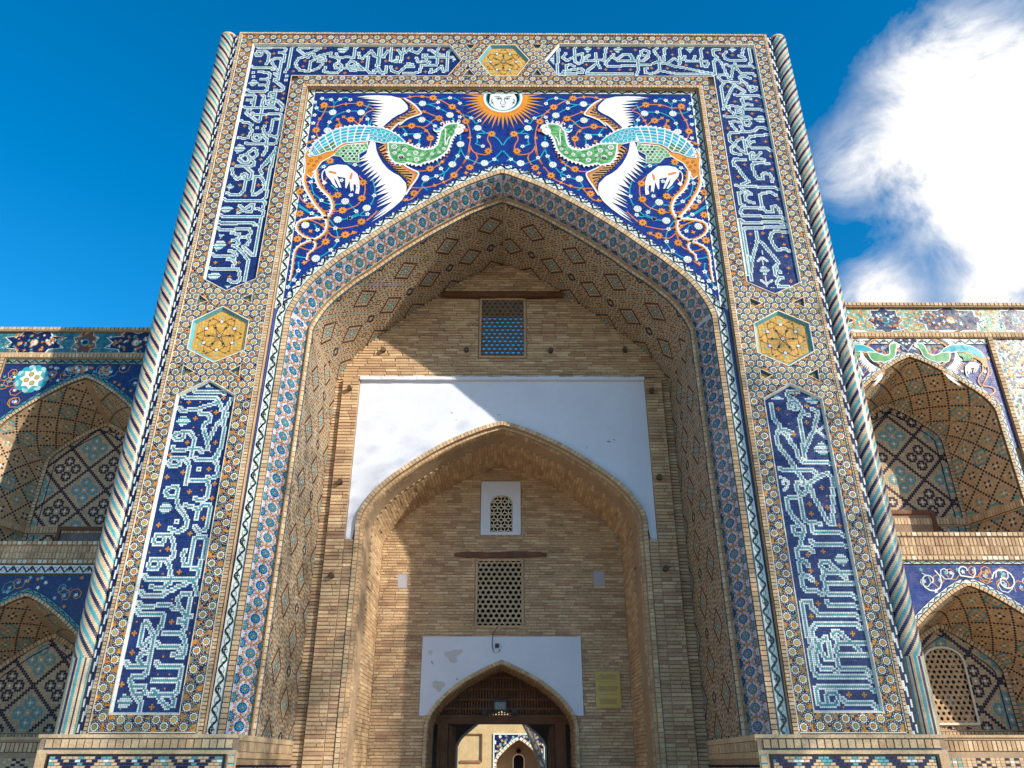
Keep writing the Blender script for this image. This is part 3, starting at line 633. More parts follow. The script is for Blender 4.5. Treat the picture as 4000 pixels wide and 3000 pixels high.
# outer shell: sides, top, back
sh = Bag()
for s in (-1, 1):
    sh.box(min(s*4.62, s*4.0), max(s*4.62, s*4.0), .06, 3.2, 0, TOP-.02, jit(C['brick'], 0), 'f')
    # body of the pier behind the tilework
sh.box(-4.62, 4.62, .3, 1.2, APEX+.3, TOP-.02, C['brick'])
sh.box(-4.62, 4.62, 1.2, 2.2, APEX-.05, APEX+1.2, C['brick'])
mk(sh, 'masonry_core', M_BRICK, G)
# extrados of the vault (closes the space between arch and shell against light)
ex = Bag(); exo = ARCH.off(.35)
pts = [tuple(p) for p in exo.p]
loft(ex, pts, .12, pts, 2.7, C['brick'])
curtain(ex, [tuple(p) for p in ARCH.off(.06).p], -4.6, 4.6, 0, TOP-.05, .12, C['mortar'])
mk(ex, 'vault_shell', M_BRICK, G)
# frame front plate (behind the mosaics)
PAN = {}
def panel_geo(key, px):
    PAN[key] = [P(u, v, 0) for u, v in px]
panel_geo('L', [(818,1482),(692.6,1542.7),(423.4,2791),(700.6,2791),(921,1541.7)])
panel_geo('R', [(3087,1497),(2986,1556),(3175,2783),(3451,2783),(3213,1556)])
panel_geo('A', [(990.5,173),(790,1093),(883,1136.5),(1000.6,1086),(1141,296),(1749,298),(1805.8,234),(1757.6,172)])
panel_geo('B', [(2946,174),(2184,171.5),(2128.5,234),(2181,299),(2787,298),(2918,1104),(3027,1149),(3129,1101)])
HEX = {'hl': [(871,1196.6),(975,1252),(955.6,1367.8),(835,1416),(731.4,1363),(753,1254.5)], 'hr': [(3039,1213.5),(3160.6,1264),(3181,1372.6),(3081,1430.5),(2958,1377.4),(2943.6,1264)],
       'ht': [(1866.4,235.6),(1914.7,176.3),(2013.5,176.3),(2069,235.6),(2018.3,298.3),(1917,298)]}
for k, v in HEX.items(): panel_geo(k, v)
def tri(ox, oy, t): return [(a/2.074+ox, b/2.074+oy) for a, b in t]
TRI = [tri(500,700,t) for t in (((550,1025),(575,930),(650,985)), ((1010,925),(1000,1005),(915,965)), ((430,1605),(450,1505),(540,1560)), ((820,1555),(915,1505),(900,1605)))] + \
      [tri(2500,700,t) for t in (((885,960),(990,1005),(895,1055)), ((1325,955),(1335,1040),(1230,1000)), ((970,1535),(1080,1585),(980,1635)), ((1350,1585),(1440,1535),(1455,1635)))] + \
      [tri(1500,50,t) for t in (((660,255),(740,258),(700,310)), ((640,510),(690,455),(740,512)), ((1195,255),(1285,258),(1240,310)), ((1200,510),(1240,455),(1285,512)))]
for i, t in enumerate(TRI): panel_geo('t%d' % i, t)
def vfix(key, groups, axis):       # make edges truly vertical / level
    for g in groups:
        m = sum(PAN[key][i][axis] for i in g)/len(g)
        for i in g:
            p = list(PAN[key][i]); p[axis] = m; PAN[key][i] = tuple(p)
vfix('L', [(1, 2), (3, 4)], 0); vfix('L', [(2, 3), (1, 4)], 1)
vfix('R', [(1, 2), (3, 4)], 0); vfix('R', [(2, 3), (1, 4)], 1)
vfix('A', [(0, 1), (3, 4)], 0); vfix('A', [(0, 7), (4, 5), (1, 3)], 1)
vfix('B', [(0, 7), (4, 5)], 0); vfix('B', [(0, 1), (3, 4), (5, 7)], 1)
def area2(p): return sum(p[i-1][0]*p[i][1]-p[i][0]*p[i-1][1] for i in range(len(p)))
for k in PAN:
    if area2(PAN[k]) < 0: PAN[k] = PAN[k][::-1]      # all counter-clockwise
def inset(poly, d):
    n = len(poly); out = []
    for i in range(n):
        a, b, c = map(np.array, (poly[i-1], poly[i], poly[(i+1) % n]))
        e1 = (b-a)/np.hypot(*(b-a)); e2 = (c-b)/np.hypot(*(c-b)); n1 = np.array([-e1[1], e1[0]]); n2 = np.array([-e2[1], e2[0]])
        m = n1+n2; m = m/np.dot(m, n1); out.append(tuple(b+m*d))
    return out
HOLES = [PAN[k] for k in PAN]
HB = [(min(p[0] for p in h), max(p[0] for p in h), min(p[1] for p in h), max(p[1] for p in h)) for h in HOLES]
def edge_dist(x, z, poly):
    best = 9
    for i in range(len(poly)):
        (x0, z0), (x1, z1) = poly[i-1], poly[i]; dx, dz = x1-x0, z1-z0; t = min(1, max(0, ((x-x0)*dx+(z-z0)*dz)/(dx*dx+dz*dz)))
        best = min(best, math.hypot(x-x0-t*dx, z-z0-t*dz))
    return best
XO = HW-.045; XI = FX+.066
ZG0 = LEDGE+.03; ZG1 = P(1950, 138)[1]; ZG2 = P(1950, 333)[1]
def ins_frame(x, z, m=0):
    ax = abs(x)
    if ax > XO-m*.5 or z > ZG1-m*.5 or z < ZG0+m*.5: return False
    if ax < XI+m*.5 and z < ZG2+m*.5: return False
    for h, b in zip(HOLES, HB):
        if b[0]-m < x < b[1]+m and b[2]-m < z < b[3]+m:
            if pip(x, z, h): return False
            if m and edge_dist(x, z, h) < m: return False
    return True
F0 = flat(0.0)
L_, A_, R_, B_ = PAN['L'], PAN['A'], PAN['R'], PAN['B']
def bb(p): return (min(q[0] for q in p), max(q[0] for q in p), min(q[1] for q in p), max(q[1] for q in p))
lb, ab, rb, b2 = bb(L_), bb(A_), bb(R_), bb(B_)
def regs(lo, up, sg):
    if sg < 0: xo0, xo1, xi0, xi1 = -XO, lo[0], lo[1], -XI
    else: xo0, xo1, xi0, xi1 = lo[1], XO, XI, lo[0]
    return [(xo0, xo1, ZG0, lo[3]-.22, 'v'), (xi0, xi1, ZG0, lo[3]-.22, 'v'), (lo[0]+.0, lo[1], ZG0, lo[2], 'h')]
GR = girih(F0, regs(lb, ab, -1) + [(-XO, -XI, lb[3]-.22, ab[2]+.2, 'f')] + [(-XO, ab[0], ab[2]+.2, ab[3], 'v'), (P(1003,1086)[0]+.0, -XI, ab[2]+.2, ZG2, 'v')], ins_frame, G)
girih(F0, regs(rb, b2, 1) + [(XI, XO, rb[3]-.22, b2[2]+.2, 'f')] + [(b2[1], XO, b2[2]+.2, b2[3], 'v'), (XI, P(2918,1104)[0], b2[2]+.2, ZG2, 'v')], ins_frame, G)
girih(F0, [(-XO, XO, ab[3], ZG1, 'h'), (-XI-.12, XI+.12, ZG2, P(1950,297)[1], 'h'), (P(1750,235)[0], P(2185,235)[0], P(1950,297)[1], ab[3], 'f')], ins_frame, G)
# panels: raised tile lip, sloping reveal and the sunken field
def panel(key, name, depth=.034, lip=.016, wd=.018, cols=('cream', 'white'), fieldcol='blue', label=None):
    poly = PAN[key]; B = Bag(); o = inset(poly, -lip*.3); i0 = inset(poly, lip*.4); i1 = inset(poly, lip*.4+wd); n = len(poly)
    for i in range(n):
        j = (i+1) % n; L = math.hypot(poly[j][0]-poly[i][0], poly[j][1]-poly[i][1]); m = max(1, int(L/.12))
        for k in range(m):
            a, b = k/m, (k+1)/m-.0006
            def ip(q, f): return (q[i][0]*(1-f)+q[j][0]*f, q[i][1]*(1-f)+q[j][1]*f)
            c = jit(C[cols[1]], .06); c0 = jit(C[cols[0]], .08)
            B.face([(*ip(o, a)[:1], -.008, ip(o, a)[1]), (ip(o, b)[0], -.008, ip(o, b)[1]), (ip(i0, b)[0], -.008, ip(i0, b)[1]), (ip(i0, a)[0], -.008, ip(i0, a)[1])], c0)
            B.face([(ip(i0, a)[0], -.008, ip(i0, a)[1]), (ip(i0, b)[0], -.008, ip(i0, b)[1]), (ip(i1, b)[0], depth, ip(i1, b)[1]), (ip(i1, a)[0], depth, ip(i1, a)[1])], c)
            B.face([(ip(i0, a)[0], -.0065, ip(i0, a)[1]), (ip(i0, b)[0], -.0065, ip(i0, b)[1]), (ip(inset(poly, lip*.4+.006), b)[0], -.0095, ip(inset(poly, lip*.4+.006), b)[1]), (ip(inset(poly, lip*.4+.006), a)[0], -.0095, ip(inset(poly, lip*.4+.006), a)[1])], C['navy']) if n > 3 and key[0] != 'h' and False else None
    B.face([(p[0], depth+.004, p[1]) for p in i1], C[fieldcol])
    fr = mk(B, name, M_GLAZE, G)
    return fr, i1
for key, nm in (('L', 'lower left'), ('R', 'lower right'), ('A', 'upper left'), ('B', 'upper right')):
    fr, i1 = panel(key, 'inscription_panel')
    fr['label'] = {'L': 'tall blue inscription panel with pointed top on the left pier', 'R': 'tall blue inscription panel with pointed top on the right pier', 'A': 'bent blue inscription band turning the upper left corner', 'B': 'bent blue inscription band turning the upper right corner'}[key]
    hz = (P(1950, 300)[1], P(1142, 250)[0], P(2786, 250)[0]) if key in 'AB' else None
    B = inscription(key, i1, .034, hz)
    mk(B, 'letter_tiles', M_GLAZE, fr, 'stuff')
def medallion(key):
    fr, i1 = panel(key, 'hexagon_medallion', .032, .02, .034, ('cream', 'teal'), 'yellow')
    mp = flat(.032); cx_ = sum(p[0] for p in i1)/6; cz_ = sum(p[1] for p in i1)/6; R = min(edge_dist(cx_, cz_, i1), .6); B = Bag()
    ph = math.pi/6 if key == 'ht' else 0
    strip_field(B, mp, cx_-.45, cx_+.45, cz_-.45, cz_+.45, .045, lambda i, j: C['yellow'], .13, .02, .001, lambda a, b: pip(a, b, i1) and edge_dist(a, b, i1) > .02)
    for k in range(6):
        a = math.pi/2+k*math.pi/3+ph
        def rot(r, t): return (cx_+r*math.cos(a+t), cz_+r*math.sin(a+t))
        for sg in (1, -1):
            arc = [rot(R*(.05+.62*math.sin(q*math.pi/2)), sg*.62*math.sin(q*math.pi)) for q in np.linspace(0, 1, 9)]
            tube2(B, mp, arc, .007, C['brown'], .004)
            arc = [rot(R*(.62+.28*q), sg*(.1+.34*q)) for q in np.linspace(0, 1, 5)]
            tube2(B, mp, arc, .006, C['brown'], .004)
            x, z = rot(R*.88, sg*.44); disc(B, mp, x, z, .02, C['brown'], .005, 4, .013)
            x, z = rot(R*.42, sg*.5); disc(B, mp, x, z, R*.07, lin((150, 170, 130)), .003, 7)
        x, z = rot(R*.66, 0); star(B, mp, x, z, R*.12, R*.05, 5, C['brown'], .005, a); disc(B, mp, x, z, R*.07, lin((210, 214, 230)), .006, 6)
        x, z = rot(R*.84, 0); disc(B, mp, x, z, R*.07, lin((150, 176, 140)), .003, 7)
    disc(B, mp, cx_, cz_, R*.09, C['brown'], .005, 12); disc(B, mp, cx_, cz_, R*.06, C['white'], .006, 12); disc(B, mp, cx_, cz_, R*.035, C['brown'], .007, 8)
    mk(B, 'floral_tiles', M_GLAZE, fr, 'stuff')
for k in HEX: medallion(k)
for i in range(len(TRI)):
    fr, i1 = panel('t%d' % i, 'triangle_inset', .035, .012, .022, ('cream', 'slate'), 'yellow')
# brick strips framing the frame
zt = TOP
e1 = lambda s, t, h=0: (t, -h, s)
edging(lambda s, t, h=0: (-HW+t, -h, LEDGE+s), zt-LEDGE-.03, 0, .045, .042, G, h=.02)
edging(lambda s, t, h=0: (HW-t, -h, LEDGE+s), zt-LEDGE-.03, 0, .045, .042, G, h=.02)
edging(lambda s, t, h=0: (-HW+s, -h, zt-.035+t), 2*HW, 0, .035, .046, G, h=.02)
edging(lambda s, t, h=0: (-XI+t, -h, LEDGE+s), ztopin-LEDGE, 0, .062, .042, G, h=.014)
edging(lambda s, t, h=0: (XI-t, -h, LEDGE+s), ztopin-LEDGE, 0, .062, .042, G, h=.014)
edging(lambda s, t, h=0: (-XI+s, -h, ztopin-.005+t), 2*XI, 0, ZG2-ztopin+.003, .046, G, h=.014)
fb = Bag()      # body of the projecting frame
for s in (-1, 1):
    fb.box(min(s*FX, s*HW), max(s*FX, s*HW), .058, .14, 0, TOP-.03, C['mortar'])
    fb.box(min(s*FX, s*(FX+.06)), max(s*FX, s*(FX+.06)), .003, .06, LEDGE, ztopin, C['brick'])
    fb.box(min(s*(HW-.04), s*HW), max(s*(HW-.04), s*HW), .003, .06, LEDGE, TOP-.01, C['brick'])
fb.box(-FX, FX, .058, .14, ztopin+.002, TOP-.03, C['mortar']); fb.box(-FX, FX, .003, .06, ztopin-.004, ztopin+.05, C['brick']); fb.box(-HW+.04, HW-.04, .003, .3, TOP-.045, TOP-.004, C['brick'])
mk(fb, 'frame_body', M_BRICK, G)
for s, hid in ((-1, 0), (1, 0)):     # thin pale fillets beside the star mosaic
    b = Bag(); b.box(min(s*XO, s*(XO-.012)), max(s*XO, s*(XO-.012)), -.012, .0, LEDGE, ZG1, C['cream']); b.box(min(s*XI, s*(XI+.01)), max(s*XI, s*(XI+.01)), -.012, 0, LEDGE, ZG2, C['cream'])
    mk(b, 'pale_fillet', M_GLAZE, G)
b = Bag(); b.box(-XO, XO, -.012, 0, ZG1, ZG1+.012, C['cream']); b.box(-XI, XI, -.012, 0, ZG2-.01, ZG2, C['cream']); b.box(-XO, -XI, -.012, 0, ZG0-.012, ZG0, C['cream']); b.box(XI, XO, -.012, 0, ZG0-.012, ZG0, C['cream']); mk(b, 'pale_fillet', M_GLAZE, G, 'stuff')
# ---- bands round the arch on the set-back plane
bm = band_map(ARCH, YS)
edging(bm, ARCH.L, .004, .083, .055, G, 'brick_edging', .022, gapf=.16)
vine(bm, ARCH.L, .088, .215, G)
zv0 = P(1180, 1205, YS)[1]
zv1 = ztopin+.02
for s in (-1, 1):
    vine((lambda s_: (lambda q, t, h=0: (s_*(FX-t), YS-.003-h, zv0+q)))(s), zv1-zv0, 0, .125, G)
zvb = P(1950, 369, YS)[1]
vine(lambda q, t, h=0: (-FX+.125+q, YS-.004-h, zvb+t), 2*(FX-.125), 0, zv1-zvb, G)
mpR = reveal_map(ARCH, YS, .155, .37, .40)
flower_band(mpR, ARCH.L, .40, G)
AR2 = ARCH.off(-.155)
# rope of rounded bricks between lining and vault
def rope_map(path, Y0, R):
    def f(s, t, h=0.):
        a = t; p = path.at(s, -R*math.sin(a)*.5-h*.3); return (p[0], Y0+R*(1-math.cos(a))-h, p[1])
    return f
edging(lambda s, t, h=0: (lambda p: (p[0], YS+.36+t*.5-h, p[1]))(AR2.at(s, .01-t*.62)), AR2.L, 0, .115, .075, G, 'brick_rope', .03, tones=('tan2', 'tan'), joint='slate', gapf=.12)
AV = AR2.off(-.048); YV = YS+.37+.07; YB = 2.2
mpV = lambda s, t, h=0.: (lambda p: (p[0], YV+t, p[1]))(AV.at(s, -h))
raster(mpV, AV.L, YB-YV, .0285, .0285, pat_vault, G, 'vault_tiles', h=.003)
mk((lambda b: (loft(b, [tuple(p) for p in AV.off(.02).p], YS+.3, [tuple(p) for p in AV.off(.02).p], YB+.1, C['mortar']), b)[1])(Bag()), 'vault_lining', M_BRICK, G)
# ================================================================== spandrel picture: birds, fawns, sun, scrolls
SY = YS-.006
def c2(crop, txt): return [P(u, v, SY) for u, v in cp(crop, txt)]
def cc(*a):
    out = []
    for i in range(0, len(a), 2): out += c2(a[i], a[i+1])
    return out
XSI = FX-.125; ZSI = zvb
ARC_OUT = [tuple(p) for p in ARCH.off(.20).p]
def arch_z(x):
    z = -1
    for (a, za), (b, zb) in zip(ARC_OUT, ARC_OUT[1:]):
        if a <= x <= b and b-a > 1e-6: z = max(z, za+(zb-za)*(x-a)/(b-a))
    return z
def in_sp(x, z): return abs(x) < XSI+.01 and z < ZSI+.01 and z > arch_z(x) and arch_z(x) > 0
SPL = Bag(); mpS = flat(SY)
st_ = .046; nx_ = int(2*XSI/st_); 
for i in range(nx_+1):
    x = -XSI+i*st_; z = ZSI
    zb = max(arch_z(x+st_/2), 4.5)
    off = random.uniform(0, st_)
    z = ZSI+.01
    while z > zb-.03:
        hgt = random.uniform(.028, .05)
        if in_sp(x+st_/2, z-hgt/2) or in_sp(x+st_/2, z):
            q = [random.uniform(.0005, .003) for _ in range(4)]; H = random.uniform(0, .0015)
            k = random.choice((1, 1, 1, 1.12, .85, .62 if random.random() < .25 else 1))
            c = tuple(w*k for w in jit(C['ultra'], .12)); sl_ = random.uniform(-.006, .006)
            SPL.face([mpS(x+q[0], z-hgt+q[1]+sl_, H), mpS(x+st_-q[1], z-hgt+q[2]-sl_, H+.0006), mpS(x+st_-q[2], z-q[3]-sl_, H), mpS(x+q[3], z-q[0]+sl_, H)], c)
        z -= hgt
spm = mk(SPL, 'spandrel_mosaic', M_GLAZE, G, 'stuff')
spm['label'] = 'deep blue ground of the spandrel mosaic'
bk = Bag(); curtain(bk, ARC_OUT, -XSI-.02, XSI+.02, 5.5, ZSI+.02, SY+.003, lin((70, 84, 150))); mk(bk, 'mosaic_bed', M_GLAZE, G)
def mir(pts): return [(-x, z) for x, z in pts]
def ngon(bag, pts, col, h):
    if area2(pts) < 0: pts = pts[::-1]
    bag.face([mpS(x, z, h) for x, z in pts], col)
def both(fn):
    for s in (-1, 1): fn(s)
def M_(pts, s): return pts if s < 0 else mir(pts)
ST_O = {'S1': "240,260 310,245 400,245 500,215 620,205 720,215 880,275 800,320 730,410 690,480|510,375 570,400 640,415 690,460|445,400 465,450 460,500|300,250 260,340 220,400 190,470 180,560 190,610 215,640|50,700 130,665 200,640",
 'S2': "0,135 80,130 200,110 330,120 400,140 500,165 590,215 640,240 700,290 760,350 790,410 820,480 835,560 835,640 820,720 810,800 760,890 730,950|240,285 300,295 400,335 470,365 540,430|450,370 390,400 350,440 290,475 200,465 140,460 60,465 0,475|270,480 330,520 365,590 370,660 345,730|835,700 880,770 960,795 1050,790 1080,700 1040,620 1060,560|900,780 920,840 880,910|590,750 560,820 500,885",
 'S3': "770,345 830,410 845,500 825,600 750,700 640,750 560,775 460,780|320,770 420,785|380,570 450,595 500,585|20,560 60,640 130,690 250,750|870,890 930,840 990,780|370,370 330,430 330,500",
 'S4': "370,300 450,295 530,265 600,225 650,180 700,100|300,480 400,480 520,465 640,420 720,380 790,300 850,230 900,150 930,60|210,615 300,600 400,490",
 'S5': "290,130 380,170 420,210|440,230 500,280 590,270 690,240|460,190 560,205 700,180|210,370 270,390 330,385 400,340 440,240|240,510 280,480"}
ST_T = {'S1': "235,150 290,155 350,155|390,290 400,210 440,175|400,210 380,170|170,200 185,270 230,305 340,310|110,370 115,440 140,450|360,400 420,350 520,310 570,300 680,300|320,490 330,440|830,215 790,280|780,340 820,400 825,500 860,420|480,150 540,130 600,160",
 'S2': "160,195 230,200 340,205 450,190|360,210 460,250 560,300 640,380|490,150 600,130 690,150 715,200|210,375 320,390 420,460 460,490|30,475 75,530|0,600 70,560 170,555 260,545|240,620 230,690|760,330 850,365 900,430 940,400|870,500 930,480 1010,540 1060,550 1160,610 1210,680|1000,545 920,560 920,650 900,670 950,690|720,560 720,620|720,730 700,790|720,730 780,830 860,870 950,905|650,880 690,820|1060,890 1120,860 1160,870|1140,830 1205,760",
 'S3': "180,450 210,560 280,620 350,675 450,690 540,690|0,680 60,725 180,800 250,830|650,690 710,750 780,830 870,830|560,880 660,865 780,820 840,770|940,400 965,500 960,600 920,690|200,370 185,400|290,240 340,210 440,180|640,190 780,210|430,460 500,520",
 'S4': "500,380 570,355 650,320 700,270|580,200 620,280 650,330 630,380|430,420 410,460 460,500",
 'S5': "110,380 150,430 200,450 270,460|450,120 510,200 530,290 500,360 400,440 330,450|330,170 360,220|190,500 185,580 110,690|620,120 700,80|200,20 300,80 400,110|120,230 190,180"}
FL_W = {'S1': "380,317 732,318 315,540", 'S2': "272,197 597,332 265,388 210,582 925,485 722,677 625,915 1005,900", 'S3': "598,657 865,740", 'S4': "448,380", 'S5': "250,177 530,130 340,465"}
FL_w = {'S1': "470,155 155,350 812,400 575,300 340,437 360,160 180,262 250,145 600,160 160,190 140,450 140,620", 'S2': "457,250 597,130 457,182 420,462 72,562 225,685 848,367 938,590 688,815 800,833 1120,855 715,195 715,355 945,400 985,700", 'S3': "172,418 305,645 185,805 957,585 735,780 655,865 720,205 332,228 553,397 875,815 100,590 105,640 670,580", 'S4': "565,355 615,275 620,382", 'S5': "635,118 510,203 525,310 470,392 190,570 153,650 100,712 355,218"}
FL_O = {'S1': "718,210 175,535 275,225 605,405 455,490", 'S2': "397,130 785,408 365,607 1050,757 1090,555 467,370 625,235 145,460", 'S3': "410,155 565,770 800,910 35,810 40,530 805,620 820,425 505,580 160,705", 'S4': "497,275 755,345 325,540 925,262", 'S5': "183,297 425,320 595,260"}
LF_O = {'S1': "545,215 220,395 515,372 443,405 730,405 95,685", 'S2': "125,120 270,115 292,292 695,290 830,600 315,518 350,715 505,885 125,637", 'S3': "230,745", 'S4': "545,455 645,420 240,610 885,320", 'S5': "295,228 400,175 240,500 665,240"}
def pts1(crop, txt): return c2(crop, txt)
def scrolls(s):
    B = Bag()
    for D_t, col, w in ((ST_T, C['turq'], .0165), (ST_O, lin((204, 120, 52)), .0175)):
        for crop, txt in D_t.items():
            for t in txt.split('|'):
                p = M_(smooth_pts(c2(crop, t), 4), s); tube2(B, mpS, p, w, jit(col, .08), .003 if w == .0165 else .0036)
                for q in (p[0], p[-1], p[len(p)//2]): star(B, mpS, q[0], q[1], .028, .009, 3, col, .0042, random.uniform(0, 3))
    for crop, txt in FL_w.items():
        for x, z in M_(pts1(crop, txt), s):
            star(B, mpS, x, z, .042, .025, 5, C['white'], .006, random.uniform(0, 1)); disc(B, mpS, x, z, .011, C['ultra'], .007, 6)
    for crop, txt in LF_O.items():
        for x, z in M_(pts1(crop, txt), s): star(B, mpS, x, z, .042, .02, 4, jit(C['orange'], .1), .0055, random.uniform(0, 1))
    for crop, txt in FL_O.items():
        for x, z in M_(pts1(crop, txt), s):
            star(B, mpS, x, z, .070, .046, 9, jit(C['orange'], .1), .006, random.uniform(0, 1)); disc(B, mpS, x, z, .018, C['brown'], .007, 6)
    for crop, txt in FL_W.items():
        for x, z in M_(pts1(crop, txt), s):
            star(B, mpS, x, z, .064, .055, 11, C['white'], .006, random.uniform(0, 1))
            for k in range(13):
                a = k*2.4; r = .052*math.sqrt((k+.5)/13); disc(B, mpS, x+r*math.cos(a), z+r*math.sin(a), .007, C['black'], .007, 4, ph=k)
    mk(B, 'scroll_inlay', M_GLAZE, spm, 'stuff')
both(scrolls)
def spikes(pts, inner, amt, col, bag, h, step=.07):
    p = Path(pts)
    n = int(p.L/step)
    for i in range(n):
        a = p.at(i*step); b = p.at((i+1)*step); c = p.at((i+.8)*step, amt)
        ngon(bag, [a, b, c], col, h) if abs(area2([a, b, c])) > 1e-7 else None
def grow(poly, d):
    if area2(poly) < 0: poly = poly[::-1]
    return inset(poly, -d)
WING_U = cc('S1', "940,480 865,455 945,435 855,415 950,408 858,390 960,380 855,352 985,345 868,325 1005,318 870,295 1010,285 880,265 1020,250 830,225 1035,215 808,183 1000,172 740,145 900,140 680,130 800,112 950,108 1100,115 1220,145",
            'S2', "60,180 95,220 103,265 60,300 0,330", 'S1', "1190,350 1120,395 1050,455 985,515")
WING_L = cc('S1', "842,690 868,640 905,660", 'S3', "985,20 1010,90 1060,180 1130,260 1200,310 1262,340", 'S4', "180,370 235,430 245,480 235,550 190,620 100,700 0,772",
            'S3', "915,920 1130,765 945,870 1125,725 958,835 1190,660 985,735 1190,600 985,690 1160,580 990,655 1150,545 975,590 1130,490 975,550 1110,440 965,492 1060,370 945,450 1040,330 900,412 1010,290 872,372 965,262 832,335 940,222 800,295 905,180 765,240 890,150 760,170 870,110 770,140 860,70")
OUT_U = cc('S1', "1095,560 1150,500 1220,440", 'S2', "10,450 80,392 180,350 258,322 240,285 195,230 130,180 55,140")
OR_U = cc('S1', "1090,545 1140,495 1210,435", 'S2', "10,428 100,378 190,338 240,312 205,255 140,200 75,160")
OUT_L = cc('S4', "45,0 75,80 130,170 210,235 300,285 372,322 350,390 300,460 235,560")
OR_L = cc('S4', "20,5 55,95 115,180 195,250 280,300 345,332 330,390 290,450 248,530")
BAR_U = cc('S1', "1020,512 1090,475 1150,428 1220,380", 'S2', "20,362 80,332 125,300 150,262 128,225")
BAR_L = cc('S3', "1010,0 1060,70 1120,150 1180,210 1235,262", 'S4', "190,335 245,375 270,430 262,470")
SADDLE = cc('S1', "95,862 120,770 165,690 255,625 360,560 480,520 600,500 720,490 850,500 980,515 1080,550 1170,600 1240,655", 'S2', "60,650 20,665", 'S1', "1180,695 1090,690 1010,700 930,682 860,662 800,678 700,682 600,692 520,698 440,742 380,792 300,805 190,850")
TOPL = cc('S1', "105,850 125,770 170,690 255,628 360,565 480,525 600,505 720,495 850,505"); BOTL = cc('S1', "190,848 260,812 320,800 385,785 440,740 520,695 600,690 700,680 830,668")
BODY = cc('S1', "1075,705", 'S2', "0,680 80,682 130,702 200,735 300,757 400,742 455,700 478,640 490,560 510,500 560,462 620,447 690,447 700,500 690,540 640,570 612,610 597,650 578,715 555,760 505,808 440,848 370,878 290,893 240,920 180,912 100,893 50,912 0,905", 'S1', "1150,935 1100,870 1078,780")
FACE = cc('S2', "690,450 745,452 775,480 772,520 745,545 700,572 655,548 660,510 690,490")
RUMP = cc('S1', "440,790 500,745 560,722 700,715 800,700 830,760 760,800 700,830 700,930 540,925 480,860 400,850")
TAILB = cc('S1', "40,850 75,770 95,790 90,868 190,852 300,806 385,792 440,742 530,700 800,680 805,694 620,706 500,752 400,832 340,870", 'S3', "300,165 250,235 215,300 180,360 100,300 110,200")
RIB1 = cc('S3', "98,310 90,400 118,500 168,590 220,680 290,770 352,850", 'S5', "440,165 425,230 375,280 310,308 220,345 172,385 152,440 142,520 130,600 115,660")
RIB2 = cc('S3', "240,270 248,370 285,470 345,540 405,600 440,680 443,750 405,830 360,860", 'S5', "300,122 210,142 175,185 192,235 245,275 305,300 340,340 322,390 278,425 265,480")
FAWN = cc('S3', "348,270 400,222 500,203 620,212 690,270 750,320 775,400 778,500 768,570 722,558 735,500 730,450 700,450 705,540 690,515 668,540 660,480 652,405 622,480 612,500 600,490 600,370 520,355 500,345 522,400 552,490 530,490 485,405 460,362 472,420 512,490 490,490 440,440 418,400 365,340")
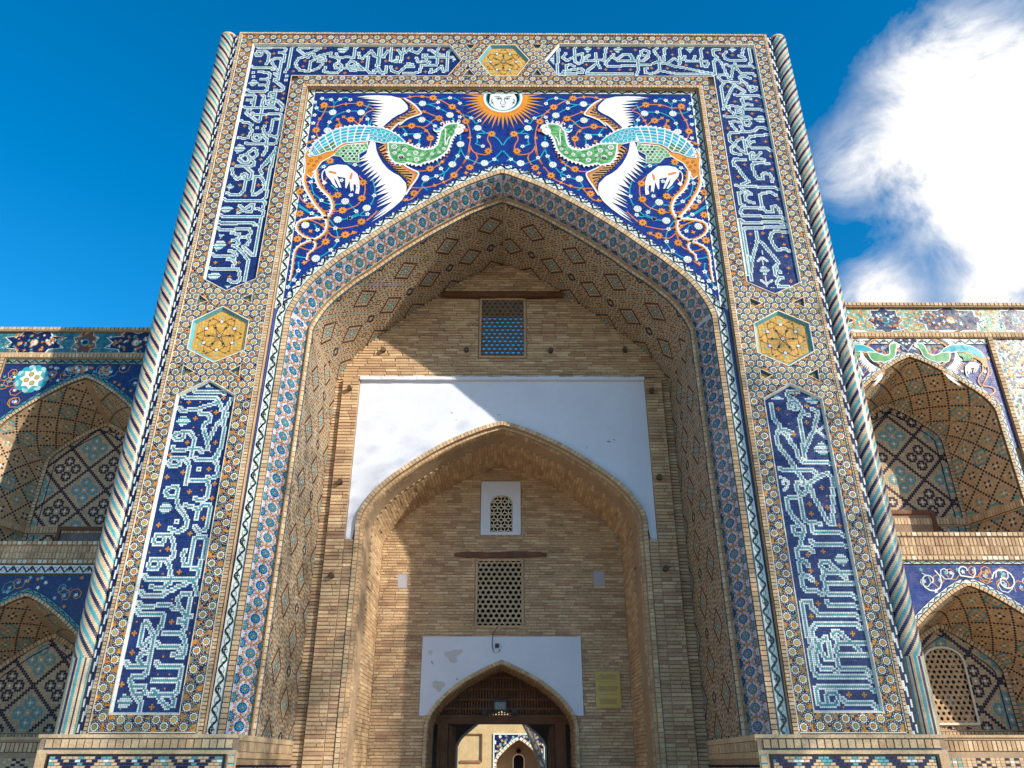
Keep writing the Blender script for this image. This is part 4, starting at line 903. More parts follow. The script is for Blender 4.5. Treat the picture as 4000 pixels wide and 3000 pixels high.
def bird(s):
    B = Bag(); m = lambda p: M_(p, s)
    Wc = lin((226, 222, 216))
    # train, rump, ribbons
    ngon(B, m(grow(TAILB, .018)), Wc, .0065); ngon(B, m(TAILB), C['orange'], .0075)
    for t in ("290,120,.034", "182,155,.032", "250,165,.028", "150,195,.024", "215,215,.030", "172,275,.042"):
        a, b, r = t.split(','); (x, z), = m(c2('S3', a+','+b)); r = float(r)
        sp = [(x+r*k/14*math.cos(k*.75), z+r*k/14*math.sin(k*.75)) for k in range(3, 15)]; tube2(B, mpS, sp, .008, C['brown'], .009)
    (x, z), = m(c2('S1', "440,790")); tube2(B, mpS, [(x+.05*k/14*math.cos(k*.75), z+.05*k/14*math.sin(k*.75)) for k in range(3, 15)], .009, C['brown'], .009)
    for R_ in (RIB1, RIB2):
        p = m(smooth_pts(R_, 5)); P2 = Path(p); n = len(p)
        for i in range(n-1):
            w0 = .036*(1-.55*i/n); (ax, az), (bx, bz) = P2.p[i], P2.p[i+1]; n0, n1 = P2.vn[i], P2.vn[i+1]
            q = -s
            B.face([mpS(*(P2.p[i]-n0*q*w0), .008), mpS(*(P2.p[i+1]-n1*q*w0), .008), mpS(*(P2.p[i+1]), .008), mpS(*(P2.p[i]), .008)], Wc)
            B.face([mpS(*(P2.p[i]), .008), mpS(*(P2.p[i+1]), .008), mpS(*(P2.p[i+1]+n1*q*w0*.9), .008), mpS(*(P2.p[i]+n0*q*w0*.9), .008)], jit(C['orange'], .06))
            if i % 3 == 0:
                c_ = P2.p[i]+n0*q*w0*1.9; ngon(B, [tuple(P2.p[i]+n0*q*w0*.8), tuple(c_), tuple(P2.p[i+1]+n1*q*w0*.8)], C['orange'], .0081)
            if i % 3 == 1:
                c_ = P2.p[i]-n0*q*w0*2.0; ngon(B, [tuple(P2.p[i]-n0*q*w0*.9), tuple(c_), tuple(P2.p[i+1]-n1*q*w0*.9)], Wc, .0081)
    ngon(B, m(grow(RUMP, .012)), Wc, .008); ngon(B, m(RUMP), C['lgreen'], .009)
    xs = [p[0] for p in RUMP]; zs = [p[1] for p in RUMP]; rz = min(zs); k = 0
    while rz < max(zs):
        rx = min(xs)+(k % 2)*.035
        while rx < max(xs):
            if pip(rx, rz, RUMP) and edge_dist(rx, rz, RUMP) > .02:
                q = m([(rx, rz)])[0]; disc(B, mpS, q[0], q[1], .036, Wc, .0096+rx*1e-5, 8); disc(B, mpS, q[0], q[1], .028, jit(random.choice((C['lgreen'], C['green'], C['dgreen'] if random.random() < .3 else C['lgreen'])), .1), .0104+rx*1e-5, 8)
            rx += .07
        rz += .055; k += 1
    # wings
    for Wg, OUT, ORN, BAR, fl in ((WING_U, OUT_U, OR_U, BAR_U, 1), (WING_L, OUT_L, OR_L, BAR_L, -1)):
        ngon(B, m(Wg), Wc, .010)
        tube2(B, mpS, m(smooth_pts(OUT, 3)), .026, Wc, .0135); 
        bp_ = Path(smooth_pts(BAR, 4)); op = Path(smooth_pts(ORN, 4))
        # band between the wing and its outer line
        n = 24
        for i in range(n):
            a0, a1 = bp_.at(bp_.L*i/n), bp_.at(bp_.L*(i+1)/n); b0, b1 = op.at(op.L*i/n), op.at(op.L*(i+1)/n)
            ngon(B, m([a0, a1, b1, b0]), jit(lin((206, 150, 84)), .08), .0115)
        tube2(B, mpS, m([tuple(q) for q in op.p]), .034, jit(lin((196, 118, 44)), .05), .0125)
        nb = int(bp_.L/.062)
        for i in range(nb):
            q0 = bp_.L*(i+.25)/nb; q1 = bp_.L*(i+.75)/nb; a0, a1 = np.array(bp_.at(q0)), np.array(bp_.at(q1))
            f0 = op.at(op.L*(i+.3)/nb); f1 = op.at(op.L*(i+.7)/nb)
            d0 = np.array(f0)-a0; d1 = np.array(f1)-a1; L0 = max(np.hypot(*d0), .05)
            k0 = .74; ngon(B, m([tuple(a0-d0*.10), tuple(a1-d1*.10), tuple(a1+d1*k0), tuple(a0+d0*k0)]), C['black'], .0145)
        nb = int(bp_.L/.062)
        for i in range(nb):
            q = bp_.at(bp_.L*(i+.5)/nb); x, z = m([q])[0]; disc(B, mpS, x, z, .024, C['orange'], .0110, 6)
    # body
    ngon(B, m(grow(SADDLE, .016)), Wc, .015)
    P2 = Path(m(SADDLE)); 
    for p_ in (SADDLE[:13],):
        q = Path(m(p_)); sg = 1 if s < 0 else -1
        for i in range(int(q.L/.075)):
            a, b = q.at(i*.075, sg*.01), q.at((i+1)*.075, sg*.01); c_ = q.at((i+.15)*.075, sg*.045)
            if abs(area2([a, b, c_])) > 1e-7: ngon(B, [a, b, c_], Wc, .0151)
    ngon(B, m(SADDLE), C['turq'], .016)
    tp, bt = Path(TOPL), Path(BOTL); nc, nr = 9, 5
    for i in range(nc):
        for j in range(nr):
            def g(u, v):
                uu = min(max(u+.10*(v-.5)*-1, 0), 1); a = np.array(tp.at(tp.L*uu)); b = np.array(bt.at(bt.L*uu)); return tuple(a*(1-v)+b*v)
            e, f = .055/ (nc/9), .10
            u0, u1, v0, v1 = (i+.09)/nc, (i+.91)/nc, (j+.12)/nr, (j+.88)/nr
            q = [g(u0, v0), g(u1, v0), g(u1, v1), g(u0, v1)]
            col = C['green'] if (j >= 3 and i in (1, 2, 3)) else random.choice((C['turq'], lin((60, 170, 190)), lin((40, 140, 165))))
            ngon(B, m(q), jit(col, .06), .0185)
    ngon(B, m([g_ for g_ in TOPL] + BOTL[::-1]), Wc, .0175)
    for t, r in (("880,545",.034),("950,545",.034),("1010,570",.034),("860,580",.03),("910,590",.034),("970,605",.034),("1030,620",.034),("1060,590",.03),("860,640",.03),("910,645",.034),("960,665",.03),("1020,670",.034),("1090,650",.034),("1110,600",.03),("1150,640",.03)):
        (x, z), = m(c2('S1', t)); disc(B, mpS, x, z, r+.007, Wc, .0186+x*.0001, 10); disc(B, mpS, x, z, r, jit(C['turq'], .12), .0196+x*.0001, 10)
    ngon(B, m(grow(BODY, .022)), Wc, .0205)
    q = Path(m(BODY)); sg = 1
    po = m(BODY); ar = area2(po)
    for i in range(int(q.L/.065)):
        o = -1 if ar > 0 else 1
        a, b = q.at(i*.065, o*.018), q.at((i+1)*.065, o*.018); c_ = q.at((i+.7)*.065, o*.062)
        if abs(area2([a, b, c_])) > 1e-7: ngon(B, [a, b, c_], Wc, .0206)
    ngon(B, m(BODY), C['lgreen'], .0212)
    xs = [p[0] for p in BODY]; zs = [p[1] for p in BODY]; rz = min(zs)
    while rz < max(zs):
        rx = min(xs)
        while rx < max(xs):
            if pip(rx+.02, rz+.015, BODY) and edge_dist(rx+.02, rz+.015, BODY) > .018:
                e = [random.uniform(-.006, .006) for _ in range(4)]
                ngon(B, m([(rx+e[0], rz+.001), (rx+.038, rz+e[1]), (rx+.038+e[2], rz+.029), (rx+e[3], rz+.029)]), jit(random.choice((C['lgreen'], C['green'], lin((80, 140, 80)), lin((120, 176, 110)))), .1), .0218)
            rx += .04
        rz += .031
    for cr, t in (('S2', "65,752,30"), ('S2', "195,788,30"), ('S2', "205,865,30"), ('S2', "112,810,20"), ('S2', "268,812,20"), ('S2', "22,838,28"), ('S2', "100,862,15"), ('S2', "25,700,16"), ('S1', "1145,750,34"), ('S1', "1228,735,16"), ('S1', "1150,828,24"), ('S1', "1228,875,34"), ('S1', "1197,787,13"),
                  ('S2', "525,738,22"), ('S2', "470,780,20"), ('S2', "385,800,22"), ('S2', "340,865,20"), ('S2', "545,690,14")):
        a, b, r = t.split(','); (x, z), = m(c2(cr, a+','+b)); r = float(r)/3.0/235
        disc(B, mpS, x, z, r, Wc, .0228, 12); disc(B, mpS, x, z, r*.66, C['navy'] if r > .035 else C['green'], .0236, 10); disc(B, mpS, x, z, r*.48, Wc, .0242, 8); disc(B, mpS, x, z, r*.25, C['navy'], .0248, 6)
    for t in ("540,500 548,560 540,620 545,680", "600,590 570,640 560,690"):
        tube2(B, mpS, m(smooth_pts(c2('S2', t), 4)), .016, Wc, .0230)
    ngon(B, m(grow(FACE, .006)), Wc, .0232)
    (x, z), = m(c2('S2', "712,483")); disc(B, mpS, x, z, .020, C['black'], .0240, 8, .010); disc(B, mpS, x, z, .008, C['brown'], .0245, 6)
    (x, z), = m(c2('S2', "785,520")); disc(B, mpS, x, z, .036, lin((196, 110, 70)), .0236, 12); tube2(B, mpS, m(c2('S2', "760,500 772,525 760,545 745,545")), .014, C['brown'], .0244)
    tube2(B, mpS, m(smooth_pts(c2('S2', "690,545 715,540 740,520"), 3)), .005, C['brown'], .0244)
    for t in ("535,450 510,430 490,440 500,455", "600,440 590,415 575,420", "640,435 635,405 620,415", "680,440 700,400 720,410", "560,445 555,420 570,415"):
        tube2(B, mpS, m(smooth_pts(c2('S2', t), 4)), .016, Wc, .0230)
    ngon(B, m(c2('S2', "398,498 430,515 480,500 525,472 530,500 490,540 440,548 408,530")), Wc, .0230); ngon(B, m(c2('S2', "415,512 470,512 515,485 480,525 430,530")), C['turq'], .0238)
    o = mk(B, 'phoenix', M_GLAZE, G, None)
    o['label'] = 'left phoenix with green neck and white wings facing the sun' if s < 0 else 'right phoenix with green neck and white wings facing the sun'
    B = Bag(); ngon(B, m(FAWN), Wc, .009)
    tube2(B, mpS, m(smooth_pts(c2('S3', "352,262 320,300 312,350 322,400 345,430"), 4)), .018, Wc, .0092)
    (x, z), = m(c2('S3', "342,430")); star(B, mpS, x, z, .045, .028, 4, Wc, .0094)
    for t in ("385,285 420,282 490,300 495,328 450,318 400,305", "690,295 692,330 675,390 650,385 655,345 672,310"):
        ngon(B, m(c2('S3', t)), lin((200, 130, 60)), .0098)
    for t in ("748,455", "748,490"):
        (x, z), = m(c2('S3', t)); disc(B, mpS, x, z, .008, C['black'], .0098, 6)
    o = mk(B, 'fawn', M_GLAZE, G, None); o['label'] = 'white spotted fawn curled below the left phoenix' if s < 0 else 'white spotted fawn curled below the right phoenix'
both(bird)
# sun face
B = Bag(); sx, sz = 0.0, P(1964, 384, SY)[1]; R = .315
rr = random.Random(3)
for k in range(27):
    a = math.pi+math.pi*(k-1)/24.0; ln = .70 if k % 2 else .63
    if math.sin(a)*ln + sz > ZSI-.01 and False: continue
    h = .060
    p0 = (sx+(R+.02)*math.cos(a-h*1.5), sz+(R+.02)*math.sin(a-h*1.5)); p1 = (sx+(R+.02)*math.cos(a+h*1.5), sz+(R+.02)*math.sin(a+h*1.5)); tip = (sx+ln*math.cos(a), sz+ln*math.sin(a))
    pts = [p0, p1, tip]
    if max(p[1] for p in pts) > ZSI: pts = [(x, min(z, ZSI-.001)) for x, z in pts]
    if abs(area2(pts)) > 1e-6: ngon(B, pts, jit(lin((214, 138, 36)), .06), .006+k*1e-5)
def half(r, col, h, n=40):
    pts = []
    for i in range(n+1):
        a = math.pi+ (i/n)*math.pi; pts.append((sx+r*math.cos(a), sz+r*math.sin(a)))
    dz = ZSI-sz
    if dz > 0:
        b = math.asin(min(dz/r, 1)); pts = [(sx+r*math.cos(math.pi-b+(math.pi+2*b)*i/n), sz+r*math.sin(math.pi-b+(math.pi+2*b)*i/n)) for i in range(n+1)]
    ngon(B, pts, col, h)
half(.352, lin((206, 126, 32)), .0068); half(.318, C['white'], .008); half(.285, C['turq'], .009); half(.265, C['black'], .010)
def sface(txt, w=None, col=C['black'], h=.0135, fill=False):
    p = c2('S6', txt)
    p = [(x-P(1964, 400, SY)[0], z) for x, z in p]
    if fill: ngon(B, [(x, min(z, ZSI-.001)) for x, z in p], col, h)
    else: tube2(B, mpS, smooth_pts(p, 4), w, col, h)
sface("470,110 500,100 850,100 885,150 890,200 880,250 850,290 800,325 740,350 672,358 600,350 540,325 490,290 455,245 460,190", col=C['white'], h=.0112, fill=True)
for sgn in (1, -1):
    def mm(t): return ' '.join('%g,%g' % ((float(a) if sgn > 0 else 2*672-float(a)), float(b)) for a, b in (q.split(',') for q in t.split()))
    sface(mm("540,145 570,135 620,142"), .010); sface(mm("560,172 590,160 620,165 645,180"), .010); sface(mm("575,178 600,186 630,182"), .006)
    p = c2('S6', mm("602,172")); disc(B, mpS, p[0][0]-P(1964,400,SY)[0], p[0][1], .013, C['black'], .0138, 6)
    sface(mm("632,150 650,180 642,220 630,245 640,262 672,262"), .007)
    sface(mm("480,180 500,185 495,205 475,200"), .008); sface(mm("490,210 500,240 530,270"), .010); sface(mm("480,250 500,240 520,228"), .012)
sface("632,292 655,290 672,294 690,290 712,292", .008, lin((150, 90, 80))); sface("640,292 672,305 705,292", .010, lin((190, 120, 110))); sface("655,312 672,316 690,312", .005)
o = mk(B, 'sun_face', M_GLAZE, G); o['label'] = 'white sun face with golden rays at the top of the spandrel'
# ================================================================== inside the great arch
Y1 = 2.2; Y2 = 3.75
back = [tuple(p) for p in AV.p]
BW = empty('portal_building.tmp', (0,0,0), '', '') if False else G
def P1(u, v): return P(u, v, Y1)
# second arch profile (outer edge of its brick ring), traced on the left
_a = [(1959.5,1643.5),(1868,1670),(1723,1732.7),(1578.6,1819.5),(1482,1891.8),(1419.5,1964),(1385.7,2022),(1356.8,2084.7),(1344.7,2137.7)]
_p = [P(u, v, 2.12) for u, v in _a]; hx = 2.19
_p = [(max(x, -hx), z) for x, z in _p]; _p[0] = (0, _p[0][1]); _p[-1] = (-hx, _p[-1][1])
A2L = [(-hx, 0)] + smooth_pts(_p[::-1], 3)
A2 = A2L + [(-x, z) for x, z in A2L[::-1][1:]]
A2P = Path(insert_pts(thin(A2, .1), .1))
A2O = A2P.off(-.12); A2z = max(p[1] for p in A2)
b = Bag()
curtain(b, [tuple(p) for p in A2P.off(-.06).p], -3.1, 3.1, 0, APEX+.2, Y1+.004, C['mortar'])
mk(b, 'wall_bedding', M_BRICK, G)
# openings and fittings of the upper wall
gx0, gz1 = P1(1883, 1174); gx1 = P1(2045, 1174)[0]; gz0 = P1(1880, 1392)[1]
# cut: the bedding behind the grille is rebuilt as four pieces
bpy.data.objects.remove(bpy.data.objects['wall_bedding'])
b = Bag(); zc = A2z+.02
o_ = [tuple(p) for p in A2P.off(-.06).p]
curtain(b, o_, -3.1, 3.1, 0, zc, Y1+.004, C['mortar'])
b.face([(-3.1,Y1+.004,zc),(3.1,Y1+.004,zc),(3.1,Y1+.004,gz0),(-3.1,Y1+.004,gz0)], C['mortar'])
b.face([(-3.1,Y1+.004,gz0),(gx0,Y1+.004,gz0),(gx0,Y1+.004,gz1),(-3.1,Y1+.004,gz1)], C['mortar'])
b.face([(gx1,Y1+.004,gz0),(3.1,Y1+.004,gz0),(3.1,Y1+.004,gz1),(gx1,Y1+.004,gz1)], C['mortar'])
b.face([(-3.1,Y1+.004,gz1),(3.1,Y1+.004,gz1),(3.1,Y1+.004,APEX+.2),(-3.1,Y1+.004,APEX+.2)], C['mortar'])
# soffits of the grille opening, through the wall
YG = Y1+.60
b.face([(gx0,Y1,gz1),(gx1,Y1,gz1),(gx1,YG,gz1),(gx0,YG,gz1)], C['brick']); b.face([(gx0,Y1,gz0),(gx0,YG,gz0),(gx1,YG,gz0),(gx1,Y1,gz0)], C['brick'])
b.face([(gx0,Y1,gz0),(gx0,Y1,gz1),(gx0,YG,gz1),(gx0,YG,gz0)], C['brick']); b.face([(gx1,Y1,gz1),(gx1,Y1,gz0),(gx1,YG,gz0),(gx1,YG,gz1)], C['brick'])
ZK = A2z+.45
b.face([(-4.6,YG,ZK),(gx0,YG,ZK),(gx0,YG,TOP-1),(-4.6,YG,TOP-1)], C['brick']); b.face([(gx1,YG,ZK),(4.6,YG,ZK),(4.6,YG,TOP-1),(gx1,YG,TOP-1)], C['brick'])
b.face([(gx0,YG,gz1),(gx1,YG,gz1),(gx1,YG,TOP-1),(gx0,YG,TOP-1)], C['brick']); b.face([(gx0,YG,ZK),(gx1,YG,ZK),(gx1,YG,gz0),(gx0,YG,gz0)], C['brick'])
bpy_b = b
mk(b, 'wall_bedding', M_BRICK, G)
for n_ in [o for o in bpy.data.objects if o.name.startswith('wall_bedding')]: pass
# NB the rear skin must leave the inner iwan open: remove what crosses it
ftl = P1(1337.5, 1487); fx0 = ftl[0]-.0; fzt = ftl[1]; wx0 = P1(1404, 1496)[0]; wzt = P1(1404, 1493)[1]
fx0 = -(abs(fx0)+abs(P1(2574, 1487)[0]))/2; wx0 = -(abs(wx0)+abs(P1(2509, 1496)[0]))/2
BR = Bricks(G, 300)
def gable_z(x, z): return True
bw = AV.p
def spans_upper(z):
    w = width_at(back, z)
    if not w: return []
    a, c = w; out = [(a, c)]
    if gz0-.04 < z < gz1+.04: out = [(a, gx0-.05), (gx1+.05, c)]
    return out
beam_z = P1(1950, 1158)[1]
BR.courses(wzt+.04, beam_z-.07, spans_upper, Y1, single=lambda x, z: abs(x) < 2.2 and z < wzt+1.7)
BR.courses(beam_z+.06, max(p[1] for p in back)-.02, spans_upper, Y1-.05, d=.03)
def spans_side(z):
    w = width_at(back, z)
    if not w: w = (-2.8, 2.8)
    return [(w[0], fx0-.012), (-fx0+.012, w[1])]
BR.courses(0, wzt+.04, spans_side, Y1, wl=(.2, .27))
# brick strips beside the white panel, standing proud
b = Bag(); YF = Y1-.075
for s in (-1, 1): b.box(min(s*abs(fx0), s*abs(wx0)), max(s*abs(fx0), s*abs(wx0)), YF, Y1, 0, fzt, C['mortar'], 'b')
b.box(-abs(wx0), -hx+.0, YF+.002, Y1, 0, P(1344, 2110, 2.12)[1], C['mortar'], 'b') if abs(wx0) > hx else None
b.box(hx, abs(wx0), YF+.002, Y1, 0, P(1344, 2110, 2.12)[1], C['mortar'], 'b') if abs(wx0) > hx else None
mk(b, 'brick_strip', M_BRICK, G, 'stuff')
BR.courses(0, fzt, lambda z: [(-abs(fx0)+.004, -abs(wx0)-.004), (abs(wx0)+.004, abs(fx0)-.004)], YF, pitch=.052, wl=(.13, .26), d=.02, single=lambda x, z: z > 4.2 and x < 0)
BR.courses(0, P(1344, 2105, 2.12)[1], lambda z: [(-abs(wx0), -hx-.006), (hx+.006, abs(wx0))] if abs(wx0) > hx+.02 else [], YF, pitch=.052, d=.016)
BR.done()
# white plaster spandrel over the second arch
b = Bag(); prz = [tuple(p) for p in A2P.p if p[1] > P(1344, 2110, 2.12)[1]-.15]; zbot = prz[0][1]
W0 = abs(wx0)-.004; Yp = Y1-.045; 
nn = 60
def arch2z(x):
    best = -1
    for (a, za), (c, zc_) in zip(prz, prz[1:]):
        if a <= x <= c and c-a > 1e-6: best = max(best, za+(zc_-za)*(x-a)/(c-a))
    return best
for i in range(nn):
    a, c = -W0+2*W0*i/nn, -W0+2*W0*(i+1)/nn
    za, zc_ = arch2z(a), arch2z(c)
    za = za if za > 0 else zbot; zc_ = zc_ if zc_ > 0 else zbot
    for k in range(8): b.face([(a,Yp,za+(wzt-za)*k/8),(c,Yp,zc_+(wzt-zc_)*k/8),(c,Yp,zc_+(wzt-zc_)*(k+1)/8),(a,Yp,za+(wzt-za)*(k+1)/8)], C['plaster'])
o = mk(b, 'plaster_panel', M_PLASTER, G); o['label'] = 'big white plaster panel over the inner arch'
b = Bag()
n_ = 40
for i in range(n_):
    xa, xc = -W0+2*W0*i/n_, -W0+2*W0*(i+1)/n_; w1, w2 = random.uniform(-.006, .006), random.uniform(.0, .012)
    b.box(xa, xc, Y1-.115+w2, Y1, wzt+.0, wzt+.055+w1, C['plaster'], 'b')
mk(b, 'plaster_ledge', M_PLASTER, G)
b = Bag()      # flaws in the plaster
for (u, v, r) in ((1765,1613,.03),(1782,1640,.02),(2378,1725,.045),(2398,1718,.03),(2295,1744,.02),(2290,1750,.02),(1948,1620,.03)):
    x, z = P(u, v, Yp)
    disc(b, flat(Yp-.0015), x, z, r*.8, lin((150, 150, 160)), 0, 6, r*.35, random.uniform(0, 3))
mk(b, 'plaster_flaw', M_PLASTER, G, 'stuff')
# brick ring of the second arch
mp = lambda s, t, h=0: (lambda p: (p[0], 2.115-h, p[1]))(A2P.at(s, -.002-t))
edging(mp, A2P.L, 0, .075, .062, G, 'arch_ring', .016, tones=('tan2', 'tan', 'yellow') if False else ('tan2', 'tan'), joint='mortar', gapf=.14)
b = Bag(); loft(b, [tuple(p) for p in A2P.p], 2.115, [tuple(p) for p in A2P.p], 2.2, C['mortar']); loft(b, [tuple(p) for p in A2P.off(-.077).p], 2.1, [tuple(p) for p in A2P.off(-.077).p], 2.18, C['brick']); mk(b, 'ring_return', M_BRICK, G)
mp = lambda s, t, h=0: (lambda p: (p[0], 2.175-h, p[1]))(A2P.at(s, -.075-t))
edging(mp, A2P.L, 0, .05, .062, G, 'arch_ring', .012, tones=('tan', 'brick'), joint='mortar', gapf=.12)
# soffit bricks of the inner iwan: radial courses, slightly uneven, with a shallow step half way
b = Bag(); L2 = A2O.L; bd = Bag()
def so_map(s, t, h=0.):
    off = .0 if t < .42 else -.035
    p = A2O.at(s, off-h); return (p[0], 2.19+t, p[1])
m = int(L2/.12)
for t0, t1 in ((0, .42), (.4201, Y2-2.19)):
    for i in range(m): bd.face([so_map(L2*i/m, t0, 0), so_map(L2*(i+1)/m, t0, 0), so_map(L2*(i+1)/m, t1, 0), so_map(L2*i/m, t1, 0)], C['mortar'])
for i in range(m): p, q = A2O.at(L2*i/m), A2O.at(L2*(i+1)/m); p2, q2 = A2O.at(L2*i/m, -.035), A2O.at(L2*(i+1)/m, -.035); bd.face([(p[0],2.61,p[1]),(q[0],2.61,q[1]),(q2[0],2.61,q2[1]),(p2[0],2.61,p2[1])], C['brick'])
mk(bd, 'soffit_bedding', M_BRICK, G)
ns = int(L2/.055); ps = L2/ns
for i in range(ns):
    t = .004 if i % 2 else -.12
    while t < Y2-2.19-.01:
        w = random.uniform(.23, .27); a, c = max(t, .004), min(t+w-.012, Y2-2.19-.004)
        if a < .42 < c: c = .415 if c-.42 < .42-a else c; a = a if c <= .42 else .425
        if c-a > .02:
            H = .010+random.uniform(-.003, .004); e = .0035; s0, s1 = i*ps+e, (i+1)*ps-e; col = jit(random.choice((C['brick'], C['tan'], C['tan2'], C['brick'])), .07)
            if random.random() > .012:
                b.face([so_map(s0, a, H), so_map(s1, a, H), so_map(s1, c, H), so_map(s0, c, H)], col)
                for (sa, ta), (sb, tb) in (((s0,a),(s1,a)), ((s1,a),(s1,c)), ((s1,c),(s0,c)), ((s0,c),(s0,a))): b.face([so_map(sa,ta,0), so_map(sb,tb,0), so_map(sb,tb,H), so_map(sa,ta,H)], col)
        t += w
mk(b, 'soffit_bricks', M_BRICK, G, 'stuff')
# ---- far wall of the inner iwan
def P2_(u, v): return P(u, v, Y2)
A2far = [tuple(p) for p in A2P.off(-.165).p]
hw_ = A2far[0][0]
dx0, dxz = P2_(1665, 2849); dx0 = -1.335
_d = [(1960,2592),(1900,2619),(1812,2667),(1738,2726),(1693,2778),(1676,2812),(1668,2850)]
_d = [P2_(u, v) for u, v in _d]; dhx = -_d[-1][0]; _d = [(max(x, -dhx), z) for x, z in _d]; _d[0] = (0, _d[0][1])
DL = [(-dhx, 0)] + smooth_pts(_d[::-1], 3); DOOR = DL + [(-x, z) for x, z in DL[::-1][1:]]
DP = Path(insert_pts(thin(DOOR, .06), .08)); DO = [tuple(p) for p in DP.off(.05).p]
px0, pzt = P2_(1650, 2490); px1 = P2_(2266, 2490)[0]
hxs = (abs(px0)+px1)/2
g2x0, g2z1 = P2_(1868, 2192); g2x1 = P2_(2036, 2192)[0]; g2z0 = P2_(1868, 2444)[1]
wx_0, wz_1 = P2_(1881, 1883); wx_1 = P2_(2033, 1883)[0]; wz_0 = P2_(1880, 2091)[1]
lx0, lz1 = P2_(1916, 1937); lx1 = P2_(2002, 1937)[0]; lz0 = P2_(1916, 2079)[1]; lzs = P2_(1916, 1966)[1]
b = Bag(); Yq = Y2+.004
ztop2 = max(p[1] for p in A2far)+.3
curtain(b, [tuple(p) for p in DP.p], -2.3, 2.3, 0, g2z0, Yq, C['mortar'])
for za, zb, xa, xb in ((g2z0, g2z1, g2x0, g2x1), (wz_0, wz_1, wx_0, wx_1)):
    b.face([(-2.3,Yq,za),(xa,Yq,za),(xa,Yq,zb),(-2.3,Yq,zb)], C['mortar']); b.face([(xb,Yq,za),(2.3,Yq,za),(2.3,Yq,zb),(xb,Yq,zb)], C['mortar'])
b.face([(-2.3,Yq,g2z1),(2.3,Yq,g2z1),(2.3,Yq,wz_0),(-2.3,Yq,wz_0)], C['mortar']); b.face([(-2.3,Yq,wz_1),(2.3,Yq,wz_1),(2.3,Yq,ztop2),(-2.3,Yq,ztop2)], C['mortar'])
mk(b, 'far_wall', M_BRICK, G)
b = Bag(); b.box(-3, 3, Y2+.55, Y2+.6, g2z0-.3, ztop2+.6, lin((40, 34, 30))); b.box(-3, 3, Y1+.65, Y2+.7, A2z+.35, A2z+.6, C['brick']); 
for s in (-1, 1): b.box(min(s*2.35, s*2.6), max(s*2.35, s*2.6), Y1+.0, Y2+.6, 0, A2z+.5, C['brick'])
mk(b, 'inner_room', M_BRICK, G)
B2 = Bricks(G, 0)
doz = max(z for x, z in DO)
def spans2(z):
    w = width_at(A2far, z)
    if not w: return []
    out = [w]
    def cut(lst, a, c):
        r = []
        for p, q in lst:
            if c <= p or a >= q: r.append((p, q)); continue
            if a > p: r.append((p, a))
            if c < q: r.append((c, q))
        return r
    if g2z0-.03 < z < g2z1+.03: out = cut(out, g2x0-.05, g2x1+.05)
    if wz_0-.02 < z < wz_1+.02: out = cut(out, wx_0-.01, wx_1+.01)
    dz = width_at(DO, z)
    if P2_(1650, 2800)[1] < z < pzt+.01: out = cut(out, -hxs, hxs)
    elif dz: out = cut(out, dz[0], dz[1])
    bx0, bz1 = P2_(1556, 2240); bx1, bz0 = P2_(1590, 2297)
    if bz0 < z < bz1: out = cut(out, bx0, bx1)
    bx0, bz1 = P2_(2317, 2233); bx1, bz0 = P2_(2363, 2288)
    if bz0 < z < bz1: out = cut(out, bx0, bx1)
    zb1 = P2_(1950, 2157)[1]; zb0 = P2_(1950, 2180)[1]
    if zb0-.01 < z < zb1+.01: out = cut(out, P2_(1776, 2165)[0], P2_(2135, 2165)[0])
    return out
B2.courses(0, ztop2, spans2, Y2, pitch=.046, wl=(.13, .27), d=.012)
B2.done()
# sunken sockets
b = Bag()
for (u0, v1, u1, v0) in ((1556,2240,1590,2297), (2317,2233,2363,2288)):
    x0, z1 = P2_(u0, v1); x1, z0 = P2_(u1, v0)
    b.box(x0, x1, Y2-.005, Y2+.02, z0, z1, lin((170, 166, 172)))
mk(b, 'blocked_socket', M_PLASTER, G, 'stuff')
# small white window panel with star lattice
def ogive(x0, x1, z0, zs, z1, n=6):
    cx_ = (x0+x1)/2; a = (x1-x0)/2; L = [(x0, z0), (x0, zs)]
    for k in range(1, n+1):
        t = k/n; L.append((cx_-a*math.cos(t*math.pi/2)**.9, zs+(z1-zs)*math.sin(t*math.pi/2)**1.0 if t < 1 else z1))
    L[-1] = (cx_, z1)
    return L + [(2*cx_-x, z) for x, z in L[::-1][1:]]
og = ogive(lx0, lx1, lz0, lzs, lz1)
b = Bag(); Yw = Y2-.03
curtain(b, og, wx_0, wx_1, lz0, wz_1, Yw, C['plaster']); b.face([(wx_0,Yw,wz_0),(wx_1,Yw,wz_0),(wx_1,Yw,lz0),(wx_0,Yw,lz0)], C['plaster'])
b.face([(wx_0,Yw,wz_0),(wx_0,Yw,wz_1),(wx_0,Y2,wz_1),(wx_0,Y2,wz_0)], C['plaster']); b.face([(wx_1,Yw,wz_1),(wx_1,Yw,wz_0),(wx_1,Y2,wz_0),(wx_1,Y2,wz_1)], C['plaster']); b.face([(wx_0,Yw,wz_0),(wx_0,Y2,wz_0),(wx_1,Y2,wz_0),(wx_1,Yw,wz_0)], C['plaster']); b.face([(wx_0,Yw,wz_1),(wx_1,Yw,wz_1),(wx_1,Y2,wz_1),(wx_0,Y2,wz_1)], C['plaster'])
loft(b, og, Yw, og, Yw+.06, C['plaster'])
win = mk(b, 'window', M_PLASTER, G); win['label'] = 'small white window with pointed star lattice'
b = Bag(); p = .125; mpw = flat(Yw+.03)
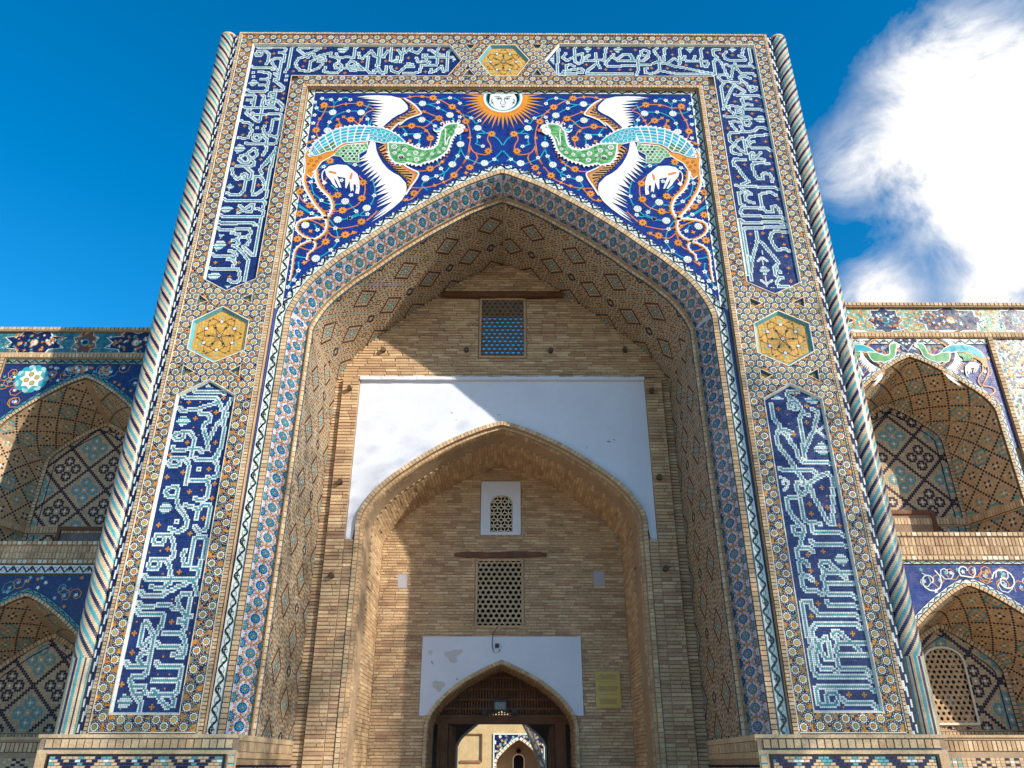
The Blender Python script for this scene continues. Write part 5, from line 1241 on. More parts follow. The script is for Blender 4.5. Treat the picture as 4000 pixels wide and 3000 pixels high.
def bar(a, c, w=.014):
    q = [a, c]; 
    if not (pip(*a, og) or pip(*c, og)): return
    d = np.array(c)-np.array(a); n_ = np.array([-d[1], d[0]])/np.hypot(*d)*w/2
    a, c = np.array(a), np.array(c); f = [a-n_, c-n_, c+n_, a+n_]
    b.face([mpw(*q_, .014) for q_ in f], C['cream'])
    for i in range(4): u, v = f[i], f[(i+1) % 4]; b.face([mpw(*u, -.02), mpw(*v, -.02), mpw(*v, .014), mpw(*u, .014)], C['cream'])
r_ = p/2/math.cos(math.pi/6)
row = 0; z = lz0
while z < lz1+p:
    x = lx0 - p + (p/2 if row % 2 else 0)
    while x < lx1+p:
        for k in range(6):
            a = math.pi/6+k*math.pi/3; q = (x+r_*math.cos(a)*.999, z+r_*math.sin(a)*.999)
            bar((x, z), q)
        x += p
    z += p*.866; row += 1
for (a, c) in zip(og, og[1:]): bar((a[0]*.995+(lx0+lx1)/2*.005, a[1]-.003), (c[0]*.995+(lx0+lx1)/2*.005, c[1]-.003), .02)
mk(b, 'star_lattice', M_PLASTER, win, 'stuff')
# pierced grilles with hexagonal holes
def grille(x0, x1, z0, z1, Y, nx, parent, name, col, label, th=.05, hole=.36):
    b = Bag(); p = (x1-x0)/nx; nz2 = max(1, int((z1-z0)/(p*.80))); pz = (z1-z0)/nz2
    for j in range(nz2+1):
        for i in range(-1, nx+1):
            cx_ = x0+(i+.5+(.5 if j % 2 else 0))*p; cz_ = z0+j*pz+pz*.1
            out = [(cx_+dx*p, cz_+dz*pz) for dx, dz in ((.5,-.36),(.5,.36),(0,.64),(-.5,.36),(-.5,-.36),(0,-.64))]
            inn = [(cx_+hole*1.04*p*math.cos(math.pi/6+a*math.pi/3), cz_+hole*1.18*pz*math.sin(math.pi/6+a*math.pi/3)) for a in (-1, 0, 1, 2, 3, 4)]
            cl = lambda q: (min(max(q[0], x0), x1), min(max(q[1], z0), z1))
            out = [cl(q) for q in out]; inn = [cl(q) for q in inn]
            c = jit(col, .08)
            for k in range(6):
                a, d = out[k], out[(k+1) % 6]; e, f = inn[k], inn[(k+1) % 6]
                if abs(area2([a, d, f, e])) > 1e-7: b.face([(a[0],Y,a[1]),(d[0],Y,d[1]),(f[0],Y,f[1]),(e[0],Y,e[1])], c)
                if abs(e[0]-f[0])+abs(e[1]-f[1]) > 1e-5: b.face([(e[0],Y,e[1]),(f[0],Y,f[1]),(f[0],Y+th,f[1]),(e[0],Y+th,e[1])], c)
    w = .035
    for xa, xb, za, zb in ((x0-w, x0, z0-w, z1+w), (x1, x1+w, z0-w, z1+w), (x0, x1, z0-w, z0), (x0, x1, z1, z1+w)): b.box(xa, xb, Y-.02, Y+th, za, zb, jit(C['brick'], .1))
    o = mk(b, name, M_BRICK, parent, 'stuff'); o['label'] = label; return o
grille(gx0, gx1, gz0, gz1, Y1-.005, 8, G, 'pierced_grille', lin((110, 96, 84)), 'upper pierced grille with blue sky showing through', .04, .33)
grille(g2x0, g2x1, g2z0, g2z1, Y2-.004, 8, G, 'pierced_grille', lin((176, 156, 126)), 'lower pierced grille with dark round holes', .06, .37)
# weathered beams let into the walls
def beam(u0, u1, vt, vb, Y, parent, d=.06):
    x0, zt_ = P(u0, vt, Y); x1, zb_ = P(u1, vb, Y); b = Bag(); n = 14; pr = []
    for i in range(n+1):
        t = i/n; w = math.sin(min(t, 1-t)*9 if min(t, 1-t) < .17 else 1.57)
        pr.append((x0+(x1-x0)*t, (zt_+zb_)/2+random.uniform(-.008, .008), (zt_-zb_)/2*(.45+.55*w)*random.uniform(.85, 1.1), random.uniform(0, .01)))
    for (xa, ca, ha, ja), (xb, cb, hb, jb) in zip(pr, pr[1:]):
        r0 = [(xa, Y-d+ja, ca-ha), (xa, Y-d+ja, ca+ha), (xa, Y+.02, ca+ha), (xa, Y+.02, ca-ha)]; r1 = [(xb, Y-d+jb, cb-hb), (xb, Y-d+jb, cb+hb), (xb, Y+.02, cb+hb), (xb, Y+.02, cb-hb)]
        for k in range(4): b.face([r0[k], r1[k], r1[(k+1) % 4], r0[(k+1) % 4]], jit(C['brown'], .15))
    return mk(b, 'wooden_beam', M_WOOD, parent, None)
beam(1722, 2200, 1146, 1166, Y1-.03, G, .07)['label'] = 'long dark timber beam above the upper grille'
beam(1776, 2135, 2156, 2180, Y2, G, .03)['label'] = 'bent old timber over the lower grille'
def peg(u, v, Y, r=.042):
    x, z = P(u, v, Y-.03); b = Bag(); n = 9; rr_ = [r*random.uniform(.85, 1.12) for _ in range(n)]
    ring = [(x+rr_[k]*math.cos(2*math.pi*k/n), z+rr_[k]*math.sin(2*math.pi*k/n)) for k in range(n)]
    b.face([(a, Y-.07+random.uniform(-.01, .01), c) for a, c in ring], jit(lin((96, 74, 56)), .1))
    for k in range(n): (a, c), (d, e) = ring[k], ring[(k+1) % n]; b.face([(a,Y-.07,c),(a,Y+.01,c),(d,Y+.01,e),(d,Y-.07,e)], jit(lin((80, 60, 44)), .1))
    return mk(b, 'timber_peg', M_WOOD, G)
for u, v, Y in ((1822,1367,Y1-.02),(2151,1369,Y1-.02),(2441,1367,Y1-.02),(1497,1367,Y1-.02),(1366,1516,YF-.02),(1328,1882,YF-.02),(2545,1526,YF-.02),(2576,1865,YF-.02),(1294,2248,YF-.02),(2600,2222,YF-.02),(1415,2246,2.6),(2492,2222,2.6)): peg(u, v, Y)
# lower plaster panel and the doorway arch
b = Bag(); DOo = [q for q in DO if q[1] > P2_(1650, 2806)[1]]; zb = DOo[0][1]; Yd = Y2-.02; nn = 40
def doz_(x):
    best = zb
    for (a, za), (c, zc_) in zip(DOo, DOo[1:]):
        if a <= x <= c and c-a > 1e-6: best = max(best, za+(zc_-za)*(x-a)/(c-a))
    return best
for i in range(nn):
    a, c = -hxs+2*hxs*i/nn, -hxs+2*hxs*(i+1)/nn
    b.face([(a,Yd,doz_(a)),(c,Yd,doz_(c)),(c,Yd,pzt),(a,Yd,pzt)], C['plaster'])
b.box(-hxs, hxs, Yd, Y2+.003, pzt-.001, pzt+.012, C['plaster'], 'bd')
o = mk(b, 'plaster_panel', M_PLASTER, G); o['label'] = 'peeling white plaster panel over the doorway arch'
b = Bag()
for pts, c in (([(1735,2550),(1742,2545),(1760,2543),(1770,2538),(1808,2537),(1806,2548),(1796,2557),(1784,2562),(1783,2575),(1788,2585),(1773,2592),(1757,2585),(1750,2570),(1738,2562)], (196, 192, 190)),
               ([(1689,2666),(1702,2657),(1712,2662),(1724,2662),(1738,2668),(1739,2680),(1728,2686),(1722,2700),(1712,2704),(1704,2692),(1692,2684)], (190, 186, 184)), ([(1673,2542),(1686,2538),(1690,2548),(1684,2560),(1674,2556)], (198, 196, 198)), ([(1683,2580),(1690,2584),(1692,2596),(1686,2592)], (150, 148, 150)), ([(1783,2651),(1788,2649),(1788,2656),(1783,2657)], (130, 120, 110))):
    q = [P(u, v, Yd) for u, v in pts]; q = q if area2(q) > 0 else q[::-1]
    b.face([(x, Yd-.002, z) for x, z in q], lin(c))
mk(b, 'plaster_patch', M_PLASTER, G, 'stuff')
mp = lambda s, t, h=0: (lambda p: (p[0], Y2-.028-h, p[1]))(DP.at(s, t))
edging(mp, DP.L, 0, .052, .06, G, 'door_arch_ring', .012, tones=('tan', 'tan2', 'brick'), joint='mortar', gapf=.12)
YD = 4.75
b = Bag(); loft(b, [tuple(p) for p in DP.p], Y2-.03, [tuple(p) for p in DP.p], YD, C['mortar'])
mk(b, 'doorway_lining', M_BRICK, G)
b = Bag(); nsd = int(DP.L/.06); pd_ = DP.L/nsd
for i in range(nsd):
    t = 0 if i % 2 else -.12
    while t < YD-Y2:
        a, c = max(t, 0)+.004, min(t+.25, YD-Y2)-.004; H = .01+random.uniform(-.004, .006); col = jit(random.choice((C['brick'], C['tan'])), .12)
        f = lambda s, tt, h: (lambda p: (p[0], Y2-.028+tt, p[1]))(DP.at(s, -h))
        if c > a+.02:
            q = [(i*pd_+.004, a), ((i+1)*pd_-.004, a), ((i+1)*pd_-.004, c), (i*pd_+.004, c)]
            b.face([f(*w, H) for w in q], col)
            for k in range(4): b.face([f(*q[k], 0), f(*q[(k+1) % 4], 0), f(*q[(k+1) % 4], H), f(*q[k], H)], col)
        t += .25
mk(b, 'doorway_bricks', M_BRICK, G, 'stuff')
# timber frame, lintel and slatted tympanum
def PD(u, v): return P(u, v, YD-.1)
zl1 = PD(1950, 2794)[1]; zl0 = PD(1950, 2829)[1]
wf = empty('timber_door_frame', (0, YD-.1, 0), 'carved brown timber door frame with slatted fanlight, set inside the doorway arch', 'door frame')
din = [tuple(p) for p in DP.off(-.012).p]; dhw = -din[0][0]
b = Bag(); b.box(-dhw, dhw, YD-.16, YD-.02, zl0, zl1, C['brown']); b.box(-dhw, dhw, YD-.18, YD-.16, zl1-.04, zl1, C['brown']); b.box(-dhw+.13, dhw-.13, YD-.175, YD-.16, zl0+.02, zl0+.05, C['brown']); mk(b, 'lintel', M_WOOD, wf)
xp0, xp1 = PD(1714, 2900)[0], PD(1750, 2900)[0]
for s in (-1, 1):
    b = Bag(); a, c = sorted((s*abs(xp0), s*abs(xp1))); b.box(a-.02 if s < 0 else a, c if s < 0 else c+.02, YD-.16, YD-.02, 0, zl0, C['brown']); b.box(a+.03, c-.03, YD-.178, YD-.16, .2, zl0-.1, jit(C['brown'], .1)); mk(b, 'post', M_WOOD, wf)
ty = [q for q in din if q[1] > zl1-.02]
def tyz(x):
    best = zl1
    for (a, za), (c, zc_) in zip(ty, ty[1:]):
        if a <= x <= c and c-a > 1e-6: best = max(best, za+(zc_-za)*(x-a)/(c-a))
    return best
n = 46
slat = None
for i in range(n):
    x = -dhw+.03+(2*dhw-.06)*(i+.5)/n; zt_ = tyz(x)
    if zt_-zl1 < .05: continue
    b = Bag(); b.box(x-.012, x+.012, YD-.10, YD-.07, zl1, zt_, jit(C['brown'], .2)); mk(b, 'slat', M_WOOD, wf)
for z in (zl1+.10, zl1+.24, zl1+.40, zl1+.58, zl1+.76):
    w = width_at(din, z)
    if w: b = Bag(); b.box(w[0]+.01, w[1]-.01, YD-.115, YD-.085, z-.015, z+.015, jit(C['brown'], .15)); mk(b, 'rail', M_WOOD, wf)
for s in (-1, 1):      # the open door leaves folded back against the passage
    b = Bag(); x = s*(abs(xp1)-.005)
    b.box(min(x, x-s*.05), max(x, x-s*.05), YD, YD+.95, .05, zl0-.02, jit(C['brown'], .1))
    for k in range(3): b.box(min(x-s*.05, x-s*.065), max(x-s*.05, x-s*.065), YD+.08, YD+.87, .2+k*.68, .75+k*.68, jit(C['brown'], .15))
    mk(b, 'door_leaf', M_WOOD, wf)
# passage beyond, with its own arch
b = Bag(); YE = 8.6; pz1 = 4.2; pc = lin((150, 140, 136))
b.face([(-2.0,YD,0),(-2.0,YE,0),(-2.0,YE,pz1),(-2.0,YD,pz1)], pc); b.face([(2.0,YD,0),(2.0,YD,pz1),(2.0,YE,pz1),(2.0,YE,0)], pc); b.face([(-2,YD,pz1),(-2,YE,pz1),(2,YE,pz1),(2,YD,pz1)], pc)
curtain(b, [tuple(p) for p in DP.p], -2, 2, 0, pz1, YD+.002, pc)
e0 = P(1777, 2900, YE)[0]; e1_ = P(2137, 2900, YE)[0]; ez = P(1822, 2834, YE)
eh = (e1_-e0)/2; ec = (e0+e1_)/2
ea = [(ec+x/2.985*eh, 1.75+(z-6.4)/3.5*eh*1.05 if z > 6.4 else (0 if z < LEDGE+.1 else 1.75)) for x, z in PROF]
ea = [(ec-eh, 0)] + [q for q in ea if q[1] > 1.7] + [(ec+eh, 0)]
curtain(b, ea, -2, 2, 0, pz1, YE, pc); loft(b, ea, YE, ea, YE+.9, lin((176, 160, 150)))
for xa, xb in ((-12, -2), (2, 12)): pass
b.box(-12, ec-eh-.02, YE+.9, YE+1.0, 0, 5.4, C['brick'], ''); b.box(ec+eh+.02, 12, YE+.9, YE+1.0, 0, 5.4, C['brick'], ''); b.box(-2, 2, YE+.1, YE+1.0, 3.3, 5.4, C['brick'])
mk(b, 'passage', M_PLASTER, G)
# ---- small fittings (things of their own)
def plaque():
    Yk = Y2-.03; x0, z1 = P(2323, 2622, Yk); x1, z0 = P(2428, 2766, Yk)
    t = empty('plaque', ((x0+x1)/2, Yk, z0), 'yellow brass notice plaque on the brick wall right of the doorway', 'plaque')
    b = Bag(); b.box(x0, x1, Yk-.012, Y2-.012, z0, z1, lin((196, 166, 84))); mk(b, 'plate', M_METAL, t)
    b = Bag(); w = x1-x0; h = z1-z0; k = 0
    for blk, (za, nl, lw) in enumerate(((.90, 4, (.62, .80, .50, .84)), (.57, 4, (.80, .84, .80, .70)), (.24, 4, (.74, .70, .66, .70)))):
        for i in range(nl):
            zc = z0+h*(za-i*.038); L = w*lw[i]; x = (x0+x1)/2-L/2
            while x < (x0+x1)/2+L/2-.008:
                ww = random.uniform(.006, .011); hh = .0062 if random.random() < .8 else .008
                b.face([(x,Yk-.0135,zc-hh),(x+ww*.45,Yk-.0135,zc-hh),(x+ww*.45,Yk-.0135,zc+hh),(x,Yk-.0135,zc+hh)], lin((120, 92, 40)))
                if random.random() < .5: b.face([(x+ww*.45,Yk-.0135,zc+hh*.4),(x+ww*.85,Yk-.0135,zc+hh*.4),(x+ww*.85,Yk-.0135,zc+hh),(x+ww*.45,Yk-.0135,zc+hh)], lin((120, 92, 40)))
                x += ww*(1 if random.random() < .86 else 1.7)
    for za in (.70, .36): b.face([(x0+w*.14,Yk-.0135,z0+h*za),(x1-w*.14,Yk-.0135,z0+h*za),(x1-w*.14,Yk-.0135,z0+h*za+.004),(x0+w*.14,Yk-.0135,z0+h*za+.004)], lin((130, 100, 50)))
    mk(b, 'engraved_text', M_METAL, t, 'stuff')
    for sx_ in (x0+.02, x1-.02):
        for sz_ in (z0+.02, z1-.02): b = Bag(); disc(b, flat(Yk-.012), sx_, sz_, .006, lin((150, 130, 80)), .004, 6); mk(b, 'screw', M_METAL, t)
plaque()
def flood(u, v, Y, label, w=.11):
    x, z = P(u, v, Y); t = empty('floodlight', (x, Y, z-.06), label, 'floodlight', None)
    b = Bag(); b.box(x-w, x+w, Y-.09, Y-.02, z-.07, z+.09, C['black']); mk(b, 'housing', M_METAL, t)
    b = Bag(); b.box(x-w*.8, x+w*.8, Y-.096, Y-.09, z-.05, z+.06, lin((90, 90, 96))); mk(b, 'lens', M_GLASS, t)
    b = Bag()
    for s in (-1, 1): b.box(x+s*w-.006*(s > 0)-.0, x+s*w+.006, Y-.07, Y+.0, z-.10, z+.02, C['black'])
    b.box(x-w, x+w+.006, Y-.07, Y+.0, z-.112, z-.10, C['black']); mk(b, 'bracket', M_METAL, t)
flood(1954, 2760, YD-.13, 'black floodlight hanging before the slats over the lintel')
for u, v in ((1893, 2787), (2010, 2786)):
    x, z = P(u, v, YD-.2); b = Bag()
    for k in range(8): pass
    b.box(x-.045, x+.045, YD-.26, YD-.17, z-.02, z+.055, C['black']); b.box(x-.03, x+.03, YD-.30, YD-.26, z-.005, z+.045, C['black']); b.box(x-.008, x+.008, YD-.2, YD-.16, z-.05, z-.02, C['black'])
    o = mk(b, 'spot_lamp', M_METAL, None); o['label'] = 'small dark spot lamp on the lintel, %s the floodlight' % ('left of' if u < 1950 else 'right of'); o['category'] = 'lamp'
def sensor():
    Yk = Yd-.002; x, z = P(1942, 2523, Yk)
    t = empty('wall_sensor', (x, Yk, z-.04), 'tiny black sensor box with looped wire on the plaster above the doorway', 'sensor')
    b = Bag(); b.box(x-.03, x+.03, Yk-.05, Yk, z-.03, z+.03, C['black']); mk(b, 'box', M_METAL, t)
    b = Bag(); pts = smooth_pts([P(u, v, Yk) for u, v in ((1946,2446),(1935,2462),(1926,2480),(1924,2500),(1923,2520),(1926,2538),(1933,2550),(1943,2551),(1950,2545),(1953,2536))], 4)
    for (a, c) in zip(pts, pts[1:]):
        for k in range(4):
            an, bn = k*math.pi/2, (k+1)*math.pi/2; r = .005
            b.face([(a[0]+r*math.cos(an), Yk-.02+r*math.sin(an), a[1]), (c[0]+r*math.cos(an), Yk-.02+r*math.sin(an), c[1]), (c[0]+r*math.cos(bn), Yk-.02+r*math.sin(bn), c[1]), (a[0]+r*math.cos(bn), Yk-.02+r*math.sin(bn), a[1])], C['black'])
    mk(b, 'wire', M_METAL, t)
sensor()
# ================================================================== plinths
def plinth(s, xa, xb, lab):
    # raised block under each pier: ledge, header course, framed zigzag tilework
    b = Bag(); x0, x1 = min(xa, xb), max(xa, xb); z1 = LEDGE; Yf = -.10
    b.box(x0, x1, Yf, Y1, 0, z1, C['mortar'])
    pl = mk(b, 'plinth', M_BRICK, G); pl['label'] = lab
    # ledge slabs
    b = Bag(); x = x0-.025; 
    while x < x1+.02:
        w = min(random.uniform(.24, .30), x1+.025-x); b.box(x+.002, x+w-.002, Yf-.018, .06, z1-.032, z1+.004, jit(C['tan2'], .1)); x += w
    mk(b, 'ledge_tiles', M_BRICK, pl, 'stuff')
    zh = z1-.036
    def facem(Yo): return lambda q, t, h=0: (x0+q, Yo-h, t)
    W_ = x1-x0
    edging(lambda q, t, h=0: (x0+.06+q, Yf-h, zh-.098+t), W_-.12, .0, .095, .082, pl, 'header_joints', .012, tones=('tan2', 'tan', 'tan2'), joint='slate', gapf=.16, single='header_brick')
    b = Bag(); b.box(x0+.05, x1-.05, Yf-.006, Yf, zh-.110, zh-.100, C['slate']); b.box(x0, x1, Yf-.016, Yf, zh-.150, zh-.113, jit(C['tan2'], .05)); b.box(x0, x0+.10, Yf-.016, Yf, 0, zh-.151, C['tan']); b.box(x1-.10, x1, Yf-.016, Yf, 0, zh-.151, C['tan'])
    mk(b, 'frame_courses', M_BRICK, pl, 'stuff')
    edging(lambda q, t, h=0: ((x1-.09 if s < 0 else x0+.01)+t, Yf-.016-h, .1+q), zh-.26, 0, .075, .082, pl, 'header_course', .008, tones=('tan2', 'tan'), joint='turq', gapf=.18)
    b = Bag(); b.box(x0+.12, x1-.12, Yf-.02, Yf, zh-.168, zh-.155, C['black'], 'b'); b.box(x0+.12, x0+.135, Yf-.02, Yf, .2, zh-.168, C['black'], 'b'); b.box(x1-.135, x1-.12, Yf-.02, Yf, .2, zh-.168, C['black'], 'b'); mk(b, 'dark_border', M_GLAZE, pl, 'stuff')
    # zigzag tiles: bonded bricks, the lit top rows as single pieces
    bx0, bx1 = x0+.145, x1-.145; tw, th = .060, .030; z = zh-.172; r = 0; T_B = Bag(); nsingle = 0; cache = {}
    cxp = (bx0+bx1)/2
    while z > .25:
        x = bx0 - (tw/2 if r % 2 else 0)
        while x < bx1-.01:
            xa_, xb_ = max(x, bx0), min(x+tw, bx1)
            if xb_-xa_ > .015:
                xm = ((x+tw/2-cxp)/tw)*2; per = 20; ph = (xm % per); dd_ = abs(ph-per/2)   # 0 at centre
                k = (dd_+r*2) % 10; c = 'tan2'
                if r < 3 and dd_ < 1.2+(1 if r == 0 else 0): c = 'teal' if r == 0 or r == 1 else 'white' if False else 'teal'
                if r == 1 and dd_ < .8: c = 'white'
                if abs((dd_ - 3.2) - r*1.0) < 1.2: c = 'navy'
                if abs((dd_ - 9.5) + r*1.0) < 1.3 and r > 0 and dd_ > 6: c = 'navy'
                if dd_ > 8.6 and r < 3: c = 'teal' if r != 1 else 'white'
                if r > 5: c = ('navy' if (int(dd_)+r) % 5 == 0 else 'teal' if (int(dd_)+r) % 5 == 2 and r % 3 == 0 else 'tan2')
                w = xb_-xa_-.006
                if r < 4 and nsingle < 110 and xb_-xa_ > tw*.95:
                    key = (c,)
                    if key not in cache:
                        q = Bag(); q.box(-w/2, w/2, -.014, 0, -th/2+.003, th/2-.003, C[c], 'b'); o = q.build('tile', M_GLAZE if c != 'tan2' else M_BRICK); cache[key] = o.data
                    else: o = bpy.data.objects.new('tile', cache[key]); COL.objects.link(o)
                    o.parent = pl; o.location = ((xa_+xb_)/2, Yf+random.uniform(0, .003), z-th/2); nsingle += 1
                else: T_B.box(xa_+.003, xb_-.003, Yf-.014+random.uniform(0, .003), Yf, z-th+.003, z-.003, jit(C[c], .1), 'b')
            x += tw
        z -= th; r += 1
    mk(T_B, 'zigzag_tiles', M_MATTE, pl, 'stuff')
    # inner return along the reveal
    xi = x1 if s < 0 else x0
    sgn = 1 if s < 0 else -1
    def mi(q, t, h=0): return (xi+sgn*h, Yf+.02+q, t)
    edging(lambda q, t, h=0: mi(q, zh-.13+t, h), Y1-Yf-.04, 0, .11, .05, pl, 'header_course', .01, tones=('tan2', 'tan', 'brick'), joint='mortar', gapf=.16)
    raster(lambda q, t, h=0: mi(q+.12, t, h+.002), Y1-Yf-.3, zh-.28, .075, .032, lambda i, j, n: pat_vault(i*2, j, n), pl, 'return_tiles', 0, .3, h=.006)
    b = Bag(); 
    for za, zb_, c in ((zh-.19, zh-.13, 'tan'), (zh-.02, z1-.0, 'tan2'), (zh-.275, zh-.255, 'black')): b.box(min(xi, xi+sgn*.018), max(xi, xi+sgn*.018), Yf-.0, Y1-.03, za, zb_, C[c])
    mk(b, 'frame_courses', M_BRICK, pl, 'stuff')
plinth(-1, P(159, 2893, -.1)[0], -2.77, 'left brick plinth with blue and turquoise zigzag tiles')
plinth(1, 2.77, P(3690, 2893, -.1)[0], 'right brick plinth with blue and turquoise zigzag tiles')
# dark border tiles where the vault tiling meets the plinth
b = Bag()
for s in (-1, 1): b.box(min(s*2.795, s*2.78), max(s*2.795, s*2.78), YV, Y1, LEDGE+.004, LEDGE+.03, C['navy'])
mk(b, 'dark_border', M_GLAZE, G, 'stuff')
# ================================================================== corner columns
def column(s, label):
    r = .15; cx_ = s*(HW+.07+.15); cy_ = .13; z0, z1 = LEDGE, TOP+.0
    ns_, cz = 36, .0215; a0, a1 = (-math.pi*.62, math.pi*.35)   # angle measured from the outward side
    B = Bag(); nz2 = int((z1-z0-.02)/cz); zb = P(s*0+ (230 if s < 0 else 3640), 2570, 0)[1]
    def pt(f, z, h=0):
        a = f   # f=0 faces the viewer (-Y); positive turns outward
        return (cx_+s*(r+h)*math.sin(a), cy_-(r+h)*math.cos(a), z)
    amin, amax = -1.25, 2.6; da = (amax-amin)/ns_
    per = .245; KS = 1.35
    for j in range(nz2):
        z = z0+j*cz
        for i in range(ns_):
            a = amin+(i+.5)*da
            zz = max(z-zb, 0); q = zz - a*r*(KS if z > zb else 2.4) + (1.05*0) + 6    # rises away from the centre
            
            f = (q % per)/per
            if f < .26: c = 'navy'
            elif f < .48: c = 'tan2'
            elif f < .72: c = 'teal'
            elif f < 1: c = 'tan2'
            if f > .78 and False: c = 'navy'
            col = C['turq'] if c == 'teal' and random.random() < .35 else C[c]
            g = .03
            H = random.uniform(0, .0012)
            B.face([pt(a-da*.48, z+.0008, H), pt(a+da*.48, z+.0008, H), pt(a+da*.48, z+cz-.0008, H), pt(a-da*.48, z+cz-.0008, H)][::(1 if s > 0 else -1)], jit(col, .1))
    t = mk(B, 'twisted_column', M_GLAZE, G, 'stuff'); t['label'] = label
    b = Bag(); n = 20
    for i in range(n):
        a, c = amin+(amax-amin)*i/n, amin+(amax-amin)*(i+1)/n
        b.face([pt(a, z0, -.004), pt(c, z0, -.004), pt(c, z1, -.004), pt(a, z1, -.004)], C['mortar'])
        for k in range(4):
            e0, e1 = k*math.pi/8, (k+1)*math.pi/8
            def cp_(ang, e): return (cx_+s*r*math.cos(e)*math.sin(ang), cy_-r*math.cos(e)*math.cos(ang), z1-.02+r*.8*math.sin(e))
            b.face([cp_(a, e0), cp_(c, e0), cp_(c, e1), cp_(a, e1)], jit(C['tan2'], .08))
    mk(b, 'column_cap', M_BRICK, t)
    # stepped blue and white fillet between column and brick edging
    b = Bag(); xa = s*HW; w = .080/4; cz = .0215
    b.box(min(xa, xa+s*.08), max(xa, xa+s*.08), .012, .3, 0, TOP-.02, C['navy'], 'b')
    for j in range(int((TOP-LEDGE-.04)/cz)):
        z = LEDGE+j*cz
        for i in range(4):
            k = (j+ (i//2)*6) % 12
            wh = (k < 7 and i in (0, 1)) or (k < 7 and i in (2, 3) )
            wh = ((j + i*3) % 12) < 5 if i in (1, 2) else ((j+i*3+2) % 12) < 4
            x0_, x1_ = sorted((xa+s*(i*w+.001), xa+s*((i+1)*w-.0005)))
            b.face([(x0_, .008, z+.001), (x1_, .008, z+.001), (x1_, .008, z+cz-.0005), (x0_, .008, z+cz-.0005)], jit(C['white'] if wh else C['navy'], .08))
    mk(b, 'stepped_fillet', M_GLAZE, t, 'stuff')
column(-1, 'left twisted corner column banded blue, turquoise and buff'); column(1, 'right twisted corner column banded blue, turquoise and buff')
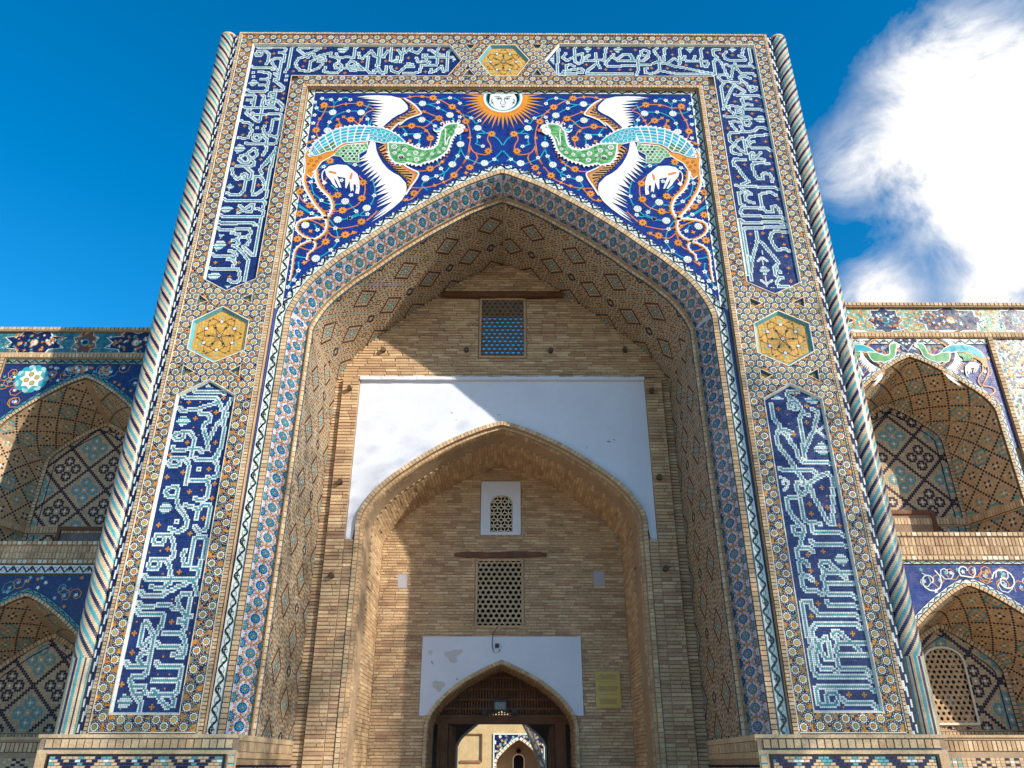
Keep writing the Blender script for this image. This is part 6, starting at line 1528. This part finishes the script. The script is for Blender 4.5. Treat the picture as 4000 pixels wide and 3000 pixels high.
# ================================================================== side wings
def niche_prof(cx_, hw_, zs, z0, kz=1.0):
    out = [(cx_-hw_, z0)]
    sp = 6.45
    for x, z in PROF:
        if z > sp: out.append((cx_+x/2.985*hw_, zs+(z-sp)/(APEX-sp)*hw_*1.10*kz))
    out.append((cx_+hw_, z0))
    return insert_pts(out, .12)
def wing(s, Yw, cx_, hw_, name, label):
    t = empty(name, (cx_, Yw, 0), label, 'building')
    Zt = EYE+6.76; ZP1 = EYE+3.04 if s < 0 else EYE+2.96; ZP0 = P(1950, 2205, Yw)[1] if s < 0 else P(1950, 2188, Yw)[1]
    xin = s*4.2; xout = s*16.0; x0, x1 = min(xin, xout), max(xin, xout)
    fh = hw_+.17                                   # half width of the panel round the niche
    zc1 = P(1950, 1384, Yw)[1] if s < 0 else P(1950, 1296, Yw)[1]; zc0 = zc1-.10
    up = niche_prof(cx_, hw_, zc0-1.15-hw_*1.10+ (0.06 if s < 0 else .62), ZP1); 
    az = P(356, 1476, Yw)[1] if s < 0 else P(3569, 1395, Yw)[1]
    dz = az-max(p[1] for p in up); up = [(x, z+dz) if z > ZP1+.01 else (x, z) for x, z in up]; zs_u = az-hw_*1.10
    lz = P(128, 2328, Yw)[1] if s < 0 else P(3783, 2287, Yw)[1]
    lo = niche_prof(cx_, hw_, lz-hw_*1.10, LEDGE+.02); zs_l = lz-hw_*1.10
    # body
    b = Bag()
    b.box(x0, x1, Yw+1.5, Yw+1.7, 0, Zt-.02, C['brick']); b.box(x0, x1, Yw+.02, Yw+1.6, Zt-.3, Zt-.02, C['brick']); b.box(x0, x1, Yw+.02, Yw+1.6, ZP0+.1, ZP0+.2, C['brick'])
    curtain(b, up, x0, x1, ZP1, Zt-.02, Yw+.02, C['mortar']); curtain(b, lo, x0, x1, 0, ZP1, Yw+.02, C['mortar'])
    mk(b, 'wall', M_BRICK, t)
    F = flat(Yw)
    # roofline and main mosaic band
    edging(lambda q, w, h=0: (x0+q, Yw-.05-h, Zt-.06+w), x1-x0, 0, .06, .07, t, 'roof_edging', .01)
    b = Bag(); b.box(x0, x1, Yw-.05, Yw+.3, Zt-.075, Zt-.004, C['brick']); mk(b, 'roof_course', M_BRICK, t)
    zb1 = Zt-.085; zb0 = zc1+.01; B = Bag(); H_ = zb1-zb0; zm = (zb0+zb1)/2
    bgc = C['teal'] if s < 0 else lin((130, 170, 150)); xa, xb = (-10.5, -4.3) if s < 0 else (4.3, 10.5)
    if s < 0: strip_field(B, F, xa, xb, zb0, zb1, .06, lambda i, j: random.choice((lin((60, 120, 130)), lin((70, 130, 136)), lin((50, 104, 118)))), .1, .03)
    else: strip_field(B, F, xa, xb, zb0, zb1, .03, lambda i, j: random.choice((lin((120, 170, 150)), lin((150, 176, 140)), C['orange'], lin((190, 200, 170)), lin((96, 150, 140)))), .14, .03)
    k = 0; x = xa+.2
    while x < xb-.1:
        big = k % 2 == 0; w = (1.15 if big else .46) if s < 0 else (1.25 if big else .62)
        if s < 0:
            star(B, F, x+w/2, zm, .27, .19, 8, C['white'], .004, math.pi/8, w/.54 if big else .9); star(B, F, x+w/2, zm, .255, .175, 8, C['navy'] if big else C['brown'], .006, math.pi/8, w/.54 if big else .9)
        else:
            star(B, F, x+w/2, zm, .27, .21, 8, C['white'], .004, 0, w/.56); star(B, F, x+w/2, zm, .255, .195, 8, C['navy'], .006, 0, w/.56)
        disc(B, F, x+w/2, zm, .07, C['yellow'] if big else C['turq'], .008, 8); disc(B, F, x+w/2, zm, .05, C['white'] if big else C['navy'], .009, 6)
        for q in range(70 if big else 30):
            px_ = x+w/2+random.uniform(-.44, .44)*w; pz_ = zm+random.uniform(-.17, .17)
            star(B, F, px_, pz_, random.uniform(.025, .045), .012, random.choice((4, 5)), random.choice((C['white'], C['orange'], C['orange'], C['teal'])), .0095+q*1e-5, q)
        x += w+(.06 if s < 0 else .12); k += 1
    mk(B, 'star_band', M_GLAZE, t, 'stuff')
    # brick cornice below it and the framed panel
    fx0_, fx1_ = cx_-fh, cx_+fh
    edging(lambda q, w, h=0: (x0+q if s < 0 else x0+q, Yw-.03-h, zc0+w), x1-x0, 0, .075, .06, t, 'cornice_bricks', .012)
    b = Bag(); b.box(x0, x1, Yw-.03, Yw, zc0-.01, zc1, C['brick']); mk(b, 'cornice', M_BRICK, t)
    for xs in (fx0_-.09, fx1_+.01):
        edging(lambda q, w, h=0: (xs+w, Yw-.03-h, ZP1+q), zc0-ZP1, 0, .08, .06, t, 'frame_bricks', .012); b = Bag(); b.box(xs, xs+.08, Yw-.03, Yw, ZP1, zc0, C['brick']); mk(b, 'frame_strip', M_BRICK, t)
    # side mosaic fields beyond the frame
    for xa, xb in (((cx_-fh-1.3, cx_-fh-.1),) if s < 0 else ((cx_+fh+.11, cx_+fh+.9),)):
        B = Bag()
        strip_field(B, F, xa, xb, ZP1, zc0-.01, .032, lambda i, j: random.choice((C['navy'], C['blue'], C['white'], C['orange'], lin((120, 170, 150)), lin((210, 205, 190)), lin((150, 176, 150)))) if s > 0 else random.choice((C['navy'], C['blue'], C['teal'], C['blue'], C['orange'], C['white'])), .14, .04)
        for q in range(120):
            px_ = random.uniform(xa+.08, xb-.08); pz_ = ZP1+random.random()*(zc0-ZP1-.1)+.05
            star(B, F, px_, pz_, random.uniform(.04, .09), .03, 6, random.choice((C['white'], C['orange'], C['navy'], C['yellow'])), .004+q*2e-5, q)
        mk(B, 'side_mosaic', M_GLAZE, t, 'stuff')
    # spandrel mosaics (upper and lower)
    def spandrel(pr, z1_, x0_, x1_, base, nm, ringw):
        P_ = Path(pr); outp = [tuple(q) for q in P_.off(ringw).p]
        def zt_(x):
            m = -1
            for (a, za), (c, zc_) in zip(outp, outp[1:]):
                if a <= x <= c and c-a > 1e-6: m = max(m, za+(zc_-za)*(x-a)/(c-a))
            return m if m > 0 else 0
        lowz = min(z for x, z in pr if z > pr[0][1]+.3)
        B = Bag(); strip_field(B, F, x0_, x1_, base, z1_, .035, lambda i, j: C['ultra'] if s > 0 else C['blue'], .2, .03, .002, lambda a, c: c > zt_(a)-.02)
        Cc = [C['orange'], C['white'], C['teal'], lin((150, 176, 190))]
        for q in range(70 if nm == 'u' else 60):
            px_ = random.uniform(x0_+.05, x1_-.05); pz_ = random.uniform(max(base, zt_(px_))+.05, z1_-.04) if zt_(px_)+.1 < z1_-.04 else None
            if pz_ is None: continue
            sp_ = [(px_+r*math.cos(a), pz_+r*math.sin(a)) for r, a in ((.02+.012*k, q+k*.9) for k in range(9))]
            if all(w[1] > zt_(w[0]) and w[1] < z1_ and x0_ < w[0] < x1_ for w in sp_): tube2(B, F, sp_, .011, random.choice((C['orange'], C['teal'] if s < 0 else C['orange'], C['white'] if nm == 'l' and s > 0 else C['orange'])), .004+q*1e-5)
            star(B, F, px_, pz_, .035, .018, 5, random.choice(Cc), .006+q*1e-5, q)
        return B, zt_
    B, zt_ = spandrel(up, zc0-.12, fx0_, fx1_, zs_u-.3, 'u', .10)
    if s < 0:
        for sx_ in (-1,):     # turquoise cloud medallion in the corner
            mx_, mz_ = P(255, 1475-0, Yw); mx_, mz_ = P(125, 1480, Yw)
            for k in range(14): a = k*2*math.pi/14; disc(B, F, mx_+.22*math.cos(a), mz_+.20*math.sin(a), .065, C['turq'] if k % 2 else lin((150, 200, 190)), .008+k*1e-5, 8)
            disc(B, F, mx_, mz_, .215, C['teal'], .0095, 14, .195)
            star(B, F, mx_, mz_, .20, .14, 8, C['white'], .0100)
            for k in range(4): a = k*math.pi/2+.3; disc(B, F, mx_+.085*math.cos(a), mz_+.085*math.sin(a), .045, C['green'], .011, 8); disc(B, F, mx_+.085*math.cos(a), mz_+.085*math.sin(a), .034, C['yellow'], .012, 8)
    mk(B, 'spandrel_mosaic', M_GLAZE, t, 'stuff')
    if s > 0:      # pair of small phoenixes, mirrored about the niche axis
        for sg in (-1, 1):
            B = Bag(); k = .36
            def T(pts): return [(cx_+sg*(abs(x)-.35)*.44*1.0, az+.30+(z-(APEX+1.15))*.40) for x, z in pts]
            def ng(pts, c, h):
                q = T(pts); q = q if area2(q) > 0 else q[::-1]; B.face([F(x, z, h) for x, z in q], c)
            Wc = C['white']
            ng(WING_U, Wc, .012); ng(WING_L, Wc, .012)
            for BARX, ORX in ((BAR_U, OR_U), (BAR_L, OR_L)): tube2(B, F, T(ORX), .03, C['orange'], .013); tube2(B, F, T(BARX), .022, C['black'], .0135)
            ng(grow(SADDLE, .03), Wc, .0145); ng(SADDLE, C['turq'], .0155); ng(RUMP, C['lgreen'], .0152); ng(TAILB, C['orange'], .0150); ng(grow(BODY, .04), Wc, .0165); ng(BODY, C['lgreen'], .0175); ng(FACE, Wc, .0185); ng(FAWN, Wc, .0185)
            for R_ in (RIB1, RIB2): tube2(B, F, T(R_), .018, C['orange'], .016)
            for q in (0, 4, 8, 12, 16, 20, 24, 28):
                x, z = T([BODY[q % len(BODY)]])[0]
            o = mk(B, 'phoenix', M_GLAZE, t); o['label'] = 'small green-necked phoenix left of the niche apex' if sg < 0 else 'small green-necked phoenix right of the niche apex'
        B = Bag(); star(B, F, cx_, az+.30, .21, .13, 4, Wc, .010); star(B, F, cx_, az+.30, .19, .12, 4, C['navy'], .011, 0)
        for q in range(8): a = q*math.pi/4; disc(B, F, cx_+.07*math.cos(a), az+.30+.07*math.sin(a), .022, Wc, .012, 5)
        mk(B, 'diamond_medallion', M_GLAZE, t, 'stuff')
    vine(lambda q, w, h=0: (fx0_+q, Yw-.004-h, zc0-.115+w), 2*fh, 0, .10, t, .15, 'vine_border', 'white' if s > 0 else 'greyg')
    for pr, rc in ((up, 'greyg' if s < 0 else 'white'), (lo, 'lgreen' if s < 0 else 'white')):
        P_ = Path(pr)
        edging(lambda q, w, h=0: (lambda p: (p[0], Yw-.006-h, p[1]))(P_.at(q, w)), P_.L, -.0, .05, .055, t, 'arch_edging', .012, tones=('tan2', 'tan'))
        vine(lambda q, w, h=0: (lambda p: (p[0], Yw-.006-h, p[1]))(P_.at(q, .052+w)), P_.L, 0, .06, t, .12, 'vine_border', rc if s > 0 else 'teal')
    # parapet between the storeys
    b = Bag(); b.box(x0, x1, Yw-.02, Yw+.3, ZP0, ZP1, C['mortar']); mk(b, 'parapet', M_BRICK, t)
    b = Bag(); xx = max(x0, -10.5) if s < 0 else x0; x = xx
    rows = int((ZP1-ZP0-.13)/.115)
    bx = Bricks(t, 0)
    for r_ in range(2):
        hh_ = (ZP1-ZP0-.14)/2; x = xx
        while x < (min(x1, 10.5) if s > 0 else x1): bx.put(x+.026, ZP0+.07+hh_*(r_+.5), Yw-.02, .047, hh_-.01, .014); x += .054
    bx.done()
    for zz in (ZP1-.06, ZP0+.0): edging(lambda q, w, h=0: (x0+q, Yw-.035-h, zz+w), x1-x0, 0, .055, .075, t, 'parapet_edging', .014, tones=('tan2', 'tan', 'cream'), joint='blue' if s > 0 else 'joint')
    b = Bag(); b.box(x0, x1, Yw-.035, Yw, ZP1-.065, ZP1+.0, C['brick']); b.box(x0, x1, Yw-.03, Yw, ZP0-.004, ZP0+.062, C['brick']); b.box(x0, x1, Yw-.0, Yw+1.5, ZP1-.02, ZP1-.001, C['brick'], 'f'); mk(b, 'parapet_course', M_BRICK, t)
    zl1_ = P(1950, 2248, Yw)[1] if s < 0 else P(1950, 2205, Yw)[1]
    vine(lambda q, w, h=0: (x0+q, Yw-.01-h, zl1_+.01+w), min(x1-x0, 12), 0, max(ZP0-zl1_-.02, .05), t, .14, 'vine_border', 'white')
    B, zt2 = spandrel(lo, zl1_, cx_-fh-1.2, cx_+fh+1.2, zs_l-.2, 'l', .11); 
    if s > 0:
        for q in range(-3, 4):
            px_ = cx_+q*.52+.26*0; pz_ = zl1_-.28
            if zt2(px_)+.2 > pz_: pz_ = (zt2(px_)+zl1_)/2
            sp_ = [(px_+r*math.cos(a), pz_+r*math.sin(a)) for r, a in ((.03+.010*k, q+k*.55) for k in range(16))]
            sp_ = [w for w in sp_ if w[1] < zl1_-.01 and w[1] > zt2(w[0])+.02]
            if len(sp_) > 5: tube2(B, F, sp_, .018, C['white'], .009)
    mk(B, 'spandrel_mosaic', M_GLAZE, t, 'stuff')
    # the two niches: splayed sides rising to a pointed hood, flat back with its own arch
    def niche(pr, z0, zs, lab, upper):
        n = empty('niche_'+'tmp', (0, 0, 0), '', '') if False else None
        D = 1.0; kb = .74
        q0 = pr; zt = max(p[1] for p in pr)
        q1 = [(cx_+(x-cx_)*kb, z if z <= zs else zs+(z-zs)*.72) for x, z in pr]
        P0 = Path(q0)
        a0 = np.array(q0); a1 = np.array(q1)
        cum = P0.a
        def mp(sv, tv, h=0):
            i = min(max(int(np.searchsorted(cum, sv, 'right'))-1, 0), len(cum)-2); f = (sv-cum[i])/(cum[i+1]-cum[i])
            A = a0[i]*(1-f)+a0[i+1]*f; B_ = a1[i]*(1-f)+a1[i+1]*f; w = tv/D; p = A*(1-w)+B_*w
            nx_, nz_ = (cx_-p[0]), (zs-.2-p[1]) if p[1] > zs else 0; L = math.hypot(nx_, nz_)+1e-6
            return (p[0]+nx_/L*h, Yw+tv, p[1]+nz_/L*h)
        raster(mp, P0.L, D, .036, .036, pat_niche, t, 'niche_tiles', 0, .02, h=.004)
        mb = flat(Yw+D)
        xs = [p[0] for p in q1]
        raster(mb, max(xs)-.0, zt, .034, .034, (lambda i, j, nj: pat_big(i, j)), t, 'niche_back_tiles', min(xs), z0, h=.006, ins=lambda x, z: (lambda w: w and w[0] < x < w[1])(width_at(q1, z)) if z > z0+.01 else False)
        bz = Bag(); curtain_in(bz, q1, z0, Yw+D+.012, C['mortar']); mk(bz, 'niche_back', M_BRICK, t)
        P1_ = Path(q1); edging(lambda q, w, h=0: (lambda p: (p[0], Yw+D-.02-h, p[1]))(P1_.at(q, -w)), P1_.L, 0, .07, .055, t, 'niche_arch_edging', .01)
        P2b = [tuple(p) for p in P1_.off(-.17).p]
        bz = Bag(); tube2(bz, mb, P2b, .018, C['navy'], .012); mk(bz, 'dark_line', M_GLAZE, t, 'stuff')
        # brick string course running round the niche
        zl = z0+.39 if upper else z0+.0
        for (xa, ya, xb_, yb) in ((cx_-hw_, Yw, cx_-hw_*kb, Yw+D), (cx_-hw_*kb, Yw+D, cx_+hw_*kb, Yw+D), (cx_+hw_*kb, Yw+D, cx_+hw_, Yw)):
            L = math.hypot(xb_-xa, yb-ya); ux, uy = (xb_-xa)/L, (yb-ya)/L; nx_, ny_ = uy, -ux
            if ny_ > 0 or (nx_*(cx_-(xa+xb_)/2) < -1e-6): pass
            mx_ = (xa+xb_)/2; sgn = 1 if nx_*(cx_-mx_)+ny_*(-1) > 0 else -1
            f = lambda q, w, h=0: (xa+ux*q+nx_*sgn*(h+.02), ya+uy*q+ny_*sgn*(h+.02), zl+w)
            edging(f, L, 0, .11, .05, t, 'string_course', .02)
            bz = Bag(); bz.face([f(0, -.02, .0), f(L, -.02, .0), f(L, .125, .0), f(0, .125, .0)], C['brick']); bz.face([f(0, -.02, -.02), f(L, -.02, -.02), f(L, -.02, .0), f(0, -.02, .0)], C['brick']); bz.face([f(0, .125, .0), f(L, .125, .0), f(L, .125, -.02), f(0, .125, -.02)], C['brick']); mk(bz, 'course_bed', M_BRICK, t)
    niche(up, ZP1, zs_u, 'upper', True); niche(lo, LEDGE+.02, zs_l, 'lower', False)
    # opening low in the upper niche
    b = Bag(); ox = P(3590, 2040, Yw+1.0)[0] if s > 0 else P(325, 2100, Yw+.95)[0]; oz = P(3590, 2012, Yw+1)[1] if s > 0 else P(325, 2072, Yw+.95)[1]; ow = .36
    if s < 0: ox = cx_+.05
    else: ox = cx_-.1
    for xa, xb, za, zb in ((ox-ow-.06, ox-ow, ZP1, oz+.06), (ox+ow, ox+ow+.06, ZP1, oz+.06), (ox-ow, ox+ow, oz, oz+.06)): b.box(xa, xb, Yw+.93, Yw+1.0, za, zb, C['brown'])
    mk(b, 'door_frame', M_WOOD, t); b = Bag(); b.box(ox-ow, ox+ow, Yw+.965, Yw+.99, ZP1, oz, lin((120, 104, 100)) if s < 0 else lin((140, 112, 88))); mk(b, 'door_panel', M_WOOD, t)
    if s > 0:    # pointed lattice window on the splayed side of the lower niche
        Yk = Yw+.975; wx0_, wz1_ = P(3595, 2530, Yk); wx1_ = P(3790, 2700, Yk)[0]; wz0_ = P(3700, 2828, Yk)[1]; zsp_ = P(3600, 2590, Yk)[1]
        og_ = ogive(wx0_, wx1_, wz0_, zsp_, wz1_); b = Bag(); op_ = Path(og_)
        tube2(b, flat(Yk), og_+[og_[0]], .03, C['cream'], .03)
        b.face([(x, Yk+.018, z) for x, z in og_][::-1], lin((24, 22, 22)))
        fr = mk(b, 'window', M_PLASTER, t); fr['label'] = 'pointed pierced window in the lower niche'
        b = Bag(); p = (wx1_-wx0_)/7; z = wz0_; row = 0
        while z < wz1_:
            w = width_at(og_+[og_[0]], z+.001)
            for i in range(-1, 8):
                cxx = wx0_+(i+.5+(.5 if row % 2 else 0))*p
                if not pip(cxx, z, og_): continue
                hexo = [(cxx+dx*p, z+dz*p) for dx, dz in ((.5,-.28),(.5,.28),(0,.56),(-.5,.28),(-.5,-.28),(0,-.56))]; hexi = [(cxx+.33*p*math.cos(math.pi/6+a*math.pi/3), z+.33*p*math.sin(math.pi/6+a*math.pi/3)) for a in (-1,0,1,2,3,4)]
                for k in range(6):
                    a, d, f, e = hexo[k], hexo[(k+1) % 6], hexi[(k+1) % 6], hexi[k]
                    b.face([(a[0],Yk,a[1]),(d[0],Yk,d[1]),(f[0],Yk,f[1]),(e[0],Yk,e[1])], jit(C['brick'], .1)); b.face([(e[0],Yk,e[1]),(f[0],Yk,f[1]),(f[0],Yk+.03,f[1]),(e[0],Yk+.03,e[1])], C['brick'])
            z += p*.84; row += 1
        mk(b, 'lattice', M_BRICK, fr, 'stuff')
    # dado
    b = Bag(); dzz = LEDGE+.05; b.box(x0, x1, Yw-.03, Yw+.02, dzz-.03, dzz, C['tan']); b.box(x0, x1, Yw-.012, Yw+.02, 0, dzz-.03, C['mortar']); b.box(cx_-hw_, cx_+hw_, Yw+.0, Yw+1.1, 0, LEDGE, C['brick']); mk(b, 'dado', M_BRICK, t)
    edging(lambda q, w, h=0: (x0+q, Yw-.012-h, dzz-.19+w), x1-x0, 0, .13, .06, t, 'header_course', .01)
    raster(lambda q, w, h=0: (q, Yw-.014-h, w), (min(x1, 9) if s > 0 else x1), dzz-.26, .06, .032, lambda i, j, n: pat_niche(i, j), t, 'dado_tiles', max(x0, -9) if s < 0 else x0, dzz-.9, h=.006)
    return t
wing(-1, 2.35, -6.95, 1.25, 'left_wing', 'shaded left wing with star mosaic frieze and deep tiled niches')
wing(1, 1.5, 6.42, 1.12, 'right_wing', 'sunlit right wing with small phoenix mosaic over its upper niche')
bpy.data.objects['left_wing'].name = 'wing_building'; bpy.data.objects['right_wing'].name = 'wing_building'
# flues / sides of the portal that stand clear of the wings
# ================================================================== courtyard seen through the door
YC = 30.0
def PC(u, v): return P(u, v, YC)
ct = empty('courtyard_building', (0, YC, 0), 'sunlit brick courtyard range with blue tiled niche seen through the doorway', 'building')
b = Bag(); x0, z1 = PC(1932, 2870); x1 = PC(2123, 2870)[0]; cxn = (x0+x1)/2; hwn = (x1-x0)/2
apz = PC(2022, 2890)[1]; inp = [(cxn-hwn*.93, 0)] + [(cxn+x/2.985*hwn*.93, apz-hwn*1.15+(z-6.45)/(APEX-6.45)*hwn*1.15) for x, z in PROF if z > 6.45] + [(cxn+hwn*.93, 0)]
curtain(b, inp, -14, 14, 0, 7.0, YC+.03, lin((196, 168, 122))); loft(b, inp, YC+.03, inp, YC+1.2, C['brick']); curtain_in(b, inp, 0, YC+1.2, lin((150, 128, 104)))
mk(b, 'wall', M_BRICK, ct)
b = Bag(); curtain(b, inp, x0, x1, apz-hwn*1.2, z1, YC+.01, C['navy']); mk(b, 'niche_panel', M_GLAZE, ct)
b = Bag(); F = flat(YC)
for q in range(160):
    px_ = random.uniform(x0, x1); w = [z for (a, z), (c, _) in zip(inp, inp[1:]) if a <= px_ <= c]
    zb = (max(w) if w else apz-hwn*1.1)+.05
    if zb < z1-.05: star(b, F, px_, random.uniform(zb, z1-.03), .07, .03, 5, random.choice((C['teal'], C['yellow'], C['white'], C['blue'])), .004+q*1e-4, q)
for a, c, d, e in ((x0-.06, x1+.06, z1, z1+.05), (x0-.06, x0, 0, z1), (x1, x1+.06, 0, z1)): b.box(a, c, YC-.03, YC+.02, d, e, C['white'])
mk(b, 'floral_tiles', M_GLAZE, ct, 'stuff')
edging(lambda q, w, h=0: (lambda p: (p[0], YC-.004-h, p[1]))(Path(inp).at(q, w)), Path(inp).L, 0, .14, .16, ct, 'arch_edging', .02, tones=('cream',))
wx_, wz_ = PC(2027, 2945); b = Bag(); og_ = ogive(wx_-.26, wx_+.26, 1.2, wz_-.22, wz_); b.face([(x, YC+1.19, z) for x, z in og_][::-1], C['black']); tube2(b, flat(YC+1.19), og_, .06, C['cream'], .02); mk(b, 'window', M_PLASTER, ct)
b = Bag(); x_, z_ = PC(2027, 2936)
disc(b, flat(YC+1.1), x_, z_+.05, .12, C['black'], 0, 8); b.box(x_-.05, x_+.05, YC+1.1, YC+1.2, z_, z_+.1, C['black']); o = mk(b, 'wall_lamp', M_METAL, None); o['label'] = 'dark round lamp above the courtyard window'; o['category'] = 'lamp'
b = Bag(); xa, za = PC(1882, 2868); xb, zb_ = PC(1798, 2975)
b.box(xa-.03, xa+.03, YC-.05, YC+.01, zb_, za, C['brown']); b.box(PC(1790, 2868)[0], xa, YC-.05, YC+.01, za-.03, za+.02, C['brown']); b.box(xb, xa, YC-.05, YC+.01, zb_-.05, zb_+.05, lin((150, 96, 70))); mk(b, 'timber_frame', M_WOOD, ct)
# ================================================================== trees (bare winter branches)
def tree(name, loc, height, spread, label, seed, r0=.22, levels=6, twig=1.0, leaves=0, lean=(0, 0)):
    rg = random.Random(seed); t = empty(name, loc, label, 'tree', None); trunk = Bag(); crown = Bag(); LV = Bag()
    def seg(bag, a, b_, ra, rb, n):
        d = (b_-a).normalized(); u = d.orthogonal().normalized(); w = d.cross(u)
        k = len(bag.v)
        for c, r in ((a, ra), (b_, rb)):
            for i in range(n): an = 2*math.pi*i/n; bag.v.append(tuple(c+u*r*math.cos(an)+w*r*math.sin(an)))
        for i in range(n): bag.f.append((k+i, k+(i+1) % n, k+n+(i+1) % n, k+n+i)); bag.c.append(jit(lin((112, 100, 88)), .1))
    def grow_(p, d, L, r, lv):
        n = 4 if lv < 3 else 3; q = p; rr = r
        for k in range(n):
            d = (d+Vector((rg.uniform(-.16, .16), rg.uniform(-.16, .16), rg.uniform(-.05, .12)))).normalized(); q2 = q+d*L/n; r2 = rr*.88
            seg(trunk if lv == 0 else crown, q, q2, rr, r2, 9 if lv < 2 else (5 if lv < 4 else 3)); q, rr = q2, r2
            if lv >= levels-2 and leaves and rg.random() < leaves:
                for _ in range(2):
                    c = q+Vector((rg.uniform(-.15, .15), rg.uniform(-.15, .15), rg.uniform(-.15, .1))); u = Vector((rg.uniform(-1, 1), rg.uniform(-1, 1), rg.uniform(-1, 1))).normalized(); w = u.orthogonal().normalized(); s_ = rg.uniform(.03, .06)
                    LV.face([tuple(c-u*s_), tuple(c+w*s_*.5), tuple(c+u*s_), tuple(c-w*s_*.5)], jit(lin((150, 120, 60)), .3))
            if lv > 0 and k > 0 and lv < levels and rg.random() < .55*twig:
                sd_ = (d+Vector((rg.uniform(-1, 1), rg.uniform(-1, 1), rg.uniform(-.2, .8)))*.9).normalized(); grow_(q, sd_, L*.62, rr*.55, lv+1)
        if lv < levels:
            for _ in range(3 if lv < 2 else 2):
                sd_ = (d+Vector((rg.uniform(-1, 1)*spread, rg.uniform(-1, 1)*spread, rg.uniform(-.1, .55)))).normalized(); grow_(q, sd_, L*rg.uniform(.66, .82), rr*.68, lv+1)
    grow_(Vector(loc), Vector((lean[0], lean[1], 1)).normalized(), height*.30, r0, 0)
    mk(trunk, 'trunk', M_BARK, t, None, True); mk(crown, 'crown', M_BARK, t, 'stuff')
    if LV.f: mk(LV, 'leaves', M_BARK, t, 'stuff')
    return t
sdx, sdy = math.sin(math.radians(SUN_AZ)), -math.cos(math.radians(SUN_AZ))
def along(x, y, r): return (x+sdx*r, y+sdy*r, 0)
tree('mulberry_tree', along(-2.2, 0, 17), 13.6, .8, 'bare mulberry tree on the square whose branches shade the left pier', 5, .26, 6, 1.12, .9)
tree('mulberry_tree', along(3.8, 0, 16), 11.6, .8, 'bare mulberry tree on the square whose branches shade the right pier', 11, .22, 6, 1.0, .6)
tree('courtyard_tree', (P(2155, 2950, 24)[0], 24, 0), 9, .6, 'grey leaning tree trunk in the courtyard at the right of the doorway view', 3, .22, 4, .8, 0, (-.12, 0))
tree('courtyard_tree', (5, 22, 0), 8, .7, 'bare courtyard tree throwing branch shadows on the brick wall', 21, .2, 5, 1, 0)
# bracket lamp arm by the courtyard tree
b = Bag(); x_, z_ = P(2130, 2905, 14); b.box(x_, x_+.45, 14, 14.03, z_, z_+.025, C['black']); b.box(x_-.02, x_+.08, 13.98, 14.05, z_-.05, z_-.02, C['black']); b.box(x_+.02, x_+.05, 14, 14.03, z_-.03, z_, C['black'])
o = mk(b, 'bracket_lamp', M_METAL, None); o['label'] = 'thin dark bracket lamp reaching in from the right beyond the doorway'; o['category'] = 'lamp'
